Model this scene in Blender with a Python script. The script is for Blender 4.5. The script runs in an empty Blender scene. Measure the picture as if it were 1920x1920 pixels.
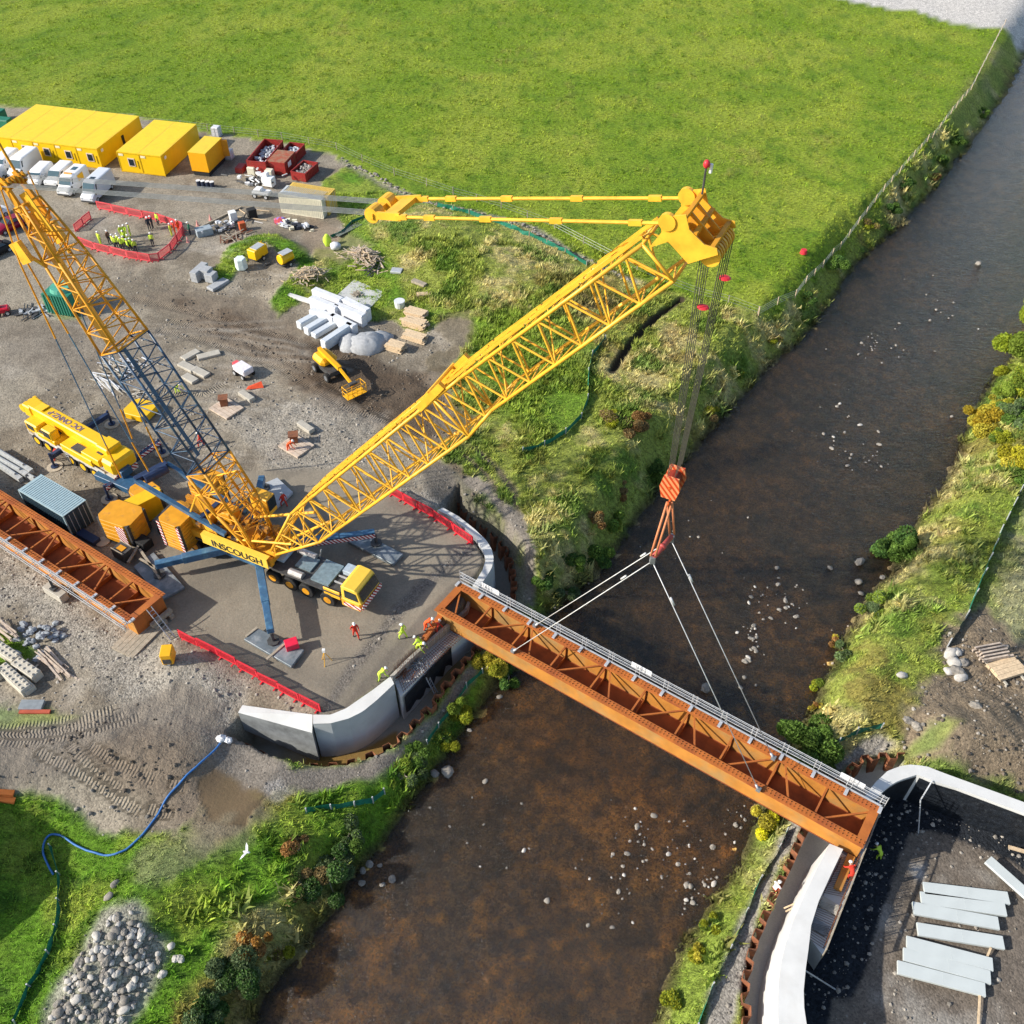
import bpy, math, random
import numpy as np
from mathutils import Vector, Matrix
random.seed(7); RNG=np.random.default_rng(7)
S=bpy.context.scene; COL=S.collection
# ---------------------------------------------------------------- camera
F=1775.0; PITCH=math.radians(45.2); CH=60.0
cam=bpy.data.cameras.new('camera'); co=bpy.data.objects.new('camera',cam); COL.objects.link(co)
cam.sensor_width=36; cam.lens=F/1920*36; cam.clip_start=.5; cam.clip_end=6000
co.location=(0,0,CH); co.rotation_euler=(math.pi/2-PITCH,0,0); S.camera=co
S.render.resolution_x=1024; S.render.resolution_y=1024
# ---------------------------------------------------------------- light
SAZ=math.radians(13); SEL=math.radians(30)
w=bpy.data.worlds.new('World'); S.world=w; w.use_nodes=True
nt=w.node_tree; bg=nt.nodes['Background']; sky=nt.nodes.new('ShaderNodeTexSky')
sky.sky_type='NISHITA'; sky.sun_disc=False; sky.sun_elevation=SEL
sky.sun_rotation=math.radians(90)-(SAZ+math.pi)   # compass angle of the direction towards the sun
sky.air_density=1.0; sky.dust_density=1.2
nt.links.new(sky.outputs[0],bg.inputs[0]); bg.inputs[1].default_value=.13
sl=bpy.data.lights.new('sun','SUN'); so=bpy.data.objects.new('sun',sl); COL.objects.link(so)
sl.energy=4.6; sl.angle=math.radians(.6); sl.color=(1,.94,.84)
sd=Vector((math.cos(SAZ)*math.cos(SEL),math.sin(SAZ)*math.cos(SEL),-math.sin(SEL)))
so.rotation_euler=sd.to_track_quat('-Z','Y').to_euler(); so.location=(-50,0,80)
S.view_settings.view_transform='Standard'; S.view_settings.look='None'; S.view_settings.exposure=0.5; S.view_settings.gamma=1
S.cycles.max_bounces=6; S.cycles.transparent_max_bounces=8; S.cycles.use_denoising=True
# ---------------------------------------------------------------- photo geometry
def ray(u,v):
    x=(u-960)/F; y=-(v-960)/F
    return (x, math.cos(PITCH)+y*math.sin(PITCH), -math.sin(PITCH)+y*math.cos(PITCH))
def P(u,v,z=0.):
    d=ray(u,v); t=(z-CH)/d[2]; return Vector((d[0]*t,d[1]*t,z))
def P2(l,z=0.): return [tuple(P(u,v,z)[:2]) for u,v in l]
# ---------------------------------------------------------------- helpers
class MB:
    def __init__(s): s.v=[]; s.f=[]; s.m=[]; s.cm=0
    def add(s,vs,fs):
        o=len(s.v); s.v+= [tuple(a) for a in vs]; s.f+=[[i+o for i in f] for f in fs]; s.m+=[s.cm]*len(fs); return s
    def ob(s,c,ax,ay,az):
        c=Vector(c);ax=Vector(ax);ay=Vector(ay);az=Vector(az)
        vs=[c+ax*i+ay*j+az*k for k in(-1,1) for j in(-1,1) for i in(-1,1)]
        return s.add(vs,[(0,2,3,1),(4,5,7,6),(0,1,5,4),(2,6,7,3),(0,4,6,2),(1,3,7,5)])
    def box(s,c,d,rz=0,tilt=0):
        R=Matrix.Rotation(rz,3,'Z')@Matrix.Rotation(tilt,3,'X')
        return s.ob(c,R@Vector((d[0]/2,0,0)),R@Vector((0,d[1]/2,0)),R@Vector((0,0,d[2]/2)))
    def bar(s,p,q,w,h=None,up=(0,0,1)):
        p=Vector(p);q=Vector(q);h=h or w;d=q-p
        if d.length<1e-6: return s
        u=Vector(up); x=d.cross(u)
        if x.length<1e-4: x=d.cross(Vector((1,0,0)))
        x.normalize(); y=x.cross(d).normalized()
        return s.ob((p+q)/2,d/2,x*w/2,y*h/2)
    def tube(s,p,q,r,n=6,r2=None,cap=True):
        p=Vector(p);q=Vector(q);d=(q-p)
        if d.length<1e-6: return s
        x=d.orthogonal().normalized();y=d.normalized().cross(x); r2=r if r2 is None else r2
        vs=[];
        for c,rr in((p,r),(q,r2)): vs+=[c+(x*math.cos(2*math.pi*i/n)+y*math.sin(2*math.pi*i/n))*rr for i in range(n)]
        fs=[(i,(i+1)%n,n+(i+1)%n,n+i) for i in range(n)]
        if cap: fs+=[tuple(range(n))[::-1],tuple(range(n,2*n))]
        return s.add(vs,fs)
    def path(s,pts,r,n=6):
        pts=[Vector(p) for p in pts]; vs=[];N=len(pts)
        for i,p in enumerate(pts):
            d=(pts[min(i+1,N-1)]-pts[max(i-1,0)]).normalized()
            x=d.cross(Vector((0,0,1)));
            if x.length<1e-3:x=Vector((1,0,0))
            x.normalize();y=x.cross(d)
            vs+=[p+(x*math.cos(2*math.pi*k/n)+y*math.sin(2*math.pi*k/n))*r for k in range(n)]
        fs=[(i*n+k,i*n+(k+1)%n,(i+1)*n+(k+1)%n,(i+1)*n+k) for i in range(N-1) for k in range(n)]
        fs+=[tuple(range(n))[::-1],tuple(range((N-1)*n,N*n))]
        return s.add(vs,fs)
    def prism(s,pts,z0,z1,bat=None):
        n=len(pts); b=bat or pts
        a=sum(pts[i][0]*pts[(i+1)%n][1]-pts[(i+1)%n][0]*pts[i][1] for i in range(n))
        if a<0: pts=pts[::-1]; b=b[::-1]
        vs=[(x,y,z0) for x,y in b]+[(x,y,z1) for x,y in pts]
        return s.add(vs,[tuple(range(n))[::-1],tuple(range(n,2*n))]+[(i,(i+1)%n,n+(i+1)%n,n+i) for i in range(n)])
    def loft(s,rings,closed=True,caps=True):
        n=len(rings[0]);vs=[p for r in rings for p in r]
        fs=[(i*n+k,i*n+(k+1)%n,(i+1)*n+(k+1)%n,(i+1)*n+k) for i in range(len(rings)-1) for k in range(n if closed else n-1)]
        if caps and closed: fs+=[tuple(range(n))[::-1],tuple(range((len(rings)-1)*n,len(rings)*n))]
        return s.add(vs,fs)
    def ell(s,c,r,n=10,m=6,noise=0,seed=0,rz=0):
        rg=random.Random(seed);vs=[];c=Vector(c);ca,sa=math.cos(rz),math.sin(rz)
        vs.append(c+Vector((0,0,-r[2])))
        for j in range(1,m):
            t=-math.pi/2+math.pi*j/m
            for i in range(n):
                a=2*math.pi*i/n; k=1+rg.uniform(-noise,noise)
                x=r[0]*math.cos(a)*math.cos(t)*k;y=r[1]*math.sin(a)*math.cos(t)*k
                vs.append(c+Vector((x*ca-y*sa,x*sa+y*ca,r[2]*math.sin(t)*k)))
        vs.append(c+Vector((0,0,r[2])));L=len(vs)-1
        fs=[(0,1+(i+1)%n,1+i) for i in range(n)]
        fs+=[(1+j*n+i,1+j*n+(i+1)%n,1+(j+1)*n+(i+1)%n,1+(j+1)*n+i) for j in range(m-2) for i in range(n)]
        fs+=[(L,1+(m-2)*n+i,1+(m-2)*n+(i+1)%n) for i in range(n)]
        return s.add(vs,fs)
    def build(s,name,mat,parent=None,world=False,smooth=False,bev=0,flip=False):
        me=bpy.data.meshes.new(name); vs=s.v
        if parent is not None and world:
            M=(Matrix.Translation(parent.location)@parent.rotation_euler.to_matrix().to_4x4()).inverted()
            if parent.parent is not None:
                g=parent.parent; M=(Matrix.Translation(g.location)@g.rotation_euler.to_matrix().to_4x4()).inverted()
            vs=[tuple(M@Vector(v)) for v in vs]
        me.from_pydata(vs,[],s.f)
        for m in (mat if isinstance(mat,(list,tuple)) else [mat]): me.materials.append(m)
        if s.cm or any(s.m): me.polygons.foreach_set('material_index',s.m)
        if smooth: me.polygons.foreach_set('use_smooth',[True]*len(me.polygons))
        me.update(); o=bpy.data.objects.new(name,me); COL.objects.link(o)
        if parent is not None: o.parent=parent
        if bev:
            b=o.modifiers.new('bevel','BEVEL'); b.width=bev; b.segments=1; b.limit_method='ANGLE'; b.angle_limit=.6
        return o
def tag(o,label,cat,group=None,kind=None):
    o['label']=label; o['category']=cat
    if group:o['group']=group
    o['kind']=kind or 'thing'
    return o
def thing(name,label,cat,loc=(0,0,0),rz=0,group=None):
    o=bpy.data.objects.new(name,None);COL.objects.link(o);o.location=loc;o.rotation_euler=(0,0,rz);o.empty_display_size=.2
    return tag(o,label,cat,group)
def single(mb,name,mat,label,cat,loc=(0,0,0),rz=0,group=None,smooth=False,bev=0,world=False,kind=None):
    if world:   # shift so that the object's origin is at its base
        c=[sum(v[i] for v in mb.v)/len(mb.v) for i in(0,1)]+[min(v[2] for v in mb.v)]
        mb.v=[(v[0]-c[0],v[1]-c[1],v[2]-c[2]) for v in mb.v]; loc=c; rz=0
    o=mb.build(name,mat,None,smooth=smooth,bev=bev);o.location=loc;o.rotation_euler=(0,0,rz)
    return tag(o,label,cat,group,kind)
def struct(mb,name,mat,smooth=False,kind='structure'):
    o=mb.build(name,mat,None,smooth=smooth);o['kind']=kind;return o
def copytree(o,parent=None):
    c=o.copy();COL.objects.link(c)
    if parent is not None:c.parent=parent
    for ch in list(KIDS(o)): copytree(ch,c)
    return c
def KIDS(o): return [x for x in COL.objects if x.parent is o]
def dup(root,loc,rz=0,label=None,scale=None):
    c=copytree(root);c.location=loc;c.rotation_euler=(0,0,rz)
    if label:c['label']=label
    if scale:c.scale=scale
    return c
# ---------------------------------------------------------------- materials
def lin(h):
    h=h.lstrip('#');r=[int(h[i:i+2],16)/255 for i in(0,2,4)]
    return tuple((c/12.92 if c<=.04045 else ((c+.055)/1.055)**2.4) for c in r)
MATS={}
def M(name,col,rough=.6,metal=0.,var=.15,scale=3.,bump=0.,bscale=20.,col2=None,fac2=(.45,.65),scale2=1.2,spec=.4,stripe=None):
    """procedural paint/stone/metal: base colour with two scales of noise, optional second colour in patches, optional ribs"""
    if name in MATS: return MATS[name]
    if isinstance(col,str): col=lin(col)
    if isinstance(col2,str): col2=lin(col2)
    m=bpy.data.materials.new(name);m.use_nodes=True;t=m.node_tree;N=t.nodes;L=t.links
    b=N['Principled BSDF'];b.inputs['Roughness'].default_value=rough;b.inputs['Metallic'].default_value=metal
    b.inputs['Specular IOR Level'].default_value=spec
    tc=N.new('ShaderNodeTexCoord');n=N.new('ShaderNodeTexNoise');n.inputs['Scale'].default_value=scale;n.inputs['Detail'].default_value=6
    L.new(tc.outputs['Object'],n.inputs['Vector'])
    mr=N.new('ShaderNodeMapRange');mr.inputs['From Min'].default_value=.3;mr.inputs['From Max'].default_value=.7
    mr.inputs['To Min'].default_value=1-var;mr.inputs['To Max'].default_value=1+var;L.new(n.outputs['Fac'],mr.inputs['Value'])
    src=None
    if col2 is not None:
        n2=N.new('ShaderNodeTexNoise');n2.inputs['Scale'].default_value=scale2;n2.inputs['Detail'].default_value=8;n2.inputs['Roughness'].default_value=.65
        L.new(tc.outputs['Object'],n2.inputs['Vector']);r2=N.new('ShaderNodeMapRange')
        r2.inputs['From Min'].default_value=fac2[0];r2.inputs['From Max'].default_value=fac2[1];L.new(n2.outputs['Fac'],r2.inputs['Value'])
        mx=N.new('ShaderNodeMix');mx.data_type='RGBA';L.new(r2.outputs[0],mx.inputs[0]);mx.inputs[6].default_value=(*col,1);mx.inputs[7].default_value=(*col2,1);src=mx.outputs[2]
    vm=N.new('ShaderNodeVectorMath');vm.operation='SCALE'
    if src: L.new(src,vm.inputs[0])
    else: vm.inputs[0].default_value=col
    L.new(mr.outputs[0],vm.inputs['Scale']);L.new(vm.outputs[0],b.inputs['Base Color'])
    if bump:
        nb=N.new('ShaderNodeTexNoise');nb.inputs['Scale'].default_value=bscale;nb.inputs['Detail'].default_value=5;L.new(tc.outputs['Object'],nb.inputs['Vector'])
        bp=N.new('ShaderNodeBump');bp.inputs['Strength'].default_value=bump;bp.inputs['Distance'].default_value=.05;L.new(nb.outputs['Fac'],bp.inputs['Height']);L.new(bp.outputs[0],b.inputs['Normal'])
    MATS[name]=m;return m
def stripes(name,c1,c2,scale=1.4,rough=.5):
    if name in MATS:return MATS[name]
    m=M(name,c1,rough);t=m.node_tree;N=t.nodes;L=t.links;tc=N.new('ShaderNodeTexCoord')
    wv=N.new('ShaderNodeTexWave');wv.wave_type='BANDS';wv.bands_direction='DIAGONAL';wv.inputs['Scale'].default_value=scale
    L.new(tc.outputs['Object'],wv.inputs['Vector']);g=N.new('ShaderNodeMath');g.operation='GREATER_THAN';g.inputs[1].default_value=.5;L.new(wv.outputs['Fac'],g.inputs[0])
    mx=N.new('ShaderNodeMix');mx.data_type='RGBA';L.new(g.outputs[0],mx.inputs[0]);mx.inputs[6].default_value=(*lin(c1),1);mx.inputs[7].default_value=(*lin(c2),1)
    L.new(mx.outputs[2],N['Principled BSDF'].inputs['Base Color']);return m
YEL=M('crane yellow paint',(.82,.43,.035),.42,var=.16,scale=1.5,col2=(.62,.29,.03),fac2=(.55,.75),scale2=.9)
YEC=M('cabin yellow paint',(.80,.50,.004),.45,var=.05,scale=.8)
YOR=M('counterweight orange yellow paint',(.66,.29,.012),.55,var=.15,scale=1.2,col2=(.42,.2,.05),fac2=(.55,.7),scale2=1.1)
BLU=M('crane blue paint',(.045,.115,.21),.4,var=.2,scale=2,col2=(.09,.2,.30),fac2=(.5,.65))
NVB=M('navy lattice paint',(.028,.062,.12),.4,var=.25,scale=2,col2=(.07,.14,.21),fac2=(.5,.7))
DBL=M('dark blue steel',(.02,.035,.085),.45,var=.25)
RST=M('weathering steel',(.42,.125,.022),.8,var=.14,scale=1.3,col2=(.30,.075,.02),fac2=(.45,.7),scale2=.6,bump=.2,bscale=8)
RSD=M('shade darkened steel',(.15,.045,.018),.85,var=.15,scale=1.3,col2=(.22,.07,.02),fac2=(.45,.7),scale2=.6)  # unused deeper tone for the shade on the girder floor
RSF=M('shaded floor rust',(.28,.075,.022),.85,var=.2,scale=1.3,col2=(.18,.05,.02),fac2=(.45,.7),scale2=.6)  # rust colour darkened to carry the near web's shade on the girder floor
RSL=M('weathering steel ochre',(.46,.19,.03),.8,var=.15,scale=1.1,col2=(.34,.2,.07),fac2=(.45,.65),scale2=.35,bump=.2,bscale=8)
CON=M('pale concrete',(.62,.615,.59),.85,var=.08,scale=.7,col2=(.60,.59,.56),fac2=(.5,.62),scale2=.5,bump=.15,bscale=12)
CONB=M('formed wall concrete',(.43,.45,.46),.85,var=.10,scale=.9,col2=(.30,.31,.31),fac2=(.5,.75),scale2=.45,bump=.15,bscale=10)
CONW=M('shaded stained wing concrete',(.24,.25,.25),.9,var=.15,scale=1,col2=(.15,.155,.155),fac2=(.45,.65),scale2=.8)  # wing face colour darkened for the shadow lying on it, besides its staining
CO2=M('weathered concrete block',(.42,.39,.33),.9,var=.15,scale=2,bump=.3,bscale=10)
WHT=M('white paint',(.78,.78,.77),.3,var=.03)
WSH=M('white wrapping sheet',(.66,.67,.69),.5,var=.1,bump=.3,bscale=6)
GLS=M('dark glazing',(.02,.03,.035),.08,var=.1,spec=.7)
GLB=M('windscreen glass',(.05,.10,.12),.06,var=.1,spec=.8)
BLK=M('black rubber',(.018,.018,.018),.8,var=.2)
DRK=M('dark machinery metal',(.06,.06,.06),.55,var=.3,scale=5)
GRY=M('grey steel',(.22,.23,.24),.5,metal=.3,var=.2)
LGR=M('galvanised steel',(.52,.53,.54),.45,metal=.3,var=.12)
ROP=M('steel wire rope',(.10,.09,.08),.5,metal=.2)
WRP=M('white sling rope',(.6,.6,.58),.6)
RED=M('red plastic',(.62,.03,.045),.45,var=.1)
PNK=M('faded red plastic',(.68,.09,.1),.5,var=.15,scale=1)
CRD=M('car red paint',(.22,.006,.03),.22,var=.05)
ORG=M('hi-vis orange cloth',(.85,.10,.02),.8,var=.1)
LIM=M('hi-vis lime cloth',(.55,.75,.06),.8,var=.1)
NAV=M('dark work trousers',(.03,.035,.05),.9)
SKN=M('skin',(.45,.25,.17),.6)
WOD=M('new timber',(.62,.47,.30),.8,var=.2,scale=6)
WDG=M('weathered timber',(.34,.29,.22),.85,var=.25,scale=5)
GRN=M('green netting',(.012,.16,.10),.7,var=.3)
TGN=M('dark green paint',(.02,.17,.10),.5,var=.15)
STN=M('river stone',(.26,.235,.20),.85,var=.3,scale=1.5,bump=.4,bscale=9)
STW=M('pale river stone',(.47,.44,.395),.85,var=.2,scale=1.5,bump=.4,bscale=9)
REB=M('rusty rebar',(.16,.07,.04),.8,var=.3)
BLM=M('bitumen membrane',(.012,.015,.02),.45,var=.5,scale=3,col2=(.05,.055,.06),fac2=(.55,.8),scale2=4,bump=.5,bscale=10)
MAT_=M('outrigger mat steel',(.17,.20,.22),.5,metal=.3,var=.2,scale=2,col2=(.30,.32,.33),fac2=(.5,.65))
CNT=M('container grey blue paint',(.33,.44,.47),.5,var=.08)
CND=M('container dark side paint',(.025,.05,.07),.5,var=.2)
SKR=M('skip red paint',(.30,.025,.02),.55,var=.2,col2=(.2,.08,.04),fac2=(.55,.7))
CRE=M('cream container paint',(.68,.64,.50),.6,var=.1)
YCT=M('pale yellow container paint',(.72,.48,.10),.6,var=.12)
BHO=M('blue hose',(.04,.16,.42),.5)
# ================================================================ TERRAIN
WZ=-4.2; LOW=-2.5
_T=RNG.random((256,256))
def vnoise(x,y,s):
    x=np.asarray(x)/s+37.3;y=np.asarray(y)/s+11.7
    i=np.floor(x).astype(int);j=np.floor(y).astype(int);fx=x-i;fy=y-j
    fx=fx*fx*(3-2*fx);fy=fy*fy*(3-2*fy);i&=255;j&=255;i1=(i+1)&255;j1=(j+1)&255
    return (_T[i,j]*(1-fx)+_T[i1,j]*fx)*(1-fy)+(_T[i,j1]*(1-fx)+_T[i1,j1]*fx)*fy
def fbm(x,y,s,o=4,g=.55):
    a=1;t=0;r=0
    for k in range(o): r=r+a*(vnoise(x+k*17.1,y-k*9.3,s/2**k)-.5);t+=a;a*=g
    return r/t*2
def sdist(poly,X,Y,closed=True):
    n=len(poly);d=np.full(X.shape,1e9);ins=np.zeros(X.shape,bool)
    for k in range(n if closed else n-1):
        ax,ay=poly[k];bx,by=poly[(k+1)%n];ex,ey=bx-ax,by-ay
        t=np.clip(((X-ax)*ex+(Y-ay)*ey)/(ex*ex+ey*ey+1e-9),0,1)
        d=np.minimum(d,(X-ax-t*ex)**2+(Y-ay-t*ey)**2)
        if closed:
            c=(ay>Y)!=(by>Y)
            ins^=c&(X<ex*(Y-ay)/(ey if abs(ey)>1e-9 else 1e-9)+ax)
    d=np.sqrt(d); return np.where(ins,-d,d) if closed else d
def sstep(a,b,x):
    t=np.clip((x-a)/(b-a),0,1);return t*t*(3-2*t)
RL=[(1990,0),(1925,95),(1901,154),(1871,200),(1844,238),(1814,282),(1790,303),(1760,349),(1725,385),(1692,423),(1654,455),(1608,496),(1585,530),(1545,590),(1500,645),(1440,690),(1415,725),(1370,770),(1320,830),(1290,865),(1245,905),(1225,945),(1190,985),(1160,1030),(1120,1080),(1085,1110),(1040,1145),(1000,1200),(975,1257),(937,1290),(920,1315),(892,1347),(848,1408),(825,1445),(785,1495),(740,1560),(700,1610),(655,1655),(640,1700),(590,1760),(550,1810),(510,1870),(485,1925),(430,2050)]
RR=[(1180,2050),(1225,1920),(1240,1850),(1265,1790),(1290,1740),(1330,1690),(1380,1620),(1410,1540),(1440,1460),(1476,1400),(1489,1371),(1527,1323),(1530,1280),(1560,1250),(1573,1201),(1598,1171),(1609,1144),(1638,1103),(1671,1073),(1706,992),(1739,949),(1763,911),(1794,853),(1810,801),(1845,731),(1864,705),(1894,670),(1925,622),(2000,520),(2150,380),(2400,200)]
RIV=P2(RL+RR,WZ)
# wall lines (top outer edge, z=.2)
WTOP=.25
WL_OUT=[(446,1335),(581,1369),(587,1357),(620,1356),(654,1347),(680,1334),(706,1313),(739,1282)]
WL_IN=[(454,1321),(587,1340),(620,1340),(649,1328),(675,1310),(701,1292),(732,1268)]
WU_IN=[(820,956),(845,968),(872,990),(893,1012),(905,1030),(911,1048),(905,1068),(893,1088),(886,1098)]
WU_OUT=[(831,952),(860,968),(890,992),(912,1013),(922,1030),(926,1046),(922,1065),(910,1084),(897,1102)]
SH_IN=[(732,1268),(760,1240),(815,1190),(872,1140),(886,1098)]
LOWP=[(-900,1600),(-200,1500),(60,1475),(200,1462),(300,1440),(380,1395),(420,1350),(452,1330),(583,1352),(620,1348),(652,1337),(678,1322),(704,1302),(735,1272),(760,1243),(815,1193),(872,1143),(890,1096),(908,1066),(917,1048),(913,1030),(902,1012),(882,992),(852,968),(826,954),(845,925),(880,930),(950,985),(1010,1060),(1060,1100),(1500,1500),(700,2600),(-900,2600)]
WR_IN=[(1513,1925),(1506,1878),(1507,1837),(1516,1780),(1521,1760)]
WR_OUT=[(1470,1925),(1466,1878),(1470,1830),(1480,1780),(1495,1745)]
WR2_IN=[(1642,1498),(1665,1475),(1686,1463),(1721,1452),(1748,1464),(1795,1478),(1920,1525),(2040,1572)]
WR2_OUT=[(1619,1497),(1640,1468),(1666,1444),(1700,1433),(1736,1436),(1766,1448),(1810,1464),(1920,1504),(2040,1550)]
def world(l,z): return P2(l,z)
LOWW=world(LOWP,-.1)
PIT=world([(1495,2020),(1490,1878),(1490,1835),(1500,1775),(1530,1740),(1600,1600),(1632,1495),(1655,1470),(1680,1452),(1720,1441),(1757,1455),(1805,1470),(1920,1514),(2060,1565),(2200,2100)],.2)
RLOW=world([(1180,2100),(1260,1800),(1420,1500),(1520,1400),(1620,1370),(1700,1380),(1760,1410),(1900,1450),(2100,1520),(2300,2200)],-2.5)
RSIDE=world([(1180,2100),(1500,1400),(1600,1200),(1700,1000),(1800,850),(1950,640),(2600,300),(2900,2100)],-1.5)
TRENCH=world([(1150,692),(1178,650),(1225,600),(1262,568),(1276,562)],0)
def heights(X,Y):
    Z=.12*fbm(X,Y,9,3)
    # far ground rises gently beyond the meadow
    # mounds
    for u,v,h,r,e in [(455,468,.9,2.6,1),(500,455,.9,2.4,1),(415,505,.7,2.0,1),(545,468,.8,2.2,1),(560,520,.8,2.2,1),(530,545,.6,2,1),(850,470,1.6,9,1),(960,540,1.3,9,1),(770,430,1.2,7,1),(1060,600,.8,7,1)]:
        c=P(u,v,h/2);d2=(X-c.x)**2+(Y-c.y)**2; Z=Z+h*np.exp(-d2/(r*r)*1.2)
    dl=sdist(LOWW,X,Y); t=sstep(.35,-.35,dl)
    cx,cy,_=P(875,915,-1);g=np.exp(-((X-cx)**2+(Y-cy)**2)/22.);t=t*(1-g)+g*sstep(2.5,-3.5,dl)
    # the spoil slope at the end of the wall is gradual
    cx,cy,_=P(330,1400,-1);g=np.exp(-((X-cx)**2+(Y-cy)**2)/90.)
    t=np.maximum(t*(1-g),g*sstep(3.5,-3.5,dl))
    cx,cy,_=P(0,1480,-1);g=np.exp(-((X-cx)**2+(Y-cy)**2)/220.); t=np.maximum(t*(1-g),g*sstep(3,-3,dl))
    Z=Z*(1-t)+t*(LOW+.10*fbm(X,Y,6,3))
    dr=sdist(RSIDE,X,Y); t=sstep(.5,-3,dr); Z=Z*(1-t)+t*(-.9+.25*fbm(X,Y,8,3))
    dr=sdist(RLOW,X,Y); t=sstep(1.2,-1.6,dr); Z=Z*(1-t)+t*(LOW)
    dp=sdist(PIT,X,Y); t=sstep(.3,-.3,dp); Z=Z*(1-t)+t*(-3.3+.08*fbm(X,Y,4,3))
    for l,zz in ((RING_L,-4.05),(RING_R,-3.9)):
        d=sdist(l,X,Y); t=sstep(.12,-.12,d); Z=Z*(1-t)+t*zz
    # spoil heaps on the far bank
    for u,v,h,r in [(1790,1405,1.3,2.3),(1870,1370,1.2,2.6),(1770,1360,.6,2),(1840,1180,.6,3)]:
        c=P(u,v,-.5);Z=Z+h*np.exp(-((X-c.x)**2+(Y-c.y)**2)/(r*r))*sstep(.3,1.2,dp)
    # slope + gravel bunds lower left
    for u,v,h,r in [(330,1255,.7,2.2),(395,1260,.5,2.2),(180,1300,.5,2.5),(100,1450,.4,3),(250,1450,.5,3),(350,1430,.6,2.5),(205,1395,.3,2)]:
        c=P(u,v,-.3);Z=Z+h*np.exp(-((X-c.x)**2+(Y-c.y)**2)/(r*r))
    # rubble heap
    cx,cy,_=P(215,1790,-2);ca,sa=math.cos(1.0),math.sin(1.0);x=(X-cx)*ca+(Y-cy)*sa;y=-(X-cx)*sa+(Y-cy)*ca
    Z=Z+1.1*np.exp(-(x/5.5)**2-(y/2.3)**2)
    # big bank added out of frame on the left to shade the lower left grass
    cx,cy,_=P(-190,1690,-2);Z=Z+6.0*np.exp(-((X-cx)/3.6)**2-((Y-cy)/7.5)**2)
    # trench
    d=sdist(TRENCH,X,Y,False);Z=Z-.6*sstep(.45,.2,d)
    # river
    d=sdist(RIV,X,Y); wob=.5*fbm(X,Y,2.2,3)
    t=sstep(3.6+1.8*sstep(50,75,Y),-.15,d+wob*sstep(0,2,d)); Z=np.where(Z>WZ-.3,Z*(1-t)+t*(WZ-.05),Z)
    Z=Z-sstep(0,-3.5,d)*.55
    return Z,d,dl
RING_L=None;RING_R=None
SPL=[(436,1394),(460,1402),(480,1410),(498,1422),(527,1433),(561,1440),(597,1440),(634,1438),(667,1430),(706,1414),(740,1396),(769,1367),(795,1336),(811,1326),(826,1297),(850,1268),(868,1245),(886,1224),(915,1195),(940,1165),(960,1129),(965,1098),(958,1058),(948,1033),(933,1012),(921,1000),(900,987),(883,973),(867,958),(860,940)]
SPR=[(1395,1960),(1400,1899),(1395,1855),(1403,1813),(1414,1766),(1433,1721),(1451,1677),(1481,1617),(1504,1564),(1540,1500),(1585,1451),(1614,1427),(1647,1421),(1694,1421)]
SZ=-2.35
SPLW=world(SPL,SZ);SPRW=world(SPR,SZ)
RING_L=SPLW+world([(826,954),(882,992),(917,1048),(890,1096),(872,1143),(735,1272),(678,1322),(620,1348),(583,1352),(452,1330)],.2)
RING_R=SPRW+world([(1720,1441),(1680,1452),(1632,1495),(1600,1600),(1530,1740),(1500,1775),(1490,1835),(1490,1878),(1500,1960)],.2)
def axis(a,b,s,lo,hi,g=1.06,smax=12):
    c=list(np.arange(a,b+1e-6,s));st=s
    while c[-1]<hi: st=min(st*g,smax);c.append(c[-1]+st)
    st=s;p=[c[0]]
    while p[-1]>lo: st=min(st*g,smax);p.append(p[-1]-st)
    return np.array(p[:0:-1]+c)
gx=axis(-47,47,.25,-900,900,1.035,40); gy=axis(14,96,.25,-120,1400,1.018,40)
X,Y=np.meshgrid(gx,gy,indexing='ij')
Z,DR,DL=heights(X,Y)
def gz(x,y):
    i=min(max(np.searchsorted(gx,x)-1,0),len(gx)-2);j=min(max(np.searchsorted(gy,y)-1,0),len(gy)-2)
    a=(x-gx[i])/(gx[i+1]-gx[i]);b=(y-gy[j])/(gy[j+1]-gy[j])
    return float((Z[i,j]*(1-a)+Z[i+1,j]*a)*(1-b)+(Z[i,j+1]*(1-a)+Z[i+1,j+1]*a)*b)
def G(u,v,dz=0.):
    z=0.
    zz=3.0
    while zz>-6:
        p=P(u,v,zz)
        if gz(p.x,p.y)>=zz: break
        zz-=.1
    p=P(u,v,zz);return Vector((p.x,p.y,gz(p.x,p.y)+dz))
# ---- painting: each entry = (pixel polygon, height it lies at, colour, edge softness, edge noise)
def C3(h): return np.array(lin(h))
col=np.zeros(X.shape+(3,));msk=np.zeros(X.shape+(3,)) # msk: R grass, G stones/gravel, B tread
trk=np.zeros(X.shape)
n1=fbm(X,Y,14,4);n2=fbm(X,Y,3,4);n3=fbm(X,Y,1.1,3);n4=fbm(X+500,Y,5,4);n5=fbm(X-300,Y+90,.8,2)
def mixc(a,b,t): return a*(1-t[...,None])+b*t[...,None]
MEA=mixc(np.broadcast_to(np.array((.185,.28,.02)),col.shape),np.array((.29,.35,.040)),sstep(-.35,.55,n1+.5*n2))
MEA=mixc(MEA,np.array((.33,.31,.07)),.6*sstep(.15,.6,n4)*sstep(-.1,.3,n3));MEA=mixc(MEA,np.array((.06,.15,.012)),.45*sstep(.1,.5,n3-.4*n2))
ROU=mixc(np.broadcast_to(np.array((.27,.31,.06)),col.shape),np.array((.46,.40,.17)),sstep(-.05,.4,n4+.4*n3))
ROU=mixc(ROU,np.array((.10,.19,.025)),.8*sstep(.05,.4,n2));ROU=mixc(ROU,np.array((.22,.12,.05)),.5*sstep(.25,.5,n1-.3*n3))
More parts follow.
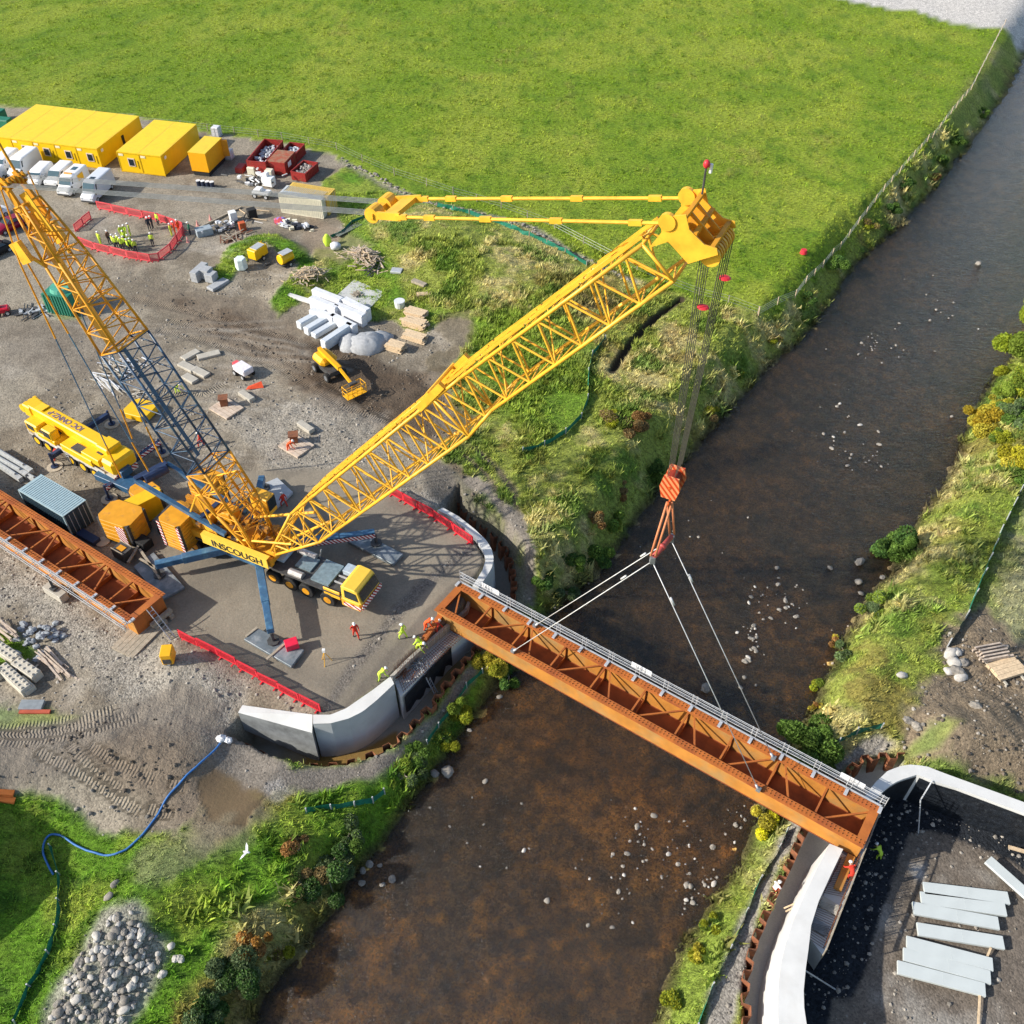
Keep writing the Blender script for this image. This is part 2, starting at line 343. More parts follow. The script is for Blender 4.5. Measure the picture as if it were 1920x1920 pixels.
LUS=mixc(np.broadcast_to(np.array((.13,.26,.02)),col.shape),np.array((.26,.33,.045)),sstep(-.3,.4,n2));LUS=mixc(LUS,np.array((.04,.10,.015)),.6*sstep(.1,.5,n3))
GRV=mixc(np.broadcast_to(np.array((.275,.238,.182)),col.shape),np.array((.185,.155,.115)),sstep(-.2,.4,n2))
GRV=mixc(GRV,np.array((.33,.295,.245)),.6*sstep(.2,.6,n4))
MUD=mixc(np.broadcast_to(np.array((.115,.082,.055)),col.shape),np.array((.21,.165,.12)),sstep(-.1,.4,n2))
PAD=mixc(np.broadcast_to(np.array((.25,.215,.165)),col.shape),np.array((.19,.165,.13)),sstep(-.1,.4,n4))
BED=mixc(np.broadcast_to(np.array((.27,.175,.085)),col.shape),np.array((.16,.125,.08)),sstep(-.2,.3,n4+.3*n1))
BED=mixc(BED,np.array((.58,.33,.08)),(.18+.62*sstep(58,36,Y))*sstep(.0,.5,n1+.9*n3+.25*n5));BED=mixc(BED,np.array((.04,.028,.016)),.6*sstep(.1,.5,n2+.3*n3))
col[:]=MEA;msk[...,0]=1
def paint(px,z,c,soft=.5,ns=.8,m=(0,0,0),amt=1.,closed=True,wid=0):
    pw=P2(px,z);xs=[p[0] for p in pw];ys=[p[1] for p in pw];mg=wid+soft+ns+2
    i0=max(np.searchsorted(gx,min(xs)-mg)-1,0);i1=np.searchsorted(gx,max(xs)+mg)+1;j0=max(np.searchsorted(gy,min(ys)-mg)-1,0);j1=np.searchsorted(gy,max(ys)+mg)+1
    s=(slice(i0,i1),slice(j0,j1));d=sdist(pw,X[s],Y[s],closed)-wid+ns*(.7*n2[s]+.5*n3[s])
    t=sstep(soft,-soft,d)*amt;cc=c[s] if isinstance(c,np.ndarray) and c.ndim==3 else np.array(c)
    col[s]=mixc(col[s],cc,t);msk[s]=mixc(msk[s],np.array(m,float),t)
# rough ground: mound and both banks
paint([(590,300),(640,300),(730,350),(830,385),(960,420),(1090,480),(1180,515),(1300,560),(1430,590),(1480,560),(1560,470),(1650,370),(1740,260),(1800,180),(1860,95),(1900,60),(1990,0),(2300,-100),(2500,900),(2500,2300),(-600,2300),(-600,1500),(100,1480),(440,1380),(900,1250),(800,900),(600,600),(560,420)],0,ROU,.6,1.2,(1,0,0))
# lush patches
paint([(590,305),(640,310),(740,360),(840,400),(760,385),(660,395),(600,350)],0,LUS,.8,1,(1,0,0))
paint([(640,440),(700,560),(900,600),(1080,600),(1130,660),(1090,780),(1020,830),(930,760),(840,620),(720,560)],0,LUS,1.5,2,(1,0,0),.75)
paint([(600,430),(680,400),(720,480),(760,560),(700,600),(620,560)],0,LUS,1,1,(1,0,0),.9)
paint([(-400,1480),(100,1480),(330,1560),(420,1600),(600,1480),(820,1350),(900,1260),(860,1400),(740,1540),(560,1650),(420,1760),(300,1950),(-500,2200)],-2.2,LUS,.7,1.3,(1,0,0))
paint([(1760,1080),(1800,1000),(1920,900),(2100,800),(2100,1200),(1820,1180),(1720,1360)],-.9,LUS,1.5,2,(1,0,0),.45)
paint([(1480,1500),(1340,1700),(1200,1990),(1300,1990),(1430,1700),(1520,1560)],-2.4,LUS,.5,1,(1,0,0),.35)
# pale dry ground right edge
paint([(1850,1150),(1885,1040),(1940,930),(2300,800),(2400,1300),(1900,1300)],-.8,(.32,.30,.19),1.5,2,(.5,.4,0),.75)
# yard
YARD=[(-900,100),(-200,185),(0,200),(240,215),(400,250),(540,272),(620,290),(650,312),(600,345),(628,395),(655,430),(620,470),(590,470),(565,560),(600,560),(640,600),(740,600),(790,640),(840,600),(880,610),(870,660),(830,700),(850,740),(850,790),(820,850),(850,890),(870,935),(826,954),(850,968),(882,992),(905,1012),(917,1048),(890,1096),(872,1143),(735,1272),(678,1322),(620,1348),(583,1352),(440,1400),(330,1560),(200,1540),(100,1480),(0,1475),(-900,1500)]
paint(YARD,0,GRV,.35,.9,(0,.55,0))
paint([(1580,0),(1650,15),(1720,22),(1760,38),(1830,50),(1890,55),(1925,62),(1990,0),(2400,-60),(2400,-500),(1200,-500),(1400,-60)],0,(.52,.49,.45),.4,.9,(0,.8,0))
# grass inside the yard
paint([(395,520),(420,470),(470,435),(520,432),(575,470),(600,500),(560,560),(520,590),(505,560),(545,520),(560,490),(500,460),(460,490),(430,520)],.5,LUS,.4,.8,(1,0,0))
paint([(-50,1160),(30,1185),(70,1235),(40,1250),(-50,1240)],-.2,LUS,.4,.8,(1,0,0))
paint([(-50,1330),(100,1330),(150,1350),(60,1372),(-50,1378)],-.2,LUS,.5,1,(.6,.3,0),.5)
paint([(85,560),(130,545),(160,600),(110,600)],0,LUS,.3,.6,(1,0,0),.8)
# mud
paint([(330,560),(440,580),(560,640),(640,650),(720,700),(830,690),(850,740),(900,810),(860,850),(780,810),(700,800),(610,770),(520,690),(420,650),(330,610)],0,MUD,1.2,2.2,(0,.15,.6),.85)
paint([(560,650),(640,640),(760,690),(820,740),(830,830),(760,800),(640,770),(570,700)],0,(.085,.06,.04),.8,1.5,(0,.1,.8),.8)
paint([(820,600),(880,590),(890,640),(840,690),(800,700),(790,670),(850,650)],0,(.12,.095,.055),.3,1.8,(.3,.3,.2),.65)
paint([(0,600),(200,580),(320,640),(300,760),(100,700),(0,680)],0,(.17,.145,.12),2,2.5,(0,.4,0),.5)
paint([(200,560),(330,540),(480,560),(560,600),(620,620),(520,640),(380,600)],0,MUD,1,1.6,(0,.2,.5),.5)
paint([(580,400),(700,470),(640,500),(560,470)],0,(.22,.16,.11),.8,1.2,(0,.3,0),.6)
paint([(85,1930),(110,1875),(150,1800),(200,1715),(262,1700),(310,1770),(300,1820),(230,1930)],-1.6,(.27,.25,.21),.5,.8,(0,1,0),.9)
# vehicle tracks worn into the yard
_r=random.Random(9)
for k in range(30):
    u0,v0=_r.uniform(0,560),_r.uniform(430,900);a=_r.uniform(-.2,.9);q=[(u0,v0)]
    for s_ in range(6): a+=_r.uniform(-.25,.25);u0+=45*math.cos(a);v0+=24*math.sin(a);q.append((u0,v0))
    if u0>700: continue
    dk=_r.random()<.6
    for o_ in (0,13): paint([(x+o_*.3,y+o_) for x,y in q],0,(.15,.125,.10) if dk else (.37,.335,.28),.3,.35,(0,.4,.5),_r.uniform(.3,.6),False,.18)
# rubbly areas
for q,a in (([(0,1040),(120,1090),(240,1180),(330,1260),(450,1290),(440,1350),(330,1400),(240,1330),(120,1200),(0,1120)],.7),([(430,780),(600,740),(720,780),(700,860),(600,910),(500,880)],.5),([(770,925),(850,905),(880,950),(830,965)],.8)):
    paint(q,0,(.28,.26,.225),1.2,2,(0,1,0),a)
paint([(0,1380),(200,1350),(340,1290),(420,1330),(400,1370),(250,1420),(60,1470),(0,1475)],-.5,(.215,.185,.15),.7,1.2,(0,.15,.9),.9)
paint([(150,1440),(330,1400),(480,1470),(520,1540),(400,1610),(300,1540)],-2,(.19,.15,.11),1,1.4,(0,.3,.7),.9)
paint([(370,1480),(470,1450),(520,1490),(470,1560),(390,1560)],-2.4,(.13,.09,.05),.15,1.3,(0,0,0),.85)
paint([(255,1640),(330,1560),(420,1560),(400,1610),(300,1680)],-2.4,(.24,.21,.14),.5,1.8,(.5,.4,0),.55)
# crane pad
paint([(330,1190),(600,1335),(650,1330),(735,1268),(872,1143),(905,1060),(895,1022),(730,925),(640,880),(480,880),(300,930),(200,1000)],0,PAD,.5,.5,(0,.12,0),.95)
for l in ([(600,1340),(680,1230),(760,1130),(840,1060),(890,1020)],):
    paint(l,0,(.14,.125,.11),.3,.5,(0,.8,0),.75,False,.55)
paint([(640,1345),(720,1250),(800,1160),(880,1080)],0,(.12,.105,.09),.2,.2,(0,.1,0),.6,False,.6)
paint([(790,870),(860,865),(900,930),(960,985),(1000,1060),(985,1130),(960,1130),(930,1010),(850,950),(800,930)],0,(.13,.115,.095),.6,1.,(0,.5,.2),.9)
# tyre ruts through the grass
for l in ([(868,850),(905,880),(935,925),(950,970)],[(890,838),(930,875),(960,915),(975,965)],[(850,870),(885,905),(910,940)]):
    paint(l,0,(.16,.125,.085),.25,.35,(0,.1,.9),.9,False,.35)
paint([(1148,697),(1180,648),(1228,596),(1279,560)],0,(.045,.034,.02),.15,.12,(0,0,0),1,False,.5)
paint([(640,300),(720,348),(800,385),(900,402),(1000,430),(1090,485),(1190,530)],0,(.24,.22,.18),.3,.5,(0,.9,0),.75,False,.5)
# lower bench outside the sheet piles
paint([(400,1400),(440,1385),(560,1450),(640,1450),(740,1410),(850,1290),(940,1180),(990,1130),(975,1050),(930,985),(860,930),(900,925),(990,1010),(1010,1080),(990,1160),(900,1240),(850,1310),(800,1380),(720,1450),(600,1495),(480,1500),(420,1460)],LOW,(.20,.175,.145),.35,.7,(0,.5,0),1)
paint([(500,1500),(530,1470),(560,1500),(520,1520)],LOW,(.34,.32,.29),.3,1.2,(0,.9,0),.6)
paint([(1340,2000),(1390,1850),(1420,1720),(1500,1560),(1560,1470),(1620,1420),(1700,1400),(1640,1380),(1540,1440),(1470,1560),(1400,1710),(1340,1850),(1300,2000)],LOW,(.24,.22,.19),.3,.6,(0,.8,0),1)
# soil on the far bank
paint([(1690,1380),(1720,1290),(1770,1250),(1740,1220),(1790,1150),(1850,1140),(1900,1200),(2300,1250),(2300,1600),(1900,1470),(1800,1440),(1740,1420)],-.9,(.20,.155,.105),.6,1.5,(0,.6,.5),1)
paint([(1710,1385),(1760,1350),(1800,1360),(1780,1395)],0,LUS,.4,.8,(1,0,0),.5)
# ring floors, pit
def paintw(pw,c,soft,m,amt=1,ns=0.):
    d=sdist(pw,X,Y)+ns*(n2+.5*n3);t=sstep(soft,-soft,d)*amt;col[:]=mixc(col,c if isinstance(c,np.ndarray) and c.ndim==3 else np.array(c),t);msk[:]=mixc(msk,np.array(m,float),t)
RF=mixc(np.broadcast_to(np.array((.26,.24,.20)),col.shape),np.array((.20,.15,.07)),sstep(-.2,.3,n1+n4))
paintw(RING_L,RF,.1,(0,.05,0));paintw(RING_R,(.46,.44,.39),.1,(0,.05,0))
paint([(580,1415),(640,1415),(700,1395),(740,1370),(760,1385),(700,1420),(640,1440),(560,1440)],-4,(.20,.115,.022),.15,.25,(0,0,0),.9)
PF=mixc(np.broadcast_to(np.array((.15,.125,.10)),col.shape),np.array((.27,.25,.22)),sstep(0,.5,n4+.4*n2))
paintw(PIT,PF,.25,(0,.5,0))
paint([(1480,1960),(1500,1780),(1560,1700),(1620,1560),(1650,1480),(1700,1460),(1760,1480),(1920,1540),(2060,1600),(2060,1680),(1930,1640),(1890,1610),(1800,1575),(1740,1556),(1706,1565),(1685,1620),(1650,1720),(1620,1820),(1595,1870),(1560,1870),(1550,1980)],-3.2,(.018,.021,.026),.12,.35,(0,.9,0),1)
paint([(1700,1615),(1740,1615),(1738,1650),(1720,1648)],-3.2,(.42,.40,.37),.3,.5,(0,.5,0),.8)
# river bed and wet margin
BED=BED*(1+.35*(RNG.random(X.shape)-.5)+.9*np.clip(n5,-.6,.8))[...,None]
t=sstep(.5,-.4,DR+.35*n3);col=mixc(col,BED,t);msk=mixc(msk,np.array((0,1.,0)),t)
t=sstep(.9,.1,np.abs(DR-.2)+.3*n3)*.75;col=mixc(col,np.array((.05,.038,.022)),t)
# tread marks left by tracked machines
TRK=np.zeros(X.shape+(3,))
for px in ([(-20,1396),(80,1392),(170,1378),(262,1345)],[(-20,1424),(90,1412),(180,1396),(252,1370)],[(-20,1368),(60,1362),(140,1350)],[(-20,1408),(60,1402),(150,1388),(230,1360)],[(187,1431),(230,1455),(299,1485)],[(91,1441),(182,1480),(266,1532)],[(281,1527),(331,1540)],[(325,1488),(356,1494)],[(150,1425),(190,1470),(240,1500)],[(868,850),(905,880),(935,925),(950,970)],[(890,838),(930,875),(960,915),(975,965)],[(300,620),(420,650),(520,690),(640,760),(760,800)],[(320,600),(440,632),(560,690),(680,755)],[(420,720),(380,740),(300,735)],[(250,560),(420,600),(560,640),(700,690)],[(600,720),(660,745),(740,790),(800,830)],[(1770,1260),(1850,1340),(1930,1420)],[(1800,1250),(1870,1310),(1940,1370)]):
    z_=-2 if px[0][1]>1400 and px[0][0]<400 else (-.9 if px[0][0]>1500 else 0)
    pw=P2(px,z_);s0=0
    for (ax_,ay_),(bx_,by_) in zip(pw,pw[1:]):
        i0=max(np.searchsorted(gx,min(ax_,bx_)-2)-1,0);i1=np.searchsorted(gx,max(ax_,bx_)+2)+1;j0=max(np.searchsorted(gy,min(ay_,by_)-2)-1,0);j1=np.searchsorted(gy,max(ay_,by_)+2)+1;s=(slice(i0,i1),slice(j0,j1))
        ex,ey=bx_-ax_,by_-ay_;l_=math.hypot(ex,ey);tt=((X[s]-ax_)*ex+(Y[s]-ay_)*ey)/l_**2;d=np.abs((X[s]-ax_)*ey-(Y[s]-ay_)*ex)/l_
        mk=sstep(.5,.25,d)*((tt>-.02)&(tt<1.02));q=mk>TRK[s][...,0];TRK[s][...,0]=np.where(q,mk,TRK[s][...,0]);TRK[s][...,1]=np.where(q|(TRK[s][...,1]==0),s0+tt*l_,TRK[s][...,1]);s0+=l_
# relief
g=msk[...,0];rough=1-sstep(.2,.3,col[...,1]-col[...,0]*1.1)
Z=Z+np.where(DR>0,.05*n3*g+(.13*n5+.10*n3)*msk[...,1]**2+.22*n3*msk[...,2]+.10*n5*msk[...,2]+.16*n5*g*(np.abs(col-MEA).sum(-1)>.02),.10*n5+.1*n3)
nx,ny=X.shape
me=bpy.data.meshes.new('ground');V=np.stack([X,Y,Z],-1).reshape(-1,3)
I=(np.arange(nx-1)[:,None]*ny+np.arange(ny-1)[None]).ravel();Fq=np.stack([I,I+ny,I+ny+1,I+1],-1)
me.vertices.add(len(V));me.vertices.foreach_set('co',V.ravel());me.loops.add(Fq.size);me.loops.foreach_set('vertex_index',Fq.ravel().astype(np.int32))
me.polygons.add(len(Fq));me.polygons.foreach_set('loop_start',np.arange(0,Fq.size,4,dtype=np.int32));me.polygons.foreach_set('use_smooth',np.ones(len(Fq),bool))
me.update(calc_edges=True)
Z-=.07*TRK[...,0];V[:,2]=Z.ravel();me.vertices.foreach_set('co',V.ravel())
for nm,a in (('Col',col),('Msk',msk),('Trk',TRK)):
    at=me.color_attributes.new(nm,'FLOAT_COLOR','POINT');at.data.foreach_set('color',np.concatenate([a.reshape(-1,3),np.ones((len(V),1))],1).ravel().astype(np.float32))
gm=bpy.data.materials.new('ground surface');gm.use_nodes=True;t=gm.node_tree;N=t.nodes;L=t.links;b=N['Principled BSDF'];b.inputs['Roughness'].default_value=.9;b.inputs['Specular IOR Level'].default_value=.2
def node(k,**kw):
    n=N.new(k)
    for a,v in kw.items(): setattr(n,a,v)
    return n
def math2(op,a,bb,clamp=False):
    n=node('ShaderNodeMath',operation=op,use_clamp=clamp)
    for i,x in enumerate((a,bb)):
        if x is None: continue
        if isinstance(x,(int,float)): n.inputs[i].default_value=x
        else: L.new(x,n.inputs[i])
    return n.outputs[0]
def noise(sc,det=5,ro=.6,vec=None):
    n=node('ShaderNodeTexNoise');n.inputs['Scale'].default_value=sc;n.inputs['Detail'].default_value=det;n.inputs['Roughness'].default_value=ro;L.new(vec or geo,n.inputs['Vector']);return n.outputs['Fac']
geo=node('ShaderNodeNewGeometry').outputs['Position']
ac=node('ShaderNodeVertexColor',layer_name='Col');am=node('ShaderNodeVertexColor',layer_name='Msk');sp=node('ShaderNodeSeparateColor');L.new(am.outputs[0],sp.inputs[0])
mg,ms,mt=sp.outputs[0],sp.outputs[1],sp.outputs[2]
mp=node('ShaderNodeMapping');L.new(geo,mp.inputs[0]);mp.inputs['Rotation'].default_value=(0,0,.5);mp.inputs['Scale'].default_value=(1,1.9,1)
ng=noise(1.9,7,.72,mp.outputs[0]);ng2=noise(9,4,.7);nf=noise(14,4,.75)
vo=node('ShaderNodeTexVoronoi');vo.inputs['Scale'].default_value=7.5;L.new(geo,vo.inputs['Vector']);vs=node('ShaderNodeSeparateColor');L.new(vo.outputs['Color'],vs.inputs[0])
vd=math2('SUBTRACT',1.,math2('MULTIPLY',vo.outputs['Distance'],1.6))
# brightness factor
fg=math2('ADD',math2('MULTIPLY',math2('SUBTRACT',ng,.5),3.4),math2('MULTIPLY',math2('SUBTRACT',ng2,.5),2.2))
fs=math2('ADD',math2('MULTIPLY',math2('SUBTRACT',vs.outputs[0],.5),1.0),math2('MULTIPLY',math2('SUBTRACT',nf,.5),1.3))
fm=math2('MULTIPLY',math2('SUBTRACT',nf,.5),.7)
f=math2('ADD',math2('ADD',math2('MULTIPLY',fg,mg),math2('MULTIPLY',fs,ms)),fm);f=math2('MAXIMUM',math2('ADD',f,1.),.25)
f=math2('MULTIPLY',f,math2('ADD',1.,math2('MULTIPLY',math2('SUBTRACT',noise(.9,8,.75),.5),math2('ADD',.35,math2('MULTIPLY',ms,.7)))))
vm=node('ShaderNodeVectorMath',operation='SCALE');L.new(ac.outputs[0],vm.inputs[0]);L.new(f,vm.inputs['Scale']);L.new(vm.outputs[0],b.inputs['Base Color'])
h=math2('ADD',math2('MULTIPLY',math2('ADD',ng,math2('MULTIPLY',ng2,.5)),math2('MULTIPLY',mg,.34)),math2('MULTIPLY',vd,math2('MULTIPLY',ms,.028)))
h=math2('ADD',h,math2('MULTIPLY',noise(3.5,6,.65),math2('ADD',math2('MULTIPLY',mt,.22),.035)))
at_=node('ShaderNodeVertexColor',layer_name='Trk');st_=node('ShaderNodeSeparateColor');L.new(at_.outputs[0],st_.inputs[0])
h=math2('ADD',h,math2('MULTIPLY',math2('MULTIPLY',math2('SINE',math2('MULTIPLY',st_.outputs[1],25.),None),st_.outputs[0]),.036))
bp=node('ShaderNodeBump');bp.inputs['Distance'].default_value=1.;bp.inputs['Strength'].default_value=.9;L.new(h,bp.inputs['Height']);L.new(bp.outputs[0],b.inputs['Normal'])
me.materials.append(gm);go=bpy.data.objects.new('ground',me);COL.objects.link(go);go['kind']='structure'
# ---- water
wm=bpy.data.materials.new('river water');wm.use_nodes=True;t=wm.node_tree;N=t.nodes;L=t.links;N.remove(N['Principled BSDF']);out=N['Material Output']
geo=node('ShaderNodeNewGeometry').outputs['Position']
tr=node('ShaderNodeBsdfTransparent');tr.inputs[0].default_value=(.84,.69,.48,1);gl=node('ShaderNodeBsdfGlossy');gl.inputs['Roughness'].default_value=.14;gl.inputs[0].default_value=(.9,.95,1,1)
df=node('ShaderNodeBsdfDiffuse');df.inputs[0].default_value=(.085,.066,.044,1);m0=node('ShaderNodeMixShader');m0.inputs[0].default_value=.17;L.new(tr.outputs[0],m0.inputs[1]);L.new(df.outputs[0],m0.inputs[2])
fr=node('ShaderNodeFresnel');fr.inputs[0].default_value=1.33;mx=node('ShaderNodeMixShader')
mp=node('ShaderNodeMapping');L.new(geo,mp.inputs[0]);mp.inputs['Rotation'].default_value=(0,0,-.9);mp.inputs['Scale'].default_value=(.7,1.6,1)
bp=node('ShaderNodeBump');bp.inputs['Distance'].default_value=.2;bp.inputs['Strength'].default_value=.8;L.new(noise(2.0,7,.7,mp.outputs[0]),bp.inputs['Height'])
L.new(bp.outputs[0],gl.inputs['Normal']);L.new(bp.outputs[0],fr.inputs['Normal'])
L.new(math2('MULTIPLY',fr.outputs[0],1.35,True),mx.inputs[0]);L.new(m0.outputs[0],mx.inputs[1]);L.new(gl.outputs[0],mx.inputs[2]);L.new(mx.outputs[0],out.inputs[0])
wb=MB();wl=[];
RW=P2([(2600,-120)]+RL[::1]+[(300,2300),(1100,2300)]+RR,WZ)
mbw=MB();mbw.add([(x,y,WZ) for x,y in [(-40,5),(120,5),(260,160),(260,420),(60,420),(10,60)]],[(0,1,2,3,4,5)]);wo=struct(mbw,'river_water',wm)
# ================================================================ WALLS
def V3(l,z): return [P(u,v,z) for u,v in l]
def wallmb(mb,outp,inp,z0,z1,bat=.18,raw=False):
    """solid wall between two px polylines lying at height z1, outer face battered"""
    o=V3(outp,z1);i=V3(inp,z1);n=min(len(o),len(i))
    def rs(l,n):
        d=[0]
        for a,b in zip(l,l[1:]): d.append(d[-1]+(b-a).length)
        r=[]
        for k in range(n):
            s=d[-1]*k/(n-1);j=max(q for q in range(len(d)) if d[q]<=s+1e-9);j=min(j,len(l)-2)
            r.append(l[j].lerp(l[j+1],(s-d[j])/(d[j+1]-d[j])))
        return r
    m=28;rings=[]
    if not raw: o=rs(o,m);i=rs(i,m)
    for a,b in zip(o,i):
        nn=(a-b).normalized();rings.append([(a+nn*bat).xy.to_tuple()+(z0,),(a.x,a.y,z1),(b.x,b.y,z1),(b.x,b.y,z0)])
    mb.loft(rings)
FLO=-4.3
ab=thing('bridge_abutment','white curved concrete bridge abutment on the crane side with rebar studded bearing shelf','bridge abutment',P(740,1300,FLO))
mb=MB();wallmb(mb,WL_OUT[2:],WL_IN[1:],FLO,WTOP);mb.build('curved_wall',CONB,ab,True)
# sloping wing
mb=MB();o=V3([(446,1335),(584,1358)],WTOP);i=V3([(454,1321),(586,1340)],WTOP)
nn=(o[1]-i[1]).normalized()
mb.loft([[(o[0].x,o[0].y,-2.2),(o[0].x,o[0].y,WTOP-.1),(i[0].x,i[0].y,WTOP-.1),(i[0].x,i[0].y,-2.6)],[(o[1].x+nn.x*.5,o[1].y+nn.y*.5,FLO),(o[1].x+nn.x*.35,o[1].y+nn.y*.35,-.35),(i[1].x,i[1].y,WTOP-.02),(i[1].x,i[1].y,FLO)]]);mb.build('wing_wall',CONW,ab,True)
mb=MB();mb.add([(o[0].x,o[0].y,WTOP-.08),(o[1].x+nn.x*.37,o[1].y+nn.y*.37,-.32),(i[1].x,i[1].y,WTOP+.02),(i[0].x,i[0].y,WTOP-.08)],[(0,1,2,3)]);mb.build('coping',CON,ab,True)
mb=MB();wallmb(mb,WU_OUT,WU_IN,FLO,WTOP);mb.build('curved_wall',CONB,ab,True)
SHZ=-.85
# caps: thin pale top surface
for oo,ii in ((WL_OUT[2:],WL_IN[1:]),(WU_OUT,WU_IN)):
    mb=MB();wallmb(mb,oo,ii,WTOP+.002,WTOP+.05,0);mb.build('coping',CON,ab,True)
shp=P2([(736,1270),(872,1150),(897,1110),(925,1125),(885,1170),(843,1207),(751,1306)],SHZ)
mb=MB();mb.prism(shp,FLO,SHZ);mb.build('bearing_shelf',CON,ab,True)
a=P(757,1304,SHZ);b_=P(845,1209,SHZ);dn=(b_-a).normalized();out=Vector((dn.y,-dn.x,0));out=out if out.x>0 else -out
mb=MB();ed=[]
for k in range(15):
    s=k/14;q=a.lerp(b_,s)+out*.03;ed.append((q,SHZ-.25,SHZ-(2.35+.35*math.sin(k*1.9)+.2*math.sin(k*4.1))))
vs=[(q.x,q.y,z) for q,z,_ in ed]+[(q.x,q.y,z) for q,_,z in ed];mb.add(vs,[(k,k+1,16+k,15+k) for k in range(14)]);mb.build('waterproof_membrane',BLM,ab,True)
# retaining backwall of the pad behind the shelf
mb=MB()
for p,q in zip(V3([(733,1268),(760,1241),(815,1191),(874,1142),(889,1098)],0)[:-1],V3([(733,1268),(760,1241),(815,1191),(874,1142),(889,1098)],0)[1:]): mb.bar(p+Vector((0,0,-1.2)),q+Vector((0,0,-1.2)),.25,2.3)
mb.build('back_wall',CO2,ab,True)
mb=MB();rg=random.Random(3)
def rebar_grid(mb,quad,nu,nv,h0,h1):
    A,B,C_,D_=quad
    for i in range(nu):
        for j in range(nv):
            p=A.lerp(B,(i+.5)/nu).lerp(D_.lerp(C_,(i+.5)/nu),(j+.5)/nv);mb.tube(p,p+Vector((rg.uniform(-.05,.05),rg.uniform(-.05,.05),rg.uniform(h0,h1))),.016,4,cap=False)
A,B,C_,D_=[P(u,v,SHZ) for u,v in ((738,1264),(872,1146),(880,1160),(748,1280))]
rebar_grid(mb,(A,B,C_,D_),60,2,1.3,1.6)
A,B,C_,D_=[P(u,v,SHZ) for u,v in ((748,1275),(858,1178),(880,1186),(757,1300))]
for k in range(34):
    mb.tube(A.lerp(B,k/33)+Vector((0,0,.12)),D_.lerp(C_,k/33)+Vector((0,0,.12)),.02,4,cap=False)
for k in range(5): mb.tube(A.lerp(D_,k/5+.1)+Vector((0,0,.15)),B.lerp(C_,k/5+.1)+Vector((0,0,.15)),.018,4,cap=False)
o=mb.build('rebar',REB,ab,True)
# right abutment
ab2=thing('bridge_abutment','white curved concrete bridge abutment across the river with black lined inner face','bridge abutment',P(1500,1780,FLO))
mb=MB();wallmb(mb,[(1556,1582),(1532,1628),(1508,1678),(1487,1727),(1472,1772),(1463,1813),(1459,1855),(1458,1890),(1460,1930)],[(1581,1592),(1558,1640),(1535,1690),(1521,1735),(1516,1779),(1511,1815),(1507,1857),(1508,1890),(1514,1930)],FLO,WTOP,.5,True);mb.build('curved_wall',CON,ab2,True)
mb=MB();wallmb(mb,WR2_OUT,WR2_IN,FLO,WTOP,.2);mb.build('curved_wall',CON,ab2,True)
RSZ=-.85
shp=P2([(1489,1742),(1521,1762),(1543,1792),(1580,1700),(1617,1602),(1652,1502),(1614,1494),(1590,1560),(1545,1640)],RSZ)
mb=MB();mb.prism(shp,FLO,RSZ);mb.build('bearing_shelf',CON,ab2,True)

mb=MB()
for inn in (WR_IN,WR2_IN):
    pts=V3(inn,WTOP)
    for p,q in zip(pts,pts[1:]):
        d=(q-p).normalized();n=Vector((d.y,-d.x,0));c=P(1700,1700,0)
        if (c-p).dot(n)<0:n=-n
        mb.add([p+n*.04+Vector((0,0,-.25)),q+n*.04+Vector((0,0,-.25)),q+n*.04+Vector((0,0,-3.8)),p+n*.04+Vector((0,0,-3.8))],[(0,1,2,3)])
pts=V3([(1543,1792),(1580,1700),(1617,1602),(1652,1502)],RSZ)
for p,q in zip(pts,pts[1:]):
    n=Vector((.9,-.4,0)).normalized();mb.add([p+n*.04+Vector((0,0,-.1)),q+n*.04+Vector((0,0,-.1)),q+n*.04+Vector((0,0,-2.9)),p+n*.04+Vector((0,0,-2.9))],[(0,1,2,3)])
mb.build('waterproof_membrane',BLM,ab2,True)
mb=MB();A,B,C_,D_=[P(u,v,RSZ) for u,v in ((1503,1752),(1575,1610),(1612,1604),(1545,1780))]
for k in range(44):
    if 17<k<23: continue
    mb.tube(A.lerp(B,k/43)+Vector((0,0,.1)),D_.lerp(C_,k/43)+Vector((0,0,.1)),.016,4,cap=False)
rebar_grid(mb,(A,B,B.lerp(C_,.12),A.lerp(D_,.12)),40,1,.2,.5);rebar_grid(mb,(D_.lerp(A,.06),C_.lerp(B,.06),C_,D_),60,2,.5,.9)
mb.build('rebar',REB,ab2,True)
# handrail planks on the inner edge
mb=MB();p,q=P(1546,1786,RSZ+.9),P(1655,1508,RSZ+.9)
mb.bar(p,q,.06,.2);mb.bar(p+Vector((0,0,.5)),q+Vector((0,0,.5)),.06,.06)
for k in range(9): r=p.lerp(q,k/8);mb.bar(r+Vector((0,0,-.9)),r+Vector((0,0,.6)),.06)
mb.build('edge_rail',WDG,ab2,True)
for (u,v),nm in (((1552,1699),'bearing_plinth'),((1531,1737),'bearing_plinth')):
    mb=MB();c=P(u,v,RSZ);
    for k in range(5): mb.tube(c+Vector((-.5,.1*k-.2,.25)),c+Vector((.6,.1*k-.5,.25)),.035,5)
    mb.box((c.x,c.y,RSZ+.12),(1.3,.7,.2),math.radians(-35)); mb.build(nm,CO2 if u>1540 else GRY,ab2,True)
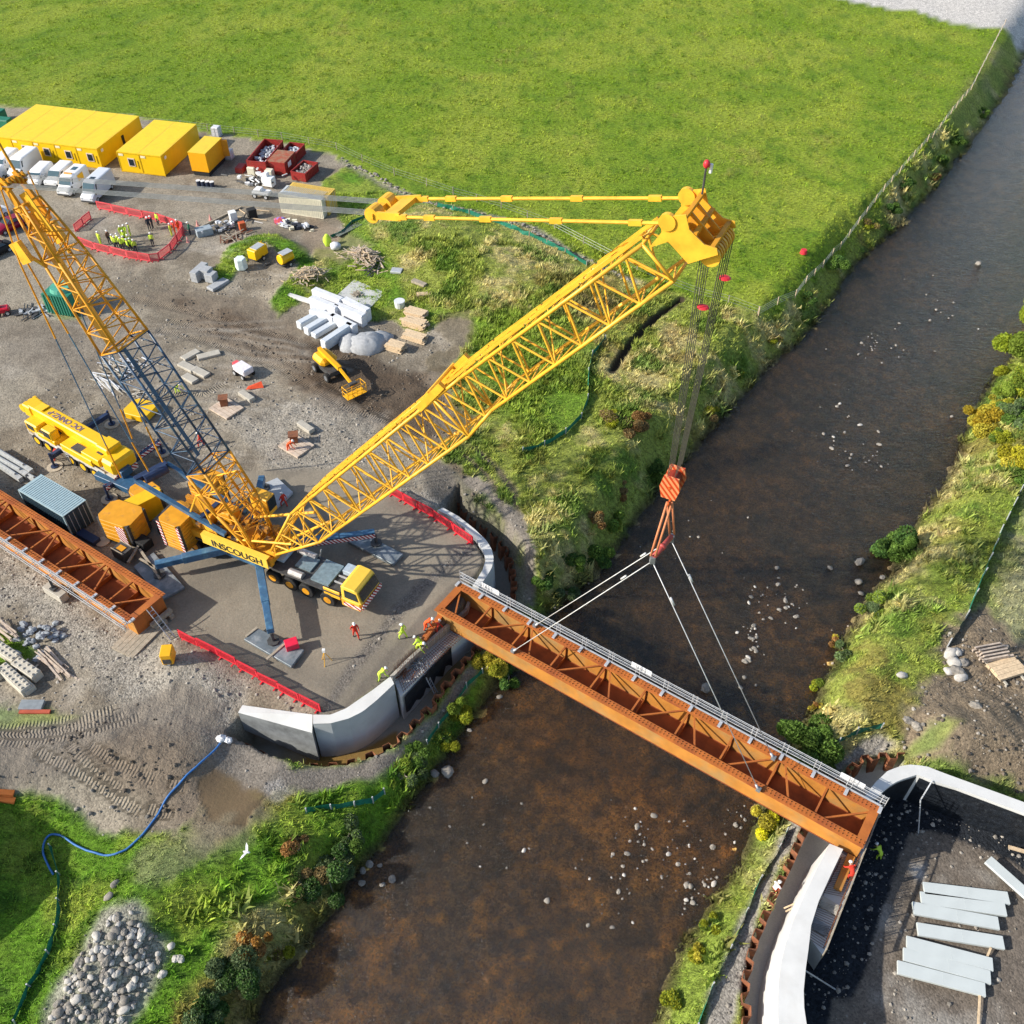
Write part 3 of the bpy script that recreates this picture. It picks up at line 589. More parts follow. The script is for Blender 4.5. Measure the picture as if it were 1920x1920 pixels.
# sheet pile cofferdams
def sheetpiles(pts,label,zt,zb):
    pts=[Vector((x,y,0)) for x,y in pts];L=[0]
    for a,b in zip(pts,pts[1:]): L.append(L[-1]+(b-a).length)
    T=L[-1];per=1.35;n=int(T/per*4);n-=n%4;rings=[];c=sum(pts,Vector())/len(pts)
    def at(s):
        j=max(q for q in range(len(L)) if L[q]<=s+1e-9);j=min(j,len(pts)-2);d=(pts[j+1]-pts[j]).normalized();return pts[j]+d*(s-L[j]),Vector((d.y,-d.x,0))
    r=thing('sheet_pile_wall',label,'sheet pile wall',(pts[0].x,pts[0].y,zb));prs=[]
    for k in range(n+1):
        ph=k%4;s=T*k/n;p,nn=at(min(s,T-1e-4));off=.24 if ph in(1,2) else -.24;ds=.12*per*(1 if ph in (0,2) else -1)
        p=p+nn*off;d=Vector((-nn.y,nn.x,0));p=p+d*ds*.6;prs.append((p,nn))
    h=.014
    mb=MB();mb.loft([[(p.x-nn.x*h,p.y-nn.y*h,zb),(p.x-nn.x*h,p.y-nn.y*h,zt),(p.x+nn.x*h,p.y+nn.y*h,zt),(p.x+nn.x*h,p.y+nn.y*h,zb)] for p,nn in prs]);mb.build('sheet_piling',RST2,r,True)
    return r
RST2=M('rusty sheet piling',(.27,.10,.045),.85,var=.25,scale=1.5,col2=(.16,.07,.04),fac2=(.45,.6),scale2=2)
sheetpiles(SPLW,'rusty zigzag sheet pile wall round the foot of the crane side abutment',SZ+.25,-4.6)
sheetpiles(SPRW,'rusty zigzag sheet pile wall beside the river strip of grass across the water',SZ+.35,-4.6)
# ================================================================ GIRDERS
def girder(p0,p1,w,z1,dep,label,rail_side,lead,nb=10):
    """p0,p1 : ends of the far top edge; the box girder extends w towards side"""
    p0=Vector(p0);p1=Vector(p1);L=(p1-p0).length;ax=math.atan2(p1.y-p0.y,p1.x-p0.x)
    r=thing('bridge_girder',label,'bridge girder',(p0.x,p0.y,z1-dep),ax)
    # local: x along, y from 0 to -w (towards the viewer)
    H=dep;fl=.62;tk=.045;mbT=MB()
    for y0 in (0,-w):
        s=-1 if y0==0 else 1
        mbT.box((L/2,y0+s*fl/2,H-tk/2),(L,fl,tk))
    mbT.box((.3,-w/2,H-tk/2),(.6,w-2*fl,tk));mbT.box((L-.3,-w/2,H-tk/2),(.6,w-2*fl,tk));mbT.build('top_flange',RST,r)
    mb=MB()
    mb.box((L/2,-w+.33,H/2),(L-.1,.04,H-.12));o=mb.build('web',RSL,r)
    mb=MB();mb.box((L/2,-.33,H/2),(L-.1,.04,H-.12));mb.build('web',RSL,r)
    mb=MB();mb.box((L/2,-w/2,.03),(L,w-.55,.06));mb.build('bottom_plate',RSF,r)
    mb=MB();
    for x in (.05,L-.05): mb.box((x,-w/2,H/2),(.05,w-.7,H-.12))
    for k in range(1,nb):
        x=L*k/nb;mb.box((x,-w/2,.28),(.03,w-.72,.42))
        for y in (-.42,-w+.42): mb.box((x,y,H/2),(.03,.16,H-.14))
    mb.build('diaphragm',RST,r)
    # plan bracing just below the top
    zb=H-.16;ya,yb=-.38,-w+.38
    for k in range(nb):
        xa,xb=L*k/nb,L*(k+1)/nb;xm=(xa+xb)/2
        m=MB()
        if k%2==0: m.bar((xa+.4,ya,zb),(xm,yb,zb),.12,.12)
        else: m.bar((xa+.3,yb,zb),(xb-.2,ya,zb),.12,.12)
        if 0<k: m.bar((xa,ya,zb-.02),(xa,yb,zb-.02),.13,.14)
        m.build('brace',RST,r)
    # studs on flanges
    mb=MB()
    n=int(L/.28)
    for k in range(n):
        x=.4+k*.28
        for y in (-.2,-.42,-w+.2,-w+.42): mb.box((x,y,H+.045),(.05,.05,.09))
    o=mb.build('shear_studs',RST,r);o['kind']='stuff'
    # railing
    ry=.28 if rail_side>0 else -w-.28;s=1 if rail_side>0 else -1
    mb=MB();nb2=15
    mb.bar((0,ry-s*.2,H+.05),(L,ry-s*.2,H+.05),.12,.05)
    for z in (.35,.7,1.1): mb.tube((-.1,ry,H+z-.15),(L+.1,ry,H+z-.15),.026,5)
    mb.tube((-.1,ry+s*.3,H+.35),(L+.1,ry+s*.3,H+.35),.026,5);mb.tube((-.1,ry+s*.3,H-.05),(L+.1,ry+s*.3,H-.05),.026,5)
    for k in range(nb2+1):
        x=L*k/nb2
        for dx in (-.16,.16):
            mb.tube((x+dx,ry,H-.3),(x+dx,ry,H+1.05),.026,5);mb.tube((x+dx,ry,H+.35),(x+dx,ry+s*.3,H+.35),.024,5);mb.tube((x+dx,ry+s*.3,H-.3),(x+dx,ry+s*.3,H+.5),.024,5)
        mb.box((x,ry-s*.55,H+.09),(.22,.5,.12))
    mb.build('handrail',LGR,r)
    return r,L,ax
gt=1.3;g0=P(862,1092,gt);g1=P(1652,1514,gt)
gird,GL,GAX=girder(g0,g1,3.45,gt,1.95,'rust orange steel box girder hanging from the crane over the river',1,0)
for u,v in ((915,1113),(1228,1275),(1597,1473)):
    pass
gd=(g1-g0).normalized();gn=Vector((gd.y,-gd.x,0))
def gpt(s,t,z=gt): return g0+gd*(GL*s)+gn*t+Vector((0,0,z-gt))
for s,l in ((.075,'white board'),(.47,'white board'),(.935,'white board')):
    m=MB();c=gpt(s,-.34,gt+.35);m.box((0,0,0),(1.7,.03,.6));o=m.build('sign_board',WHT,gird);o.location=(GL*s,.62,2.25);
# lifting lugs + bearings under
m=MB();m.box((GL*.975,-3.0,-.25),(.7,.5,.3));m.box((.9,-.7,-.3),(.7,.5,.3));m.build('bearing',GRY,gird)
# second girder on stands
l1=P(310,1113,2.1);dl=(P(310,1113,2.1)-P(0,918,2.1)).normalized();l0=l1-dl*33
gird2,_,_=girder(l0,l1,3.6,2.1,1.95,'rust orange steel box girder waiting on the ground on stands beside the grey blue container',-1,0)
for s,nm in ((.72,0),(.985,1),(.3,1)):
    pass
# concrete block with raking prop under the girder, timber cribs
def block(u,v,d,rz,label,mat=None,z=None,grp=None,cat='concrete block',name='concrete_block',lift=0):
    g=G(u,v) if z is None else P(u,v,z);m=MB();x,y,h=d
    m.box((0,0,h/2),d);o=single(m,name,mat or CO2,label,cat,(g.x,g.y,g.z+lift-.03),rz,grp,bev=.04);return o
def azp(a,b,z=0): p,q=P(*a,z),P(*b,z);return math.atan2(q.y-p.y,q.x-p.x)
az=azp((88,1105),(128,1130))
block(108,1117,(2.2,.75,.8),az,'grey concrete block carrying the raking prop of the waiting girder')
m=MB();c=G(108,1117)+Vector((0,0,.8));m.bar(c,P(88,1078,2.2),.2,.2);m.box((c.x,c.y,c.z+.1),(.5,.5,.15),az);single(m,'raking_prop',DRK,'dark raking steel prop between the concrete block and the waiting girder','prop',world=True)
m=MB();c=G(258,1200);
for k in range(5): m.box((-.9+k*.45,0,.15+.0*k),(.42,3.2,.3))
single(m,'timber_mat',WDG,'pale timber mat of thick planks under the end of the waiting girder','timber mat',(c.x,c.y,c.z-.02),azp((222,1205),(258,1223)))
m=MB();c=G(292,1158)
for k in range(3): m.box((0,-.7+.7*k,.2),(2.6,.35,.4))
for k in range(3): m.box((-.9+.9*k,0,.56),(.35,2,.32))
single(m,'timber_crib',WDG,'stacked timber crib beneath the end of the waiting girder','timber crib',(c.x,c.y,c.z),GAX)
def ladder(p,q,label,mat=LGR,w=.42,wid=None):
    p=Vector(p);q=Vector(q);d=q-p;n=d.cross(Vector((0,0,1))).normalized()
    if wid is not None:n=Vector(wid).normalized()
    r=thing('ladder',label,'ladder',tuple(p));m=MB()
    for s in(-1,1): m.bar(p+n*s*w/2,q+n*s*w/2,.05,.08)
    m.build('rail',mat,r,True);m=MB();k=int(d.length/.3)
    for i in range(1,k): m.tube(p.lerp(q,i/k)-n*w/2,p.lerp(q,i/k)+n*w/2,.02,5)
    m.build('rung',mat,r,True);return r
ladder(G(325,1198),P(279,1140,2.3),'silver ladder leaning on the end of the waiting girder')
ladder(P(819,1302,-3.9),P(790,1248,SHZ+.5),'ladder leaning against the black patch of the abutment face')
# ================================================================ BIG CRANE
U=Vector((.8977,-.4405,0)).normalized();NN=Vector((-U.y,U.x,0));F0=Vector((-19.55,52.77,2.5))
def pl(s,z,n=0.): return Vector((F0.x,F0.y,0))+U*s+NN*n+Vector((0,0,z))
SC=pl(-2.4,0)                     # slewing centre
cr=thing('lattice_crane','huge yellow and blue lattice boom crane on a dark truck carrier lifting the orange girder','crane',(SC.x,SC.y,0))
def lattice(parent,A,B,st,mat,chr_=.085,dr=.045,name='lattice_section',names=None,seg=2.6,offs=None,rungs=False):
    """st: list of (t, width, depth). A,B points; depth direction is perpendicular in the vertical plane"""
    A=Vector(A);B=Vector(B);ax=(B-A).normalized();up=NN.cross(ax);
    if up.z<0: up=-up
    L=(B-A).length
    def wd(t):
        for (t0,w0,d0),(t1,w1,d1) in zip(st,st[1:]):
            if t<=t1+1e-9: k=(t-t0)/(t1-t0+1e-9);return w0+(w1-w0)*k,d0+(d1-d0)*k
        return st[-1][1:]
    def C(t,i,j):
        w_,d_=wd(t);o_=0
        if offs:
            for (t0,a0),(t1,a1) in zip(offs,offs[1:]):
                if t0<=t<=t1+1e-9: o_=a0+(a1-a0)*(t-t0)/(t1-t0+1e-9)
        return A+ax*(L*t)+NN*(w_/2*i)+up*(d_/2*j+o_)
    ts=[s_[0] for s_ in st];n=max(2,int(L*(ts[-1]-ts[0])/seg));T=[ts[0]+(ts[-1]-ts[0])*k/n for k in range(n+1)]
    m=MB()
    for i in(-1,1):
        for j in (-1,1):
            tt=sorted(set(ts));
            for a,b in zip(tt,tt[1:]): m.tube(C(a,i,j),C(b,i,j),chr_,7)
    m.build('chord',mat,parent,True,smooth=True);m=MB()
    for k in range(n):
        a,b=T[k],T[k+1];mid=(a+b)/2
        for j in(-1,1):      # top and bottom faces
            m.tube(C(a,-1,j),C(mid,1,j),dr*.8,5,cap=False);m.tube(C(mid,1,j),C(b,-1,j),dr*.8,5,cap=False)
        for i in(-1,1):      # side faces: warren
            m.tube(C(a,i,-1),C(mid,i,1),dr,5,cap=False);m.tube(C(mid,i,1),C(b,i,-1),dr,5,cap=False)
        if rungs:
            for j in(-1,1): m.tube(C(a,-1,j),C(a,1,j),dr*.8,5,cap=False)
            for i in(-1,1): m.tube(C(a,i,-1),C(a,i,1),dr*.8,5,cap=False)
        if k%2==0: m.tube(C(a,-1,-1),C(a,1,1),dr*.7,5,cap=False)
    for t in (T[0],T[-1]):
        for i in(-1,1): m.tube(C(t,i,-1),C(t,i,1),dr*1.2,6)
        for j in(-1,1): m.tube(C(t,-1,j),C(t,1,j),dr*1.2,6)
    m.build('lacing',mat,parent,True,smooth=True);return C
# --- main boom
TIP=pl(31.0,38.6);FT=pl(.2,2.7);ax=(TIP-FT).normalized();BL=(TIP-FT).length;bup=NN.cross(ax);bup=bup if bup.z>0 else -bup
C1=lattice(cr,FT,TIP,[(.02,1.9,.5),(.17,3.1,3.0),(.60,3.1,3.0)],YEL,.12,.075,seg=2.15,offs=[(0,0),(.17,.15),(.6,.15),(1,.15)])
C2=lattice(cr,FT,TIP,[(.60,3.1,3.0),(.66,2.9,2.55),(.965,2.7,2.2)],YEL,.11,.070,seg=2.1,offs=[(0,.15),(.60,.15),(.66,.37),(.965,.1),(1,.1)])
m=MB()
for i in(-1,1): # foot plates
    a=C1(.02,i,0)
    m.ob(FT+NN*i*.95+ax*.1,ax*.75,NN*.08,bup*.42)
m.tube(FT-NN*1.3,FT+NN*1.3,.16,10);m.build('foot_bracket',YEL,cr,True)
# pendants and catwalk along the top
m=MB()
for k,off in enumerate((-.75,-.35,.35,.75)):
    n=9
    for q in range(n):
        a=.14+.83*q/n;b=.14+.83*(q+.96)/n
        ws=1.0
        pa=C1(a,off,1) if a<.6 else C2(a,off,1);pb=C1(b,off,1) if b<.6 else C2(b,off,1)
        m.bar(pa+bup*.22,pb+bup*.22,.11,.08,up=bup)
m.build('pendant_bar',YEL,cr,True)
m=MB()
for q in range(15):
    a=.13+.84*q/15;b=.13+.84*(q+.9)/15
    pa=C1(a,0,1) if a<.6 else C2(a,0,1);pb=C1(b,0,1) if b<.6 else C2(b,0,1);m.bar(pa+bup*.1,pb+bup*.1,.62,.03,up=bup)
m.build('catwalk',M('pale yellow grating',(.66,.44,.10),.6,var=.15),cr,True)
m=MB() # joint bracket at mid boom
for i in(-1,1):
    m.bar(C1(.57,i,1)+bup*.15,C1(.63,i,1)+bup*.35,.28,.45,up=bup)
m.tube(C1(.6,-1.05,1)+bup*.5,C1(.6,1.05,1)+bup*.5,.12,8);m.build('joint_bracket',YEL,cr,True)
# --- boom head
def bp_(s,d,n): return TIP+ax*s+bup*d+NN*n
m=MB()
poly=[(-1.5,.9),(-.5,1.1),(-.3,1.35),(.45,1.35),(.95,1.05),(.62,.45),(.72,-.5),(1.05,-.95),(.9,-1.2),(-.15,-.85),(-.5,-.75),(-.55,.6)]
for i in(-1,1):
    vs=[bp_(a,b,i*1.3) for a,b in poly]+[bp_(a,b,i*1.37) for a,b in poly];n=len(poly)
    m.add(vs,[tuple(range(n)),tuple(range(n,2*n))[::-1]]+[(k,(k+1)%n,n+(k+1)%n,n+k) for k in range(n)])
m.build('head_side_plate',YEL,cr,True)
m=MB();m.ob(bp_(-.45,.05,0),ax*.05,NN*1.28,bup*.75);m.build('head_end_plate',YEL,cr,True)
for a,b in ((.7,.95),(.6,.1),(.8,-.85)):
    m=MB();m.bar(bp_(a,b,-1.3),bp_(a,b,1.3),.2,.2);m.build('head_cross_member',YOR,cr,True)
for n in(-.45,.45):
    m=MB();m.ob(bp_(.25,.05,n),ax*.5,NN*.04,bup*.9);m.build('head_rib',YOR,cr,True)
for k in range(9):
    m=MB();m.tube(bp_(.35,-1.15,-1.05+k*.26),bp_(.35,-1.15,-1.05+k*.26+.14),.48,16);m.build('sheave',YOR if k%2 else YEL,cr,True)
for n in(-1,1):
    m=MB();m.tube(bp_(.05,1.3,n*1.2),bp_(.05,1.3,n*1.45),.4,18);m.build('pendant_pin',YEL,cr,True)
m=MB();t0=bp_(.9,1.0,.9);t1=t0+Vector((0,0,1.1));m.tube(t0,t1+Vector((0,0,.2)),.05,6);m.build('mast_light_post',DRK,cr,True)
m=MB();m.ell(t1+Vector((0,0,.3)),(.16,.16,.2));m.build('warning_light',RED,cr,True,smooth=True)
m=MB();m.tube(t1+Vector((.22,0,-.1)),t1+Vector((.22,0,.3)),.08,8);m.build('wind_gauge',WHT,cr,True)
# --- derrick mast
MA=pl(-1.2,3.2);MT=pl(-14.9,31.2);MT2=pl(-15.6,32.7)
C3a=lattice(cr,MA,MT,[(.0,2.4,.7),(.12,3.0,1.9),(.25,3.0,2.2)],YOR,.12,.065,seg=1.9,rungs=True)
C3b=lattice(cr,MA,MT,[(.252,3.0,2.2),(.60,3.0,2.2)],NVB,.10,.055,seg=1.9,rungs=True)
C3c=lattice(cr,MA,MT,[(.602,3.0,2.2),(.82,2.3,1.7),(.95,1.5,1.1)],YOR,.10,.06,seg=1.7,rungs=True)
max_=(MT-MA).normalized();mup=NN.cross(max_);mup=mup if mup.z>0 else -mup
m=MB() # plate cladding inside the mast
for a,b,j in ((.61,.69,1),(.62,.93,-1)):
    m.bar(C3c(a,-.35,-.6),C3c(b,-.35,-.6),.75,.06,up=mup)
m.bar(C3c(.88,-.35,1)+mup*.1,C3c(.97,-.35,1)+mup*.1,.08,.9,up=mup);m.build('mast_plate',YEL,cr,True)
m=MB();m.bar(C3b(.27,.2,-1)+mup*.1,C3b(.59,.2,-1)+mup*.1,.35,.02,up=mup);m.build('mast_walkway',M('dusty blue walkway',(.06,.12,.20),.6,var=.2),cr,True)
m=MB();
for i in (-1,1): m.bar(C3c(.90,i*.8,0),MT+NN*i*.6+max_*.4,.2,.5,up=mup)
m.tube(MT-NN*1.0,MT+NN*1.0,.22,10);m.bar(MT-NN*.8,MT+NN*.8,.35,.35)
for i in(-1,1): m.bar(MT+NN*i*.6,pl(-16.6,35.2,i*.9),.14,.14)
m.bar(pl(-15.9,33.6,-.9),pl(-15.9,33.6,.9),.12,.12)
m.build('mast_head',YOR,cr,True)
for k in range(6):
    m=MB();m.tube(MT+NN*(-.85+k*.3)+U*.3,MT+NN*(-.85+k*.3+.14)+U*.3,.34,14);m.build('sheave',YOR,cr,True)
# knee brackets and back pendants
KB=[pl(-14.3,27.0,s*1.55)-max_*.2 for s in(-1,1)]
for K,s in zip(KB,(-1,1)):
    m=MB();m.ob(K-U*.3,max_*.75,NN*.18,mup*.55);m.bar(K,C3c(.82,s*.9,-1),.18,.2);m.build('knee_bracket',YEL,cr,True)
AE=[pl(-11.0,7.5,s*1.5) for s in(-1,1)];RB=[P(227,895,3.5),P(306,866,7.6)]
for K,s,E1,E2 in ((KB[0],-1,P(227,895,4.0),P(283,891,6.2)),(KB[1],1,P(248,822,6.0),P(305,866,7.6))):
    Kb=pl(-14.9,26.0,s*1.5)
    for off,E in ((-.25,E1),(.25,E2)):
        m=MB();m2=MB();a=Kb+NN*off;b=E;m.tube(a,a.lerp(b,.3),.07,6);m2.tube(a.lerp(b,.3),a.lerp(b,.82),.05,6);m.tube(a.lerp(b,.82),b,.07,6)
        m.tube(MT+NN*(s*1.2+off),a,.06,6);m.build('back_pendant',YOR,cr,True);m2.build('back_pendant_rod',BLU,cr,True)
# forward luffing ropes: mast head -> floating block -> boom head
PB=pl(14.1,35.9)
for s in(-1,1):
    m=MB()
    for k in range(5):
        o=s*(.45+.085*k*1.0);m.tube(MT+NN*(s*(.45+.13*k)),PB+NN*(s*(.4+.13*k)),.02,4,cap=False)
    m.build('luffing_rope',GRY,cr,True)
pax=(bp_(-.1,1.3,0)-PB).normalized();pup=NN.cross(pax);pup=pup if pup.z>0 else -pup
m=MB()
for i in(-1,1):
    m.tube(PB+NN*i*.3,PB+NN*i*1.0,.42,16)
    m.bar(PB+NN*i*.9,PB+NN*i*1.1+pax*1.9,.12,.4,up=pup)
m.bar(PB-NN*1.1,PB+NN*1.1,.3,.3);m.bar(PB+pax*1.2-NN*1.0,PB+pax*1.2+NN*1.0,.8,.25,up=pup);m.build('floating_block',YEL,cr,True)
m=MB()
for i in(-1,1):
    a=PB+NN*i*1.1+pax*2.0;b=bp_(-.1,1.3,i*1.3)
    m.tube(a,b,.085,8)
    for t in(.0,.12,.35,.62,.9): c=a.lerp(b,t);m.ob(c,pax*.32,NN*.10,pup*.12)
m.build('boom_pendant',YEL,cr,True)
# thin tag line from far left to boom
# --- hoist ropes, hook block, spreader
HX,HY=9.06,38.73;HZ=23.6
m=MB()
for k in range(10):
    o=-1.05+.235*k;top=bp_(.35,-1.15,o)
    side=.55 if k%2 else -.55
    top=top+U*side*.8;bot=Vector((HX,HY,HZ+.7))+NN*(o*.62)+U*(side*.35);m.tube(top,bot,.026,4,cap=False)
m.build('hoist_rope',ROP,cr,True)
for k in(0,1):
    m=MB();c=Vector((HX,HY,0))+U*(.7 if k else .1);c.z=35.0+k*1.3;m.ell(c+NN*(.6 if k else -.2),(.3,.3,.08),10,4);m.build('rope_marker_flag',RED,cr,True)
hb=thing('hook_block','orange red striped hook block hanging below the crane ropes','hook block',(HX,HY,HZ-1.5),math.atan2(U.y,U.x))
hb.scale=(.72,.72,.85)
ST=stripes('hook stripes','#b8401c','#d88a5c',1.2)
for i in(-1,1):
    m=MB();poly=[(-.55,-.9),(-.8,0),(-.6,.85),(.6,.85),(.8,0),(.55,-.9)]
    vs=[(a,i*.55-.0,1.5+b) for a,b in poly]+[(a,i*.85,1.5+b) for a,b in poly];m.add(vs,[tuple(range(6)),tuple(range(6,12))[::-1]]+[(k,(k+1)%6,6+(k+1)%6,6+k) for k in range(6)]);m.build('cheek_plate',ST,hb,bev=.02)
m=MB()
for k in range(6): m.tube((0,-.45+.16*k,1.7),(0,-.45+.16*k+.09,1.7),.6,14)
m.build('sheave',M('dark red paint',(.25,.03,.015),.5),hb);m=MB();m.tube((0,-.9,1.6),(0,.9,1.6),.12,8);m.bar((0,0,1.3),(0,0,.3),.5,.3);m.build('crosshead',M('orange red paint',(.55,.10,.02),.5),hb)
m=MB();m.path([(0,0,.5),(0,.25,.3),(0,.42,0),(0,.25,-.3),(0,0,-.42),(0,-.3,-.35),(0,-.42,-.1)],.13,8);m.build('hook',M('orange red paint',(.55,.10,.02),.5),hb,smooth=True)
# spreader: inclined pink-red bar, slings
SPA=P(1230,1030,18.0);SPB=P(1265,990,18.0)
c=(SPA+SPB)/2;dd=Vector((c.x-HX,c.y-HY,0));SPA-=dd;SPB-=dd
sl_=thing('lifting_spreader','red spreader bar with orange round slings under the hook block','spreader bar',(HX,HY,17.8))
m=MB();m.tube(SPA,SPB,.17,10);m.tube(SPA.lerp(SPB,.45),SPA.lerp(SPB,.55),.22,10);m.build('bar',M('faded red beam',(.45,.07,.06),.5),sl_,True,smooth=True)
SLM=M('orange sling fabric',(.62,.22,.10),.8)
for E in (SPA,SPB):
    for o in(-.14,.14):
        m=MB();m.tube(Vector((HX+o,HY,HZ-1.8)),E+Vector((o,0,.2)),.07,6);m.build('round_sling',SLM,sl_,True,smooth=True)
m=MB()
for E in (SPA,SPB): m.box(tuple(E+Vector((0,0,-.15))),(.3,.3,.5))
m.build('shackle',GRY,sl_,True)
lugs=[(gpt(0,0),(962,1220)),(None,(1003,1171)),(None,(1422,1480)),(None,(1450,1421))]
sg=thing('lifting_sling','set of four long white wire slings from spreader to girder','sling',(HX,HY,1.3))
for E,(u,v) in ((SPA,(962,1221)),(SPB,(1003,1173)),(SPA,(1422,1481)),(SPB,(1450,1422))):
    q=P(u,v,gt+.1);m=MB();m.tube(E+Vector((0,0,-.3)),q,.034,6);d=(q-E).normalized();m.tube(E+d*3.0,E+d*3.6,.07,6);m.tube(q-d*.5,q,.09,6);m.build('wire_sling',WRP if u<1100 else LGR,sg,True,smooth=True)
    m=MB();m.box((q.x,q.y,gt+.16),(.3,.3,.25),GAX);m.build('lug',GRY,sg,True)
# --- superstructure
m=MB()
for n in(-1.45,1.45):
    m.bar(pl(-10.2,2.75,n),pl(.9,2.75,n),.35,.75)
m.bar(pl(-9.9,2.6,0),pl(-8.6,2.6,0),3.2,.7);m.bar(pl(-4.0,2.6,0),pl(.5,2.6,0),2.6,.8);m.bar(pl(.5,2.6,-1.5),pl(.5,2.6,1.5),.5,.5)
m.build('turntable_frame',YOR,cr,True)
m=MB();m.tube(pl(-2.4,1.6),pl(-2.4,2.25),1.5,24);m.build('slewing_ring',DRK,cr,True)
for s0,s1 in ((-8.3,-6.8),(-6.4,-5.0)):
    m=MB();c0=(s0+s1)/2;m.tube(pl(c0,3.2,-1.1),pl(c0,3.2,1.1),.62,18);m.build('winch_drum',ROP,cr,True)
    m=MB()
    for n in(-1.15,1.15): m.tube(pl(c0,3.2,n-.05),pl(c0,3.2,n+.05),.82,18)
    m.build('winch_flange',YEL,cr,True)
# side panel with lettering
pa=pl(-5.9,2.85,-1.86);pb=pl(.75,2.85,-1.86)
m=MB();m.bar(pa,pb,.08,1.0);m.bar(pa+NN*.2+Vector((0,0,.54)),pb+NN*.2+Vector((0,0,.54)),.5,.06);m.build('side_panel',YEC2:=M('sign yellow paint',(.80,.52,.06),.5,var=.05),cr,True)
def text(parent,s,p,ex,up,size,mat,name='lettering',dep=.012):
    cu=bpy.data.curves.new(name,'FONT');cu.body=s;cu.size=size;cu.extrude=dep;cu.align_x='CENTER';cu.align_y='CENTER';cu.offset=.012
    t=bpy.data.objects.new(name,cu);COL.objects.link(t);bpy.context.view_layer.update();dg=bpy.context.evaluated_depsgraph_get()
    me=bpy.data.meshes.new_from_object(t.evaluated_get(dg));bpy.data.objects.remove(t);bpy.data.curves.remove(cu)
    o=bpy.data.objects.new(name,me);COL.objects.link(o);me.materials.clear();me.materials.append(mat)
    ex=Vector(ex).normalized();up=Vector(up);up=(up-ex*up.dot(ex)).normalized();ez=ex.cross(up)
    R=Matrix((ex,up,ez)).transposed();o.parent=parent
    M0=Matrix.Translation(Vector(p))@R.to_4x4()
    if parent is not None:
        M0=(Matrix.Translation(parent.location)@parent.rotation_euler.to_matrix().to_4x4()).inverted()@M0
    o.matrix_basis=M0;return o
TXT=M('black lettering',(.03,.03,.03),.5)
text(cr,'INSCOUGH',pl(-2.3,2.83,-1.92),U,(0,0,1),1.0,TXT)
# blue A-frame lying towards the rear
AF=[P(275,890,5.9),P(302,866,8.1)]
A1,A2=pl(-12.2,6.4,-1.35),pl(-11.2,6.4,1.35);B1,B2=pl(-3.6,3.9,-1.35),pl(-3.6,3.9,1.35)
m=MB();m.bar(A1,B1,.34,.4);m.bar(A2,B2,.34,.4);m.build('a_frame_beam',BLU,cr,True)
m=MB();m.bar(A1,A2,.5,.5);m.tube(A1.lerp(A2,.15)+U*.5,A1.lerp(A2,.85)+U*.5,.42,12);m.build('a_frame_head_beam',DBL,cr,True);m=MB();m.bar(A1.lerp(B1,.72),A2.lerp(B2,.72),.42,.4);m.build('a_frame_cross_beam',DBL,cr,True)
m=MB()
for k in range(14): m.tube(A1.lerp(A2,.25+.04*k)+U*.3,pl(-6.5,3.6,-.5+.08*k),.018,4,cap=False)
m.build('reeving_rope',ROP,cr,True)
# yellow raised lattice braces near the boom foot
m=MB()
for n in(-1,1):
    for (a,b) in (((-8.0,3.0),(-5.6,7.4)),((-5.6,7.4),(-1.6,3.1)),((-5.6,7.4),(-4.6,3.1)),((-5.6,7.4),(-3.2,8.9)),((-3.2,8.9),(-1.2,3.4))):
        m.tube(pl(a[0],a[1],n*1.3),pl(b[0],b[1],n*1.3),.085,6)
m.tube(pl(-5.6,7.4,-1.3),pl(-5.6,7.4,1.3),.09,6);m.tube(pl(-3.2,8.9,-1.3),pl(-3.2,8.9,1.3),.09,6)
m.tube(pl(-2.6,3.6,-1.2),pl(3.2,5.8,-1.2),.10,6);m.tube(pl(-2.6,4.0,1.2),pl(4.0,7.5,1.2),.12,6)
m.build('stay_frame',YEL,cr,True)
m=MB();m.ob(pl(-2.6,4.6,2.6),U*.9,NN*.55,Vector((0,0,.9)));m.build('operator_cab',YEL,cr,True,bev=.06)
m=MB();m.ob(pl(-1.68,4.8,2.6),U*.02,NN*.48,Vector((0,0,.6)));m.build('cab_window',GLS,cr,True)
m=MB();m.ob(pl(-6.5,4.1,0),U*1.2,NN*.9,Vector((0,0,.6)));m.ob(pl(-4.4,4.2,.4),U*.6,NN*.6,Vector((0,0,.7)));m.build('engine_housing',YOR,cr,True,bev=.05)
m=MB();rg=random.Random(5)
for k in range(46):
    s=rg.uniform(-8,0);n=rg.uniform(-1.3,1.3);m.ob(pl(s,3.3+rg.random()*.7,n),U*rg.uniform(.1,.4),NN*rg.uniform(.1,.3),Vector((0,0,rg.uniform(.1,.35))))
m.build('hydraulic_gear',M('orange machinery',(.45,.20,.03),.5,var=.3,scale=4,col2=(.08,.07,.06),fac2=(.45,.55)),cr,True)
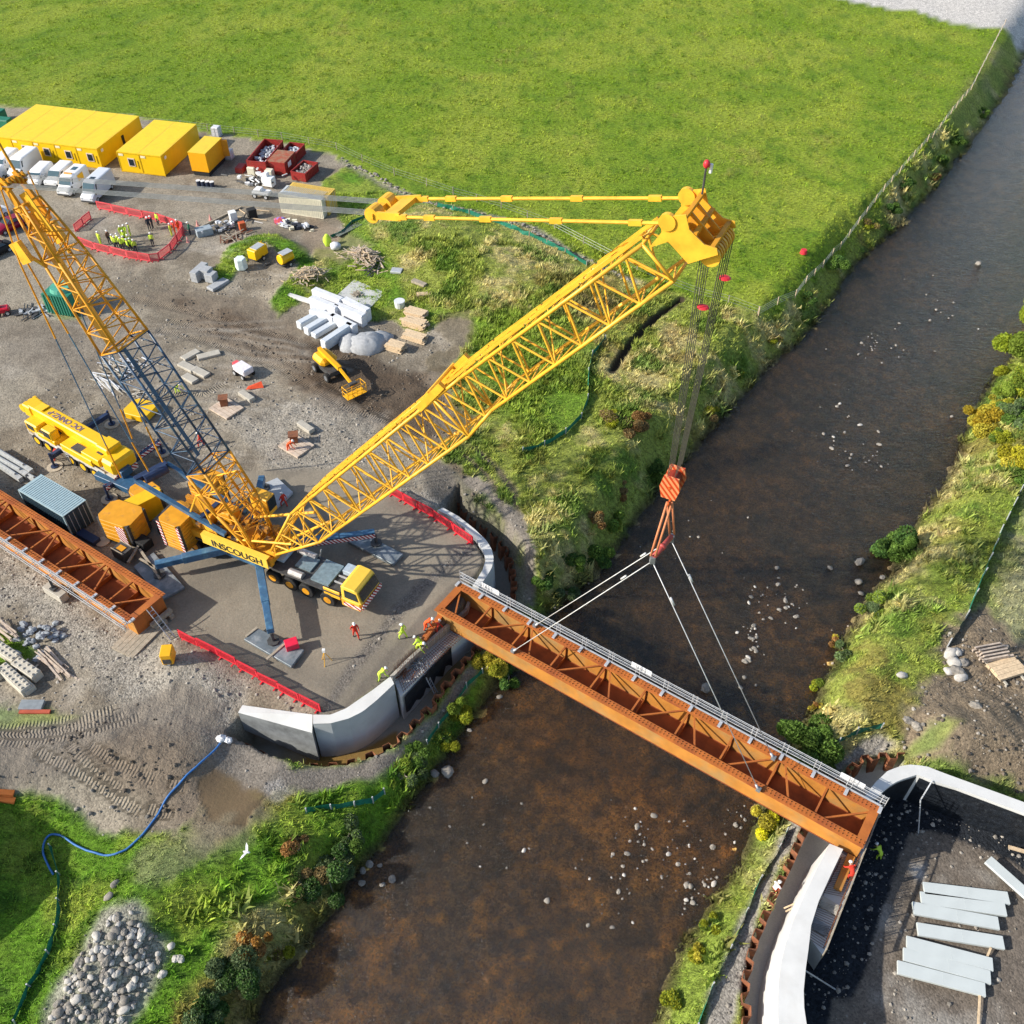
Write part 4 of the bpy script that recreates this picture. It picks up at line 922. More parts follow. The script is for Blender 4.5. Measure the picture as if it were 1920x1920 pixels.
# counterweights on the crane: left and right slab stacks
def octo(c,rx,ry,h,n_sl,rz,ch=.35,parent=None,mat=None,dark=None,name='counterweight_slab'):
    pts=[(rx,-ry+ch),(rx,ry-ch),(rx-ch,ry),(-rx+ch,ry),(-rx,ry-ch),(-rx,-ry+ch),(-rx+ch,-ry),(rx-ch,-ry)]
    ca,sa=math.cos(rz),math.sin(rz);hh=h/n_sl
    for k in range(n_sl):
        m=MB();q=[(c[0]+x*ca-y*sa,c[1]+x*sa+y*ca) for x,y in pts];m.prism(q,c[2]+k*hh+.02,c[2]+(k+1)*hh-.02);m.build(name,mat or YOR,parent,True,bev=.03)
    m=MB();m.box((c[0],c[1],c[2]+h/2),(rx*1.86,ry*1.86,h-.1),rz);m.build('stack_core',DRK,parent,True)
UAZ=math.atan2(U.y,U.x)
c=P(333,962,4.3);octo((c.x,c.y,1.2),1.15,1.35,3.1,9,UAZ,.35,cr)
cwT=M('counterweight tan top',(.55,.30,.12),.6,var=.1)
c2=pl(-9.0,0,2.9);octo((c2.x,c2.y,1.2),1.15,1.25,3.1,9,UAZ,.35,cr)
# hazard chevrons on the crane stack
CHV=stripes('hazard stripes red white','#a01820','#e8e0dc',1.6)
for s in(-1,1):
    d=U*1.0+NN*(-1.42);q=Vector((c.x,c.y,0))+U*(s*1.0)-NN*1.39;m=MB();m.bar(q+Vector((0,0,1.3)),q+Vector((0,0,4.2)),.28,.02,up=NN);m.build('hazard_board',CHV,cr,True)
# carrier truck
def cl(x,y,z): return Vector((SC.x,SC.y,0))+U*x+NN*y+Vector((0,0,z))
m=MB();m.bar(cl(-9.5,0,1.35),cl(10.2,0,1.35),1.5,.8);m.bar(cl(3,0,1.8),cl(9.6,0,1.8),2.9,.15);m.bar(cl(-9.5,0,1.8),cl(-3,0,1.8),2.9,.15);m.build('chassis',DRK,cr,True)
m=MB();m.bar(cl(-2.6,0,1.5),cl(2.0,0,1.5),2.7,1.0);m.build('outrigger_box',BLU,cr,True,bev=.1)
for x in (-8.6,-7.0,-5.2,-3.6,2.9,4.6,6.2,8.3):
    for y in(-1,1):
        t_=MB();t_.tube(cl(x,y*1.05,.72),cl(x,y*1.5,.72),.72,18);o=t_.build('wheel',BLK,cr,True,bev=.06)
        r_=MB();r_.tube(cl(x,y*1.44,.72),cl(x,y*1.53,.72),.36,12);r_.build('rim',YOR,o,True)
        o2=[k for k in KIDS(o)][0]
GLD=M('galvanised deck plate',(.20,.27,.30),.45,metal=.2,var=.25,scale=3)
m=MB();m.bar(cl(6.6,.1,2.0),cl(8.3,.1,2.0),2.3,.2);m.bar(cl(4.6,.3,1.95),cl(6.1,.3,1.95),1.4,.15);m.build('deck_plate',GLD,cr,True)
m=MB();m.tube(cl(4.6,-1.1,2.0),cl(5.9,-1.1,2.0),.32,12);m.tube(cl(3.9,1.15,2.0),cl(5.7,1.15,2.0),.28,12);m.tube(cl(5.9,1.3,2.0),cl(6.1,1.4,2.9),.06,8);m.build('exhaust_silencer',M('aluminium silencer',(.5,.48,.46),.35,metal=.6),cr,True)
m=MB();m.bar(cl(2.4,.2,2.1),cl(3.6,.2,2.1),1.5,.35);m.bar(cl(8.6,1.05,2.15),cl(9.5,1.05,2.15),.9,.5);m.build('tool_locker',M('pale blue grey locker',(.36,.44,.52),.5),cr,True,bev=.03)
m=MB();m.bar(cl(8.6,-.55,2.25),cl(9.6,-.55,2.25),.1,.12);m.bar(cl(8.6,.1,2.25),cl(9.6,.1,2.25),.1,.12);m.build('deck_rail',LGR,cr,True)
m=MB();m.bar(cl(8.0,-1.35,1.7),cl(9.6,-1.35,1.7),.12,.9);m.bar(cl(9.6,0,1.15),cl(11.4,0,1.15),2.7,.9);m.build('cab_lower',YEL,cr,True,bev=.05)
m=MB();hw=1.3
rings=[]
for x,zt,ww in ((9.7,2.95,1.25),(10.0,3.05,1.3),(11.0,3.0,1.28),(11.25,2.85,1.25)):
    rings.append([cl(x+(.35 if x>10.5 else 0),-1.35,1.6),cl(x,-ww,zt),cl(x,ww,zt),cl(x+(.35 if x>10.5 else 0),1.35,1.6)])
m.loft(rings);m.build('cab',YEC2,cr,True,bev=.05)
m=MB()
a=[cl(11.33,-1.15,2.78),cl(11.33,1.15,2.78),cl(11.62,1.2,1.85),cl(11.62,-1.2,1.85)];m.add([p+U*.03 for p in a],[(0,3,2,1)]);m.build('windscreen',GLS,cr,True)
m=MB();a=[cl(10.05,-1.335,2.75),cl(11.1,-1.335,2.7),cl(11.3,-1.385,1.9),cl(10.05,-1.385,1.9)];m.add(a,[(0,1,2,3)]);m.build('side_window',GLS,cr,True)
m=MB();m.bar(cl(11.68,-1.4,1.35),cl(11.68,1.4,1.35),.06,.5);m.bar(cl(9.9,-1.42,1.15),cl(11.5,-1.42,1.15),.05,.35);m.build('bumper',CHV,cr,True)
m=MB();m.box(tuple(cl(11.2,-.3,2.1)),(.3,.3,.5));m.build('driver_seat',RED,cr,True)
# outriggers: four star legs
def leg(r0,tip,hz,col,stripe=False,pad=None,w=.55):
    a=Vector((r0.x,r0.y,hz));b=Vector((tip.x,tip.y,hz-.1));m=MB();m.bar(a,a.lerp(b,.62),w*1.15,.72);m.bar(a.lerp(b,.6),b,w,.58);o=m.build('outrigger_leg',col,cr,True,bev=.03)
    if stripe:
        d=(b-a).normalized();n=Vector((d.y,-d.x,0));m=MB();q0=a.lerp(b,.25)+n*.40;q1=b+n*.36
        m.bar(q0,q1,.02,.42);s=m.build('hazard_board',CHV,cr,True)
    m=MB();m.tube(b+Vector((0,0,-.2)),Vector((b.x,b.y,.55)),.14,10);m.tube(Vector((b.x,b.y,.38)),Vector((b.x,b.y,.5)),.5,8);m.build('outrigger_jack',DRK,cr,True)
    return b
for p0,tp,st in ((cl(1.5,-1.2,0),P(508,1186,1.5),0),(cl(2.0,1.0,0),P(703,1000,1.6),1),(cl(-1.8,-1.2,0),P(292,1060,1.6),0),(cl(-1.2,1.2,0),P(491,893,1.8),0)):
    leg(p0,tp,1.75,BLU,st)
# steel mats under the jacks
def mat_(pxs,z,label,mat=MAT_):
    pts=P2(pxs,z);m=MB();m.prism(pts,.05,z)
    c=sum((Vector(p) for p in pts),Vector((0,0)))/len(pts);a,b=Vector(pts[0]),Vector(pts[1])
    o=single(m,'steel_mat',mat,label,'steel mat',world=True,group='outrigger mats of the crane',bev=.03);return o
mat_([(457,1198),(484,1178),(570,1218),(546,1250)],.35,'grey steel mat with a bright red box on it')
mat_([(650,1014),(688,1003),(756,1038),(737,1058)],.35,'dark steel mat under the red and white striped outrigger leg')
mat_([(497,905),(520,895),(549,922),(520,950),(497,940)],.35,'pale grey steel mat under the outrigger by the derrick foot',M('pale mat steel',(.40,.42,.44),.5,var=.1))
mat_([(250,1062),(288,1035),(346,1100),(302,1125)],.35,'dark blue grey steel mat beside the waiting girder')
m=MB();m.box((0,0,.3),(1.0,.8,.6),0);c=P(548,1212,.35);single(m,'red_box',M('bright red plastic',(.7,.02,.06),.4),'bright red box on the steel mat','box',(c.x,c.y,.35),.4,bev=.03)
for (a,b),l in (((461,1193),(483,1176)),'short plank at the left end of the steel mat with the red box'),(((500,1236),(535,1206)),'plank laid across the steel mat with the red box'):
    p,q=P(*a,.40),P(*b,.40);m=MB();m.bar(p,q,.2,.08);single(m,'plank',WDG,l,'plank',world=True)
# ================================================================ CABINS, CONTAINERS, SKIPS
R=math.radians
def ribs(m,x0,x1,y,z0,z1,n,dep=.04,axis='x'):
    for k in range(n):
        c=x0+(x1-x0)*(k+.5)/n;w_=(x1-x0)/n*.5
        if axis=='x': m.box((c,y,(z0+z1)/2),(w_,dep,z1-z0))
        else: m.box((y,c,(z0+z1)/2),(dep,w_,z1-z0))
YCR=M('cabin roof yellow paint',(.80,.56,.03),.4,var=.04,col2=(.72,.46,.03),fac2=(.5,.75),scale2=.6)
def cabin(loc,rz,W,D,H,label,win=True,door=False,group='yellow site cabins',sd=False):
    """front face towards local -y, origin at front right ground corner going to -x"""
    r=thing('site_cabin',label,'site cabin',loc,rz,group);m=MB();b=.12
    m.box((-W/2,D/2,(H+b)/2),(W-.04,D,H-b));m.build('wall',YEC,r)
    m=MB();m.box((-W/2,D/2,H+.03),(W,D+.04,.06));
    n=int(D/.34)
    for k in range(n): m.box((-W/2,D*(k+.5)/n,H+.075),(W-.3,.10,.03))
    m.build('roof',YCR,r)
    m=MB()
    for x in(.02,-W-.02+.04): m.box((x-.03,-.01,H/2),(.09,.06,H))
    m.box((-W/2,-.02,.13),(W,.06,.16));m.box((-W/2,-.02,H-.06),(W,.06,.14));m.build('corner_frame',M('cabin frame yellow',(.66,.40,.004),.5),r)
    if win:
        f=MB();f.box((-W*.42,-.04,1.55),(1.0,.08,1.15));w_=f.build('window',M('pale window frame',(.62,.5,.42),.5),r)
        g=MB();g.box((-W*.42,-.09,1.55),(.74,.03,.88));g.build('pane',GLS,w_)
        f=MB();f.box((-W*.14,-.04,1.3),(.07,.05,1.1));f.build('door_seam',M('dark yellow seam',(.4,.24,.0),.6),r)
    if door:
        f=MB();f.box((.03,D*.55,1.15),(.06,.55,2.1));f.build('door',BLK,r)
    s=MB();s.box((-W+.55,-.04,H-.35),(.7,.02,.3));s.build('sign_plate',M('pale sign',(.75,.68,.45),.5),r)
    if sd:
        s=MB();s.box((.03,1.0,H-.55),(.02,.5,.4));s.build('sign_plate',WHT,r)
    return r
E0=P(181.3,279.8,2.85);rz=R(-14.5);wx=Vector((math.cos(rz),math.sin(rz),0))
nm=['rightmost yellow cabin of the row of five, with the black doorway in its side','second yellow cabin from the right end of the row of five','middle yellow cabin of the row of five behind the white vans','second yellow cabin from the left end of the row of five','leftmost yellow cabin of the row of five, cut by the picture edge']
for k in range(5):
    p=E0-wx*(3.4*k);cabin((p.x,p.y,0),rz,3.38,11.2,2.85,nm[k],win=k<4,door=k==0,sd=k==0)
p=P(301,293.5,2.85);rz=R(-13.3);wx=Vector((math.cos(rz),math.sin(rz),0))
cabin((p.x,p.y,0),rz,3.3,10.6,2.85,'yellow cabin without a window, right one of the separate pair',win=False,sd=True)
p=p-wx*3.32;cabin((p.x,p.y,0),rz,3.3,10.6,2.85,'yellow cabin with one window, left one of the separate pair')
# small cabin on black tanks
p=P(384.3,288.5,3.3);r=thing('site_cabin','small orange yellow cabin raised on a dark base beside the red skips','site cabin',(p.x,p.y,0),R(-13),'yellow site cabins')
m=MB();m.box((-1.3,2.6,1.95),(2.55,5.2,2.6));m.build('wall',YEL2:=M('deep yellow paint',(.78,.36,.004),.45,var=.06),r);m=MB();m.box((-1.3,2.6,3.28),(2.6,5.25,.06));m.build('roof',YCR,r)
m=MB();m.box((-1.3,2.6,.35),(2.3,5.0,.6));m.build('base_tank',BLK,r);m=MB();m.box((.35,4.9,2.0),(.9,.06,2.3),R(20));m.build('open_door',YOR,r)
def ibc(u,v,l,s=1.0,mat=WSH,h=1.15):
    g=G(u,v);r=thing('liquid_tank',l,'tank',tuple(g),R(-13));m=MB();m.box((0,0,h/2+.12),(s,s,h));m.build('bottle',mat,r,bev=.08)
    m=MB()
    for x in(-1,0,1):
        for y in(-1,1): m.tube((x*s*.5,y*(s*.5+.02),.1),(x*s*.5,y*(s*.5+.02),h+.15),.02,4)
        for y in(-1,1): m.tube((y*(s*.5+.02),x*s*.5,.1),(y*(s*.5+.02),x*s*.5,h+.15),.02,4)
    for z in(.4,.8,1.2): m.box((0,0,z),(s+.05,s+.05,.03))
    m.box((0,0,.06),(s+.1,s+.1,.12));m.build('cage',LGR,r);return r
ibc(408,256,'white caged tank standing behind the small raised yellow cabin',1.1,h=1.3);ibc(430,297,'white caged tank between the small raised cabin and the red skips',1.1)
m=MB();m.box((0,0,.4),(1.1,1.6,.8));g=G(453,322);single(m,'toolbox',SKR,'small dark red toolbox on the tarmac left of the red skips','toolbox',tuple(g),R(-10),bev=.05)
for k in range(4):
    g=G(374+k*8.5,350+k*1.1);m=MB();m.tube((0,0,0),(0,0,.85),.29,14);r=m.build('barrel',M('navy barrel',(.02,.03,.06),.4),None,bev=.02);r.location=g;tag(r,'navy barrel with white lid in the row below the small raised cabin','barrel','barrels in a row')
    m=MB();m.tube((0,0,.855),(0,0,.91),.30,14);m.build('lid',WHT,r)
# steel containers
def container(pr,rz,L,W,H,label,mr,mf,top=None,name='shipping_container'):
    """pr=right front ground corner; long axis along -x"""
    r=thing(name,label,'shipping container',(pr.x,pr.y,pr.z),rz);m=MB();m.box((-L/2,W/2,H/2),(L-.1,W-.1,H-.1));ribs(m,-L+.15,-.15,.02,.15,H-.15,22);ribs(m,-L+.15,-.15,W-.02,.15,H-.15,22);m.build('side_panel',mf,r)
    m=MB();m.box((-L/2,W/2,H-.03),(L-.06,W-.06,.06))
    for k in range(22): m.box((-L+.2+(L-.4)*(k+.5)/22,W/2,H+.01),((L-.4)/44,W-.25,.05))
    m.build('roof',mr,r)
    m=MB()
    for x in(-L+.06,-.06):
        for y in(.06,W-.06): m.box((x,y,H/2),(.12,.12,H))
    for y in(.05,W-.05):
        for z in(.06,H-.05): m.box((-L/2,y,z),(L,.1,.12))
    m.build('corner_frame',top or mf,r)
    m=MB()
    for y in(W*.27,W*.73): m.box((-.01,y,H/2),(.06,W*.42,H-.3))
    d=m.build('door',mf,r);m=MB()
    for y in(W*.2,W*.38,W*.62,W*.8): m.tube((.05,y,.15),(.05,y,H-.15),.03,5)
    m.build('lock_rod',LGR,d);return r
a=P(118,969,2.6);b=P(34,919,2.6);rz=math.atan2(a.y-b.y,a.x-b.x)
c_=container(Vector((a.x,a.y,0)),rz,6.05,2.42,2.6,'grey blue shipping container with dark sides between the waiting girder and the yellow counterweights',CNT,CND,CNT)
YLT=M('faded yellow lettering',(.55,.38,.05),.6)
q=Vector((math.cos(rz),math.sin(rz),0));q2=Vector((-q.y,q.x,0))
for t,h in ((.62,2.05),(1.75,2.15)):
    m=MB();
a=P(602,376,2.6);container(Vector((a.x,a.y,0)),R(-17.8),6.1,2.44,2.6,'cream corrugated container with white sheets piled in front',M('cream grey roof',(.5,.52,.52),.6),CRE,CRE)
a=P(634,369,2.6);a2=P(613,370,2.6);container(Vector((a2.x,a2.y,0)),R(-17.8),6.1,2.44,2.6,'faded yellow corrugated container standing behind the cream one',YCT,YCT,YCT)
# skips
def skip(pr,rz,L,W,H,label,fill=None,fm=None,open_=True,seed=0):
    r=thing('skip',label,'skip',(pr.x,pr.y,pr.z),rz,'red waste skips');m=MB();t_=.07
    for x in(0,L): m.box((W/2,x,H/2+.1),(W,t_,H))
    for x in(0,W): m.box((x,L/2,H/2+.1),(t_,L,H))
    m.box((W/2,L/2,.15),(W,L,.1))
    for k in range(9):
        for x in(-.05,W+.05): m.box((x,L*(k+.5)/9,H/2+.1),(.09,.12,H))
    for x in(0,W): m.box((x,L/2,H+.12),(.14,L+.1,.12))
    for y in(0,L): m.box((W/2,y,H+.12),(W,.14,.12))
    m.build('bin_body',SKR,r)
    if not open_:
        m=MB();m.box((W/2,L/2,H+.2),(W,L,.08));m.build('lid',M('rusty red lid',(.34,.08,.04),.7,col2=(.3,.17,.1),fac2=(.4,.6)),r)
        m=MB();m.box((W+.11,L*.35,H*.75),(.02,1.0,.7));m.build('sign_plate',WHT,r)
    if fill:
        rg=random.Random(seed);m=MB()
        for k in range(70):
            p=(rg.uniform(.3,W-.3),rg.uniform(.4,L-.4),H*.55+rg.uniform(0,.35))
            m.ell(p,(rg.uniform(.15,.4),rg.uniform(.15,.35),rg.uniform(.1,.28)),7,4,.25,k)
        o=m.build('waste',fm,r);o['kind']='stuff'
    return r
WAS=M('grey plastic waste',(.33,.35,.38),.6,var=.4,scale=4,col2=(.65,.66,.68),fac2=(.5,.55),scale2=3)
SCR=M('scrap metal waste',(.18,.15,.13),.7,var=.4,scale=5,col2=(.5,.48,.45),fac2=(.55,.6),scale2=5)
a=P(462,302,1.9);skip(Vector((a.x,a.y,0)),R(-10),7.0,2.7,1.8,'large open red skip heaped with grey bagged rubbish',1,WAS,True,1)
a=P(500,302,1.9);skip(Vector((a.x,a.y,0)),R(-14),3.6,2.6,1.7,'closed red skip with a rusty lid and a white plate',None,None,False,2)
a=P(527,288,1.2);skip(Vector((a.x,a.y,0)),R(-14),3.2,2.2,1.3,'small red skip half hidden behind the closed one',1,WAS,True,3)
a=P(545,322,1.2);skip(Vector((a.x,a.y,0)),R(-20),3.6,2.2,1.1,'low red skip full of scrap wire near the faded yellow container',1,SCR,True,4)
# ================================================================ VEHICLES
def body(m,st):
    """st: stations along x: (x, z0, zbelt, zroof, wbelt, wroof)"""
    rings=[]
    for x,z0,zb,zr,wb_,wr in st:
        rings.append([(x,-wb_,z0),(x,-wb_,zb),(x,-wr,zr-.06),(x,-wr*.8,zr),(x,wr*.8,zr),(x,wr,zr-.06),(x,wb_,zb),(x,wb_,z0)])
    m.loft(rings)
def wheels(r,xs,y,rad,mat=None,wd=.24):
    for x in xs:
        for s in(-1,1):
            t_=MB();t_.tube((x,s*(y-wd),rad),(x,s*y,rad),rad,16);o=t_.build('wheel',BLK,r,bev=.03)
            q=MB();q.tube((x,s*(y-.02),rad),(x,s*(y+.015),rad),rad*.58,10);q.build('rim',mat or LGR,o)
def van(loc,rz,label,L=5.4,H=2.35,paint=WHT,sky=False,pickup=False,mini=False,group='parked vans'):
    """faces +x"""
    r=thing('parked_van',label,'van',loc,rz,group);m=MB();W=.98;h=L/2
    if pickup: body(m,[(-h,.4,1.1,1.75,W,.93),(-h+.1,.4,1.1,1.8,W,.93),(.1,.4,1.1,1.8,W,.9),(.75,.4,1.1,1.78,W,.85),(1.35,.4,1.12,1.2,W,.85),(h-.25,.4,1.0,1.08,W,.85),(h,.45,.8,.9,W*.93,.8)])
    else: body(m,[(-h,.35,1.15,H-.05,W,.88),(-h+.15,.35,1.15,H,W,.9),(h-1.9,.35,1.15,H,W,.9),(h-1.45,.35,1.15,H-.12,W,.87),(h-.85,.35,1.2,1.35,W,.86),(h-.15,.35,1.0,1.1,W*.96,.8),(h,.4,.7,.8,W*.9,.75)])
    m.build('body',paint,r,smooth=False,bev=.05)
    if pickup: a,b,za,zb=.78,1.33,1.76,1.22
    else: a,b,za,zb=h-1.42,h-.88,H-.2,1.4
    m=MB();o=.03;m.add([(a+o,-.80,za+o),(a+o,.80,za+o),(b+o,.82,zb+o),(b+o,-.82,zb+o)],[(0,3,2,1)]);m.build('windscreen',GLB,r)
    for s in(-1,1):
        m=MB()
        x1=a-.05;x0=x1-.95;m.add([(x0,s*.945,1.2),(x1+.35,s*.965,1.2),(x1,s*.91,za-.1),(x0,s*.91,za-.1)],[(0,1,2,3) if s<0 else (3,2,1,0)])
        m.build('side_window',GLS,r)
        if mini or sky:
            m=MB();m.add([(-h+.4,s*.955,1.25),(x0-.12,s*.955,1.25),(x0-.12,s*.915,H-.3),(-h+.4,s*.915,H-.3)],[(0,1,2,3) if s<0 else (3,2,1,0)]);m.build('side_window',GLS,r)
        m=MB();m.box((b+.1,s*1.08,1.25),(.12,.2,.22));m.build('wing_mirror',BLK,r)
        m=MB();m.box((h-.1,s*.66,.82),(.2,.32,.16));m.build('headlight',LGR,r)
    m=MB();m.box((h-.02,0,.45),(.12,1.7,.22));m.build('bumper',DRK,r)
    if sky: m=MB();m.box((h-2.5,0,H+.01),(.7,.7,.04));m.build('roof_hatch',GLS,r)
    wheels(r,(-h+1.1,h-.95),.99,.35);return r
VM=[(187,352,78+180,'silver white minibus with a roof hatch, rightmost of the parked vans',dict(L=5.8,H=2.5,sky=True,paint=M('silver white paint',(.62,.64,.67),.25,var=.03))),
 (141,340,258,'white van with yellow side patches, second from the right of the parked vans',dict(L=5.4,H=2.3)),
 (115,325,260,'white pickup with a covered back between the patched van and the white estate',dict(L=5.0,pickup=True)),
 (79,324,262,'white estate car shaped van in the middle of the parked vans',dict(L=4.6,H=1.75)),
 (50,309,257,'tall white panel van, second from the left of the parked vans',dict(L=5.6,H=2.5)),
 (14,302,258,'white minivan with side windows, leftmost of the parked vans',dict(L=4.9,H=2.0,mini=True)),
 (-12,330,258,'white car at the picture edge left of the parked vans',dict(L=4.6,H=1.7))]
vans=[]
for u,v,a,l,k in VM:
    g=G(u,v+14);vans.append(van((g.x,g.y,g.z),R(a),l,**k))
r=vans[1]
m=MB();m.box((-.6,1.0,1.55),(1.3,.03,.8));m.build('side_patch',M('yellow vinyl patch',(.85,.45,.02),.4),r)
m=MB();m.box((-.6,-1.0,1.55),(1.3,.03,.8));m.build('side_patch',M('yellow vinyl patch',(.85,.45,.02),.4),r)
m=MB();m.box((.4,0,2.38),(.25,1.1,.12));m.build('beacon_bar',M('orange beacon',(.8,.35,.05),.3),r)
m=MB();m.box((-1.2,0,2.32),(.9,.7,.03));m.build('roof_panel',GLB,r)
def car(loc,rz,label,paint,L=4.5,grp='parked cars'):
    r=thing('parked_car',label,'car',loc,rz,grp);m=MB();h=L/2
    body(m,[(-h,.35,.75,.82,.78,.7),(-h+.15,.3,.85,.95,.86,.72),(-h+.8,.25,.9,1.0,.9,.74),(-.35,.25,.92,1.0,.9,.75),(h-1.3,.25,.9,1.0,.9,.74),(h-.3,.3,.72,.8,.86,.7),(h,.35,.6,.65,.75,.62)]);m.build('body',paint,r,smooth=True)
    m=MB();rings=[]
    for x,z,w_ in ((-h+.65,.98,.70),(-h+1.25,1.40,.58),(.15,1.44,.60),(.9,1.0,.72)): rings.append([(x,-w_-.05,.95),(x,-w_,z),(x,w_,z),(x,w_+.05,.95)])
    m.loft(rings);m.build('cabin_roof',paint,r)
    m=MB();m.add([(.2,-.58,1.42),(.2,.58,1.42),(.93,.7,1.02),(.93,-.7,1.02)],[(0,3,2,1)]);m.build('windscreen',GLS,r)
    m=MB();m.add([(-h+1.2,-.56,1.40),(-h+1.2,.56,1.40),(-h+.62,.68,1.02),(-h+.62,-.68,1.02)],[(0,1,2,3)]);m.build('rear_window',GLS,r)
    for s in(-1,1):
        m=MB();m.add([(-h+.9,s*.755,1.02),(.75,s*.755,1.02),(.2,s*.625,1.37),(-h+1.3,s*.61,1.35)],[(0,1,2,3) if s<0 else (3,2,1,0)]);m.build('side_window',GLS,r)
    wheels(r,(-h+.85,h-.85),.91,.32,wd=.22);return r
g=G(24,428);car((g.x,g.y,g.z),R(235),'dark red car with dark glass parked left of the crane mast',CRD,4.8)
g=G(-12,412);car((g.x,g.y,g.z),R(235),'white car at the picture edge behind the dark red car',WHT,4.4)
g=G(-6,478);car((g.x,g.y,g.z),R(235),'black car at the picture edge in front of the dark red car',BLK,4.4)
# small white site vehicle and machine heap near the skips
g=G(493,371);r=thing('utility_cart','small white utility cart with black wheels left of the cream container','utility cart',tuple(g),R(-15));m=MB();m.box((0,0,.75),(2.4,1.2,.35));m.box((-.4,0,1.05),(1.0,1.1,.4));m.build('body',WHT,r,bev=.08);wheels(r,(-.8,.8),.7,.35,wd=.25)
rg=random.Random(11)
def junk(u,v,sx,sy,n,mats,label,name,cat,kinds=('box','tube'),h=.5,rz=0,world_h=0):
    g=G(u,v);r=thing(name,label,cat,tuple(g),rz);
    for i,mt in enumerate(mats):
        m=MB()
        for k in range(n//len(mats)):
            c=(rg.gauss(0,sx*.4),rg.gauss(0,sy*.4),rg.uniform(.05,h))
            kd=rg.choice(kinds);a=rg.uniform(0,6.28)
            if kd=='box': m.box((c[0],c[1],c[2]),(rg.uniform(.2,.9),rg.uniform(.15,.5),rg.uniform(.1,.4)),a,rg.uniform(-.3,.3))
            elif kd=='plank': l=rg.uniform(.7,1.8);m.bar((c[0]-l*math.cos(a),c[1]-l*math.sin(a),c[2]*rg.uniform(.2,1.3)),(c[0]+l*math.cos(a),c[1]+l*math.sin(a),c[2]*rg.uniform(.2,1.3)),rg.uniform(.08,.2),.05)
            else: l=rg.uniform(.2,.8);m.tube((c[0]-l*math.cos(a),c[1]-l*math.sin(a),c[2]),(c[0]+l*math.cos(a),c[1]+l*math.sin(a),c[2]),rg.uniform(.03,.12),6)
        m.build(['debris','offcuts','scrap','pieces'][i],mt,r)['kind']='stuff'
    return r
junk(490,345,3.0,1.6,60,[WHT,DRK],'heap of white and dark plant parts in front of the closed red skip','plant_parts_heap','heap',h=1.1)
g=G(506,352);m=MB();m.box((0,0,.9),(1.6,1.1,1.2));m.box((-.4,.2,1.7),(.7,.7,.5));single(m,'generator',WHT,'boxy white generator beside the heap of plant parts','generator',tuple(g),R(-20),bev=.08)
for u,v,l in ((474,327,'pallet of cream sacks in front of the large red skip'),(507,333,'cream pallet load in front of the closed red skip')):
    g=G(u,v);m=MB();m.box((0,0,.6),(1.1,.9,1.1));single(m,'pallet_load',CRE,l,'pallet load',tuple(g),R(-12),bev=.08)
junk(555,428,3.2,.9,40,[WSH,CRE,NAV],'white and pale sheets heaped along the cream container','sheet_heap','heap',('box',),h=.7,rz=R(-18))
g=G(527,420);m=MB();m.ell((0,0,.4),(.9,.6,.5),10,6,.1,3);single(m,'rubble_sack',M('red blue sack',(.5,.06,.08),.7,col2=(.2,.2,.5),fac2=(.48,.52)),'red and blue sack at the left end of the sheet heap','sack',tuple(g))
# ---- telescopic mobile crane
c0=P(70,752,3.2);c1=P(262,858,3.2);laz=math.atan2(c1.y-c0.y,c1.x-c0.x)
gc=(P(85,800,1.2)+P(228,885,1.2))/2
tc=thing('mobile_crane','yellow telescopic mobile crane with lowered boom, parked on round outrigger pads','crane',(gc.x,gc.y,0),laz)
def T(x,y,z): return (x,y,z)
YM=M('mobile crane yellow',(.80,.47,.008),.4,var=.06)
m=MB();m.box((0,0,1.35),(12.5,2.6,.55));m.box((-.0,-1.32,1.55),(10,.06,.5));m.build('chassis',WHT2:=M('pale grey chassis paint',(.55,.52,.46),.45),tc)
m=MB();m.box((-5.3,0,1.9),(1.9,2.6,1.5));m.build('driving_cab',YM,tc,bev=.12);m=MB();m.box((-6.28,0,2.2),(.03,2.2,.7));m.build('windscreen',GLS,tc)
m=MB();m.box((-5.4,-1.32,2.2),(1.0,.03,.6));m.build('side_window',GLS,tc)
m=MB();m.box((-3.0,-.5,1.95),(2.6,1.9,.5));m.box((1.4,-.3,2.1),(4.4,2.3,.8));m.box((3.5,-.8,2.6),(2.4,1.1,.8));m.box((3.6,.9,2.6),(2.4,.9,.8));m.build('engine_deck',YM,tc,bev=.05)
m=MB();m.box((-3.2,-.75,2.24),(2.0,1.1,.12));m.box((1.3,-.9,2.55),(1.3,.8,.15));m.box((4.0,-.4,3.02),(.7,.5,.1));m.box((3.8,.5,3.02),(.7,.5,.1));m.build('deck_recess',DRK,tc)
bm=MB();bm.box((-.9,.35,3.0),(11.4,1.25,1.25));bm.box((4.3,.35,3.0),(1.6,1.6,1.5));bm.box((-6.7,.35,2.9),(1.2,1.5,1.35));bm.build('telescopic_boom',YM,tc,bev=.1)
m=MB()
for y in(-.4,.1,.6,1.1): m.tube((-7.5,y,2.9),(-7.5,y+.2,2.9),.42,12)
m.bar((-7.2,.35,3.4),(-4.5,.35,3.75),.9,.06);m.build('boom_head',YM,tc)
m=MB();m.box((5.6,.1,2.5),(1.7,2.6,1.5));m.build('counterweight',YM,tc,bev=.25)
m=MB();m.box((-2.6,-1.0,2.5),(1.4,.9,1.3));m.build('operator_cab',YM,tc,bev=.1);m=MB();m.box((-2.6,-1.47,2.7),(1.0,.03,.7));m.build('cab_window',GLS,tc)
wheels(tc,(-5.2,-3.6,-.2,1.5,3.2,4.8),1.35,.66,YM,.42)
m=MB()
for y in(-1.48,): m.box((0.2,y,1.5),(.5,.05,1.2))
ladder_=MB()
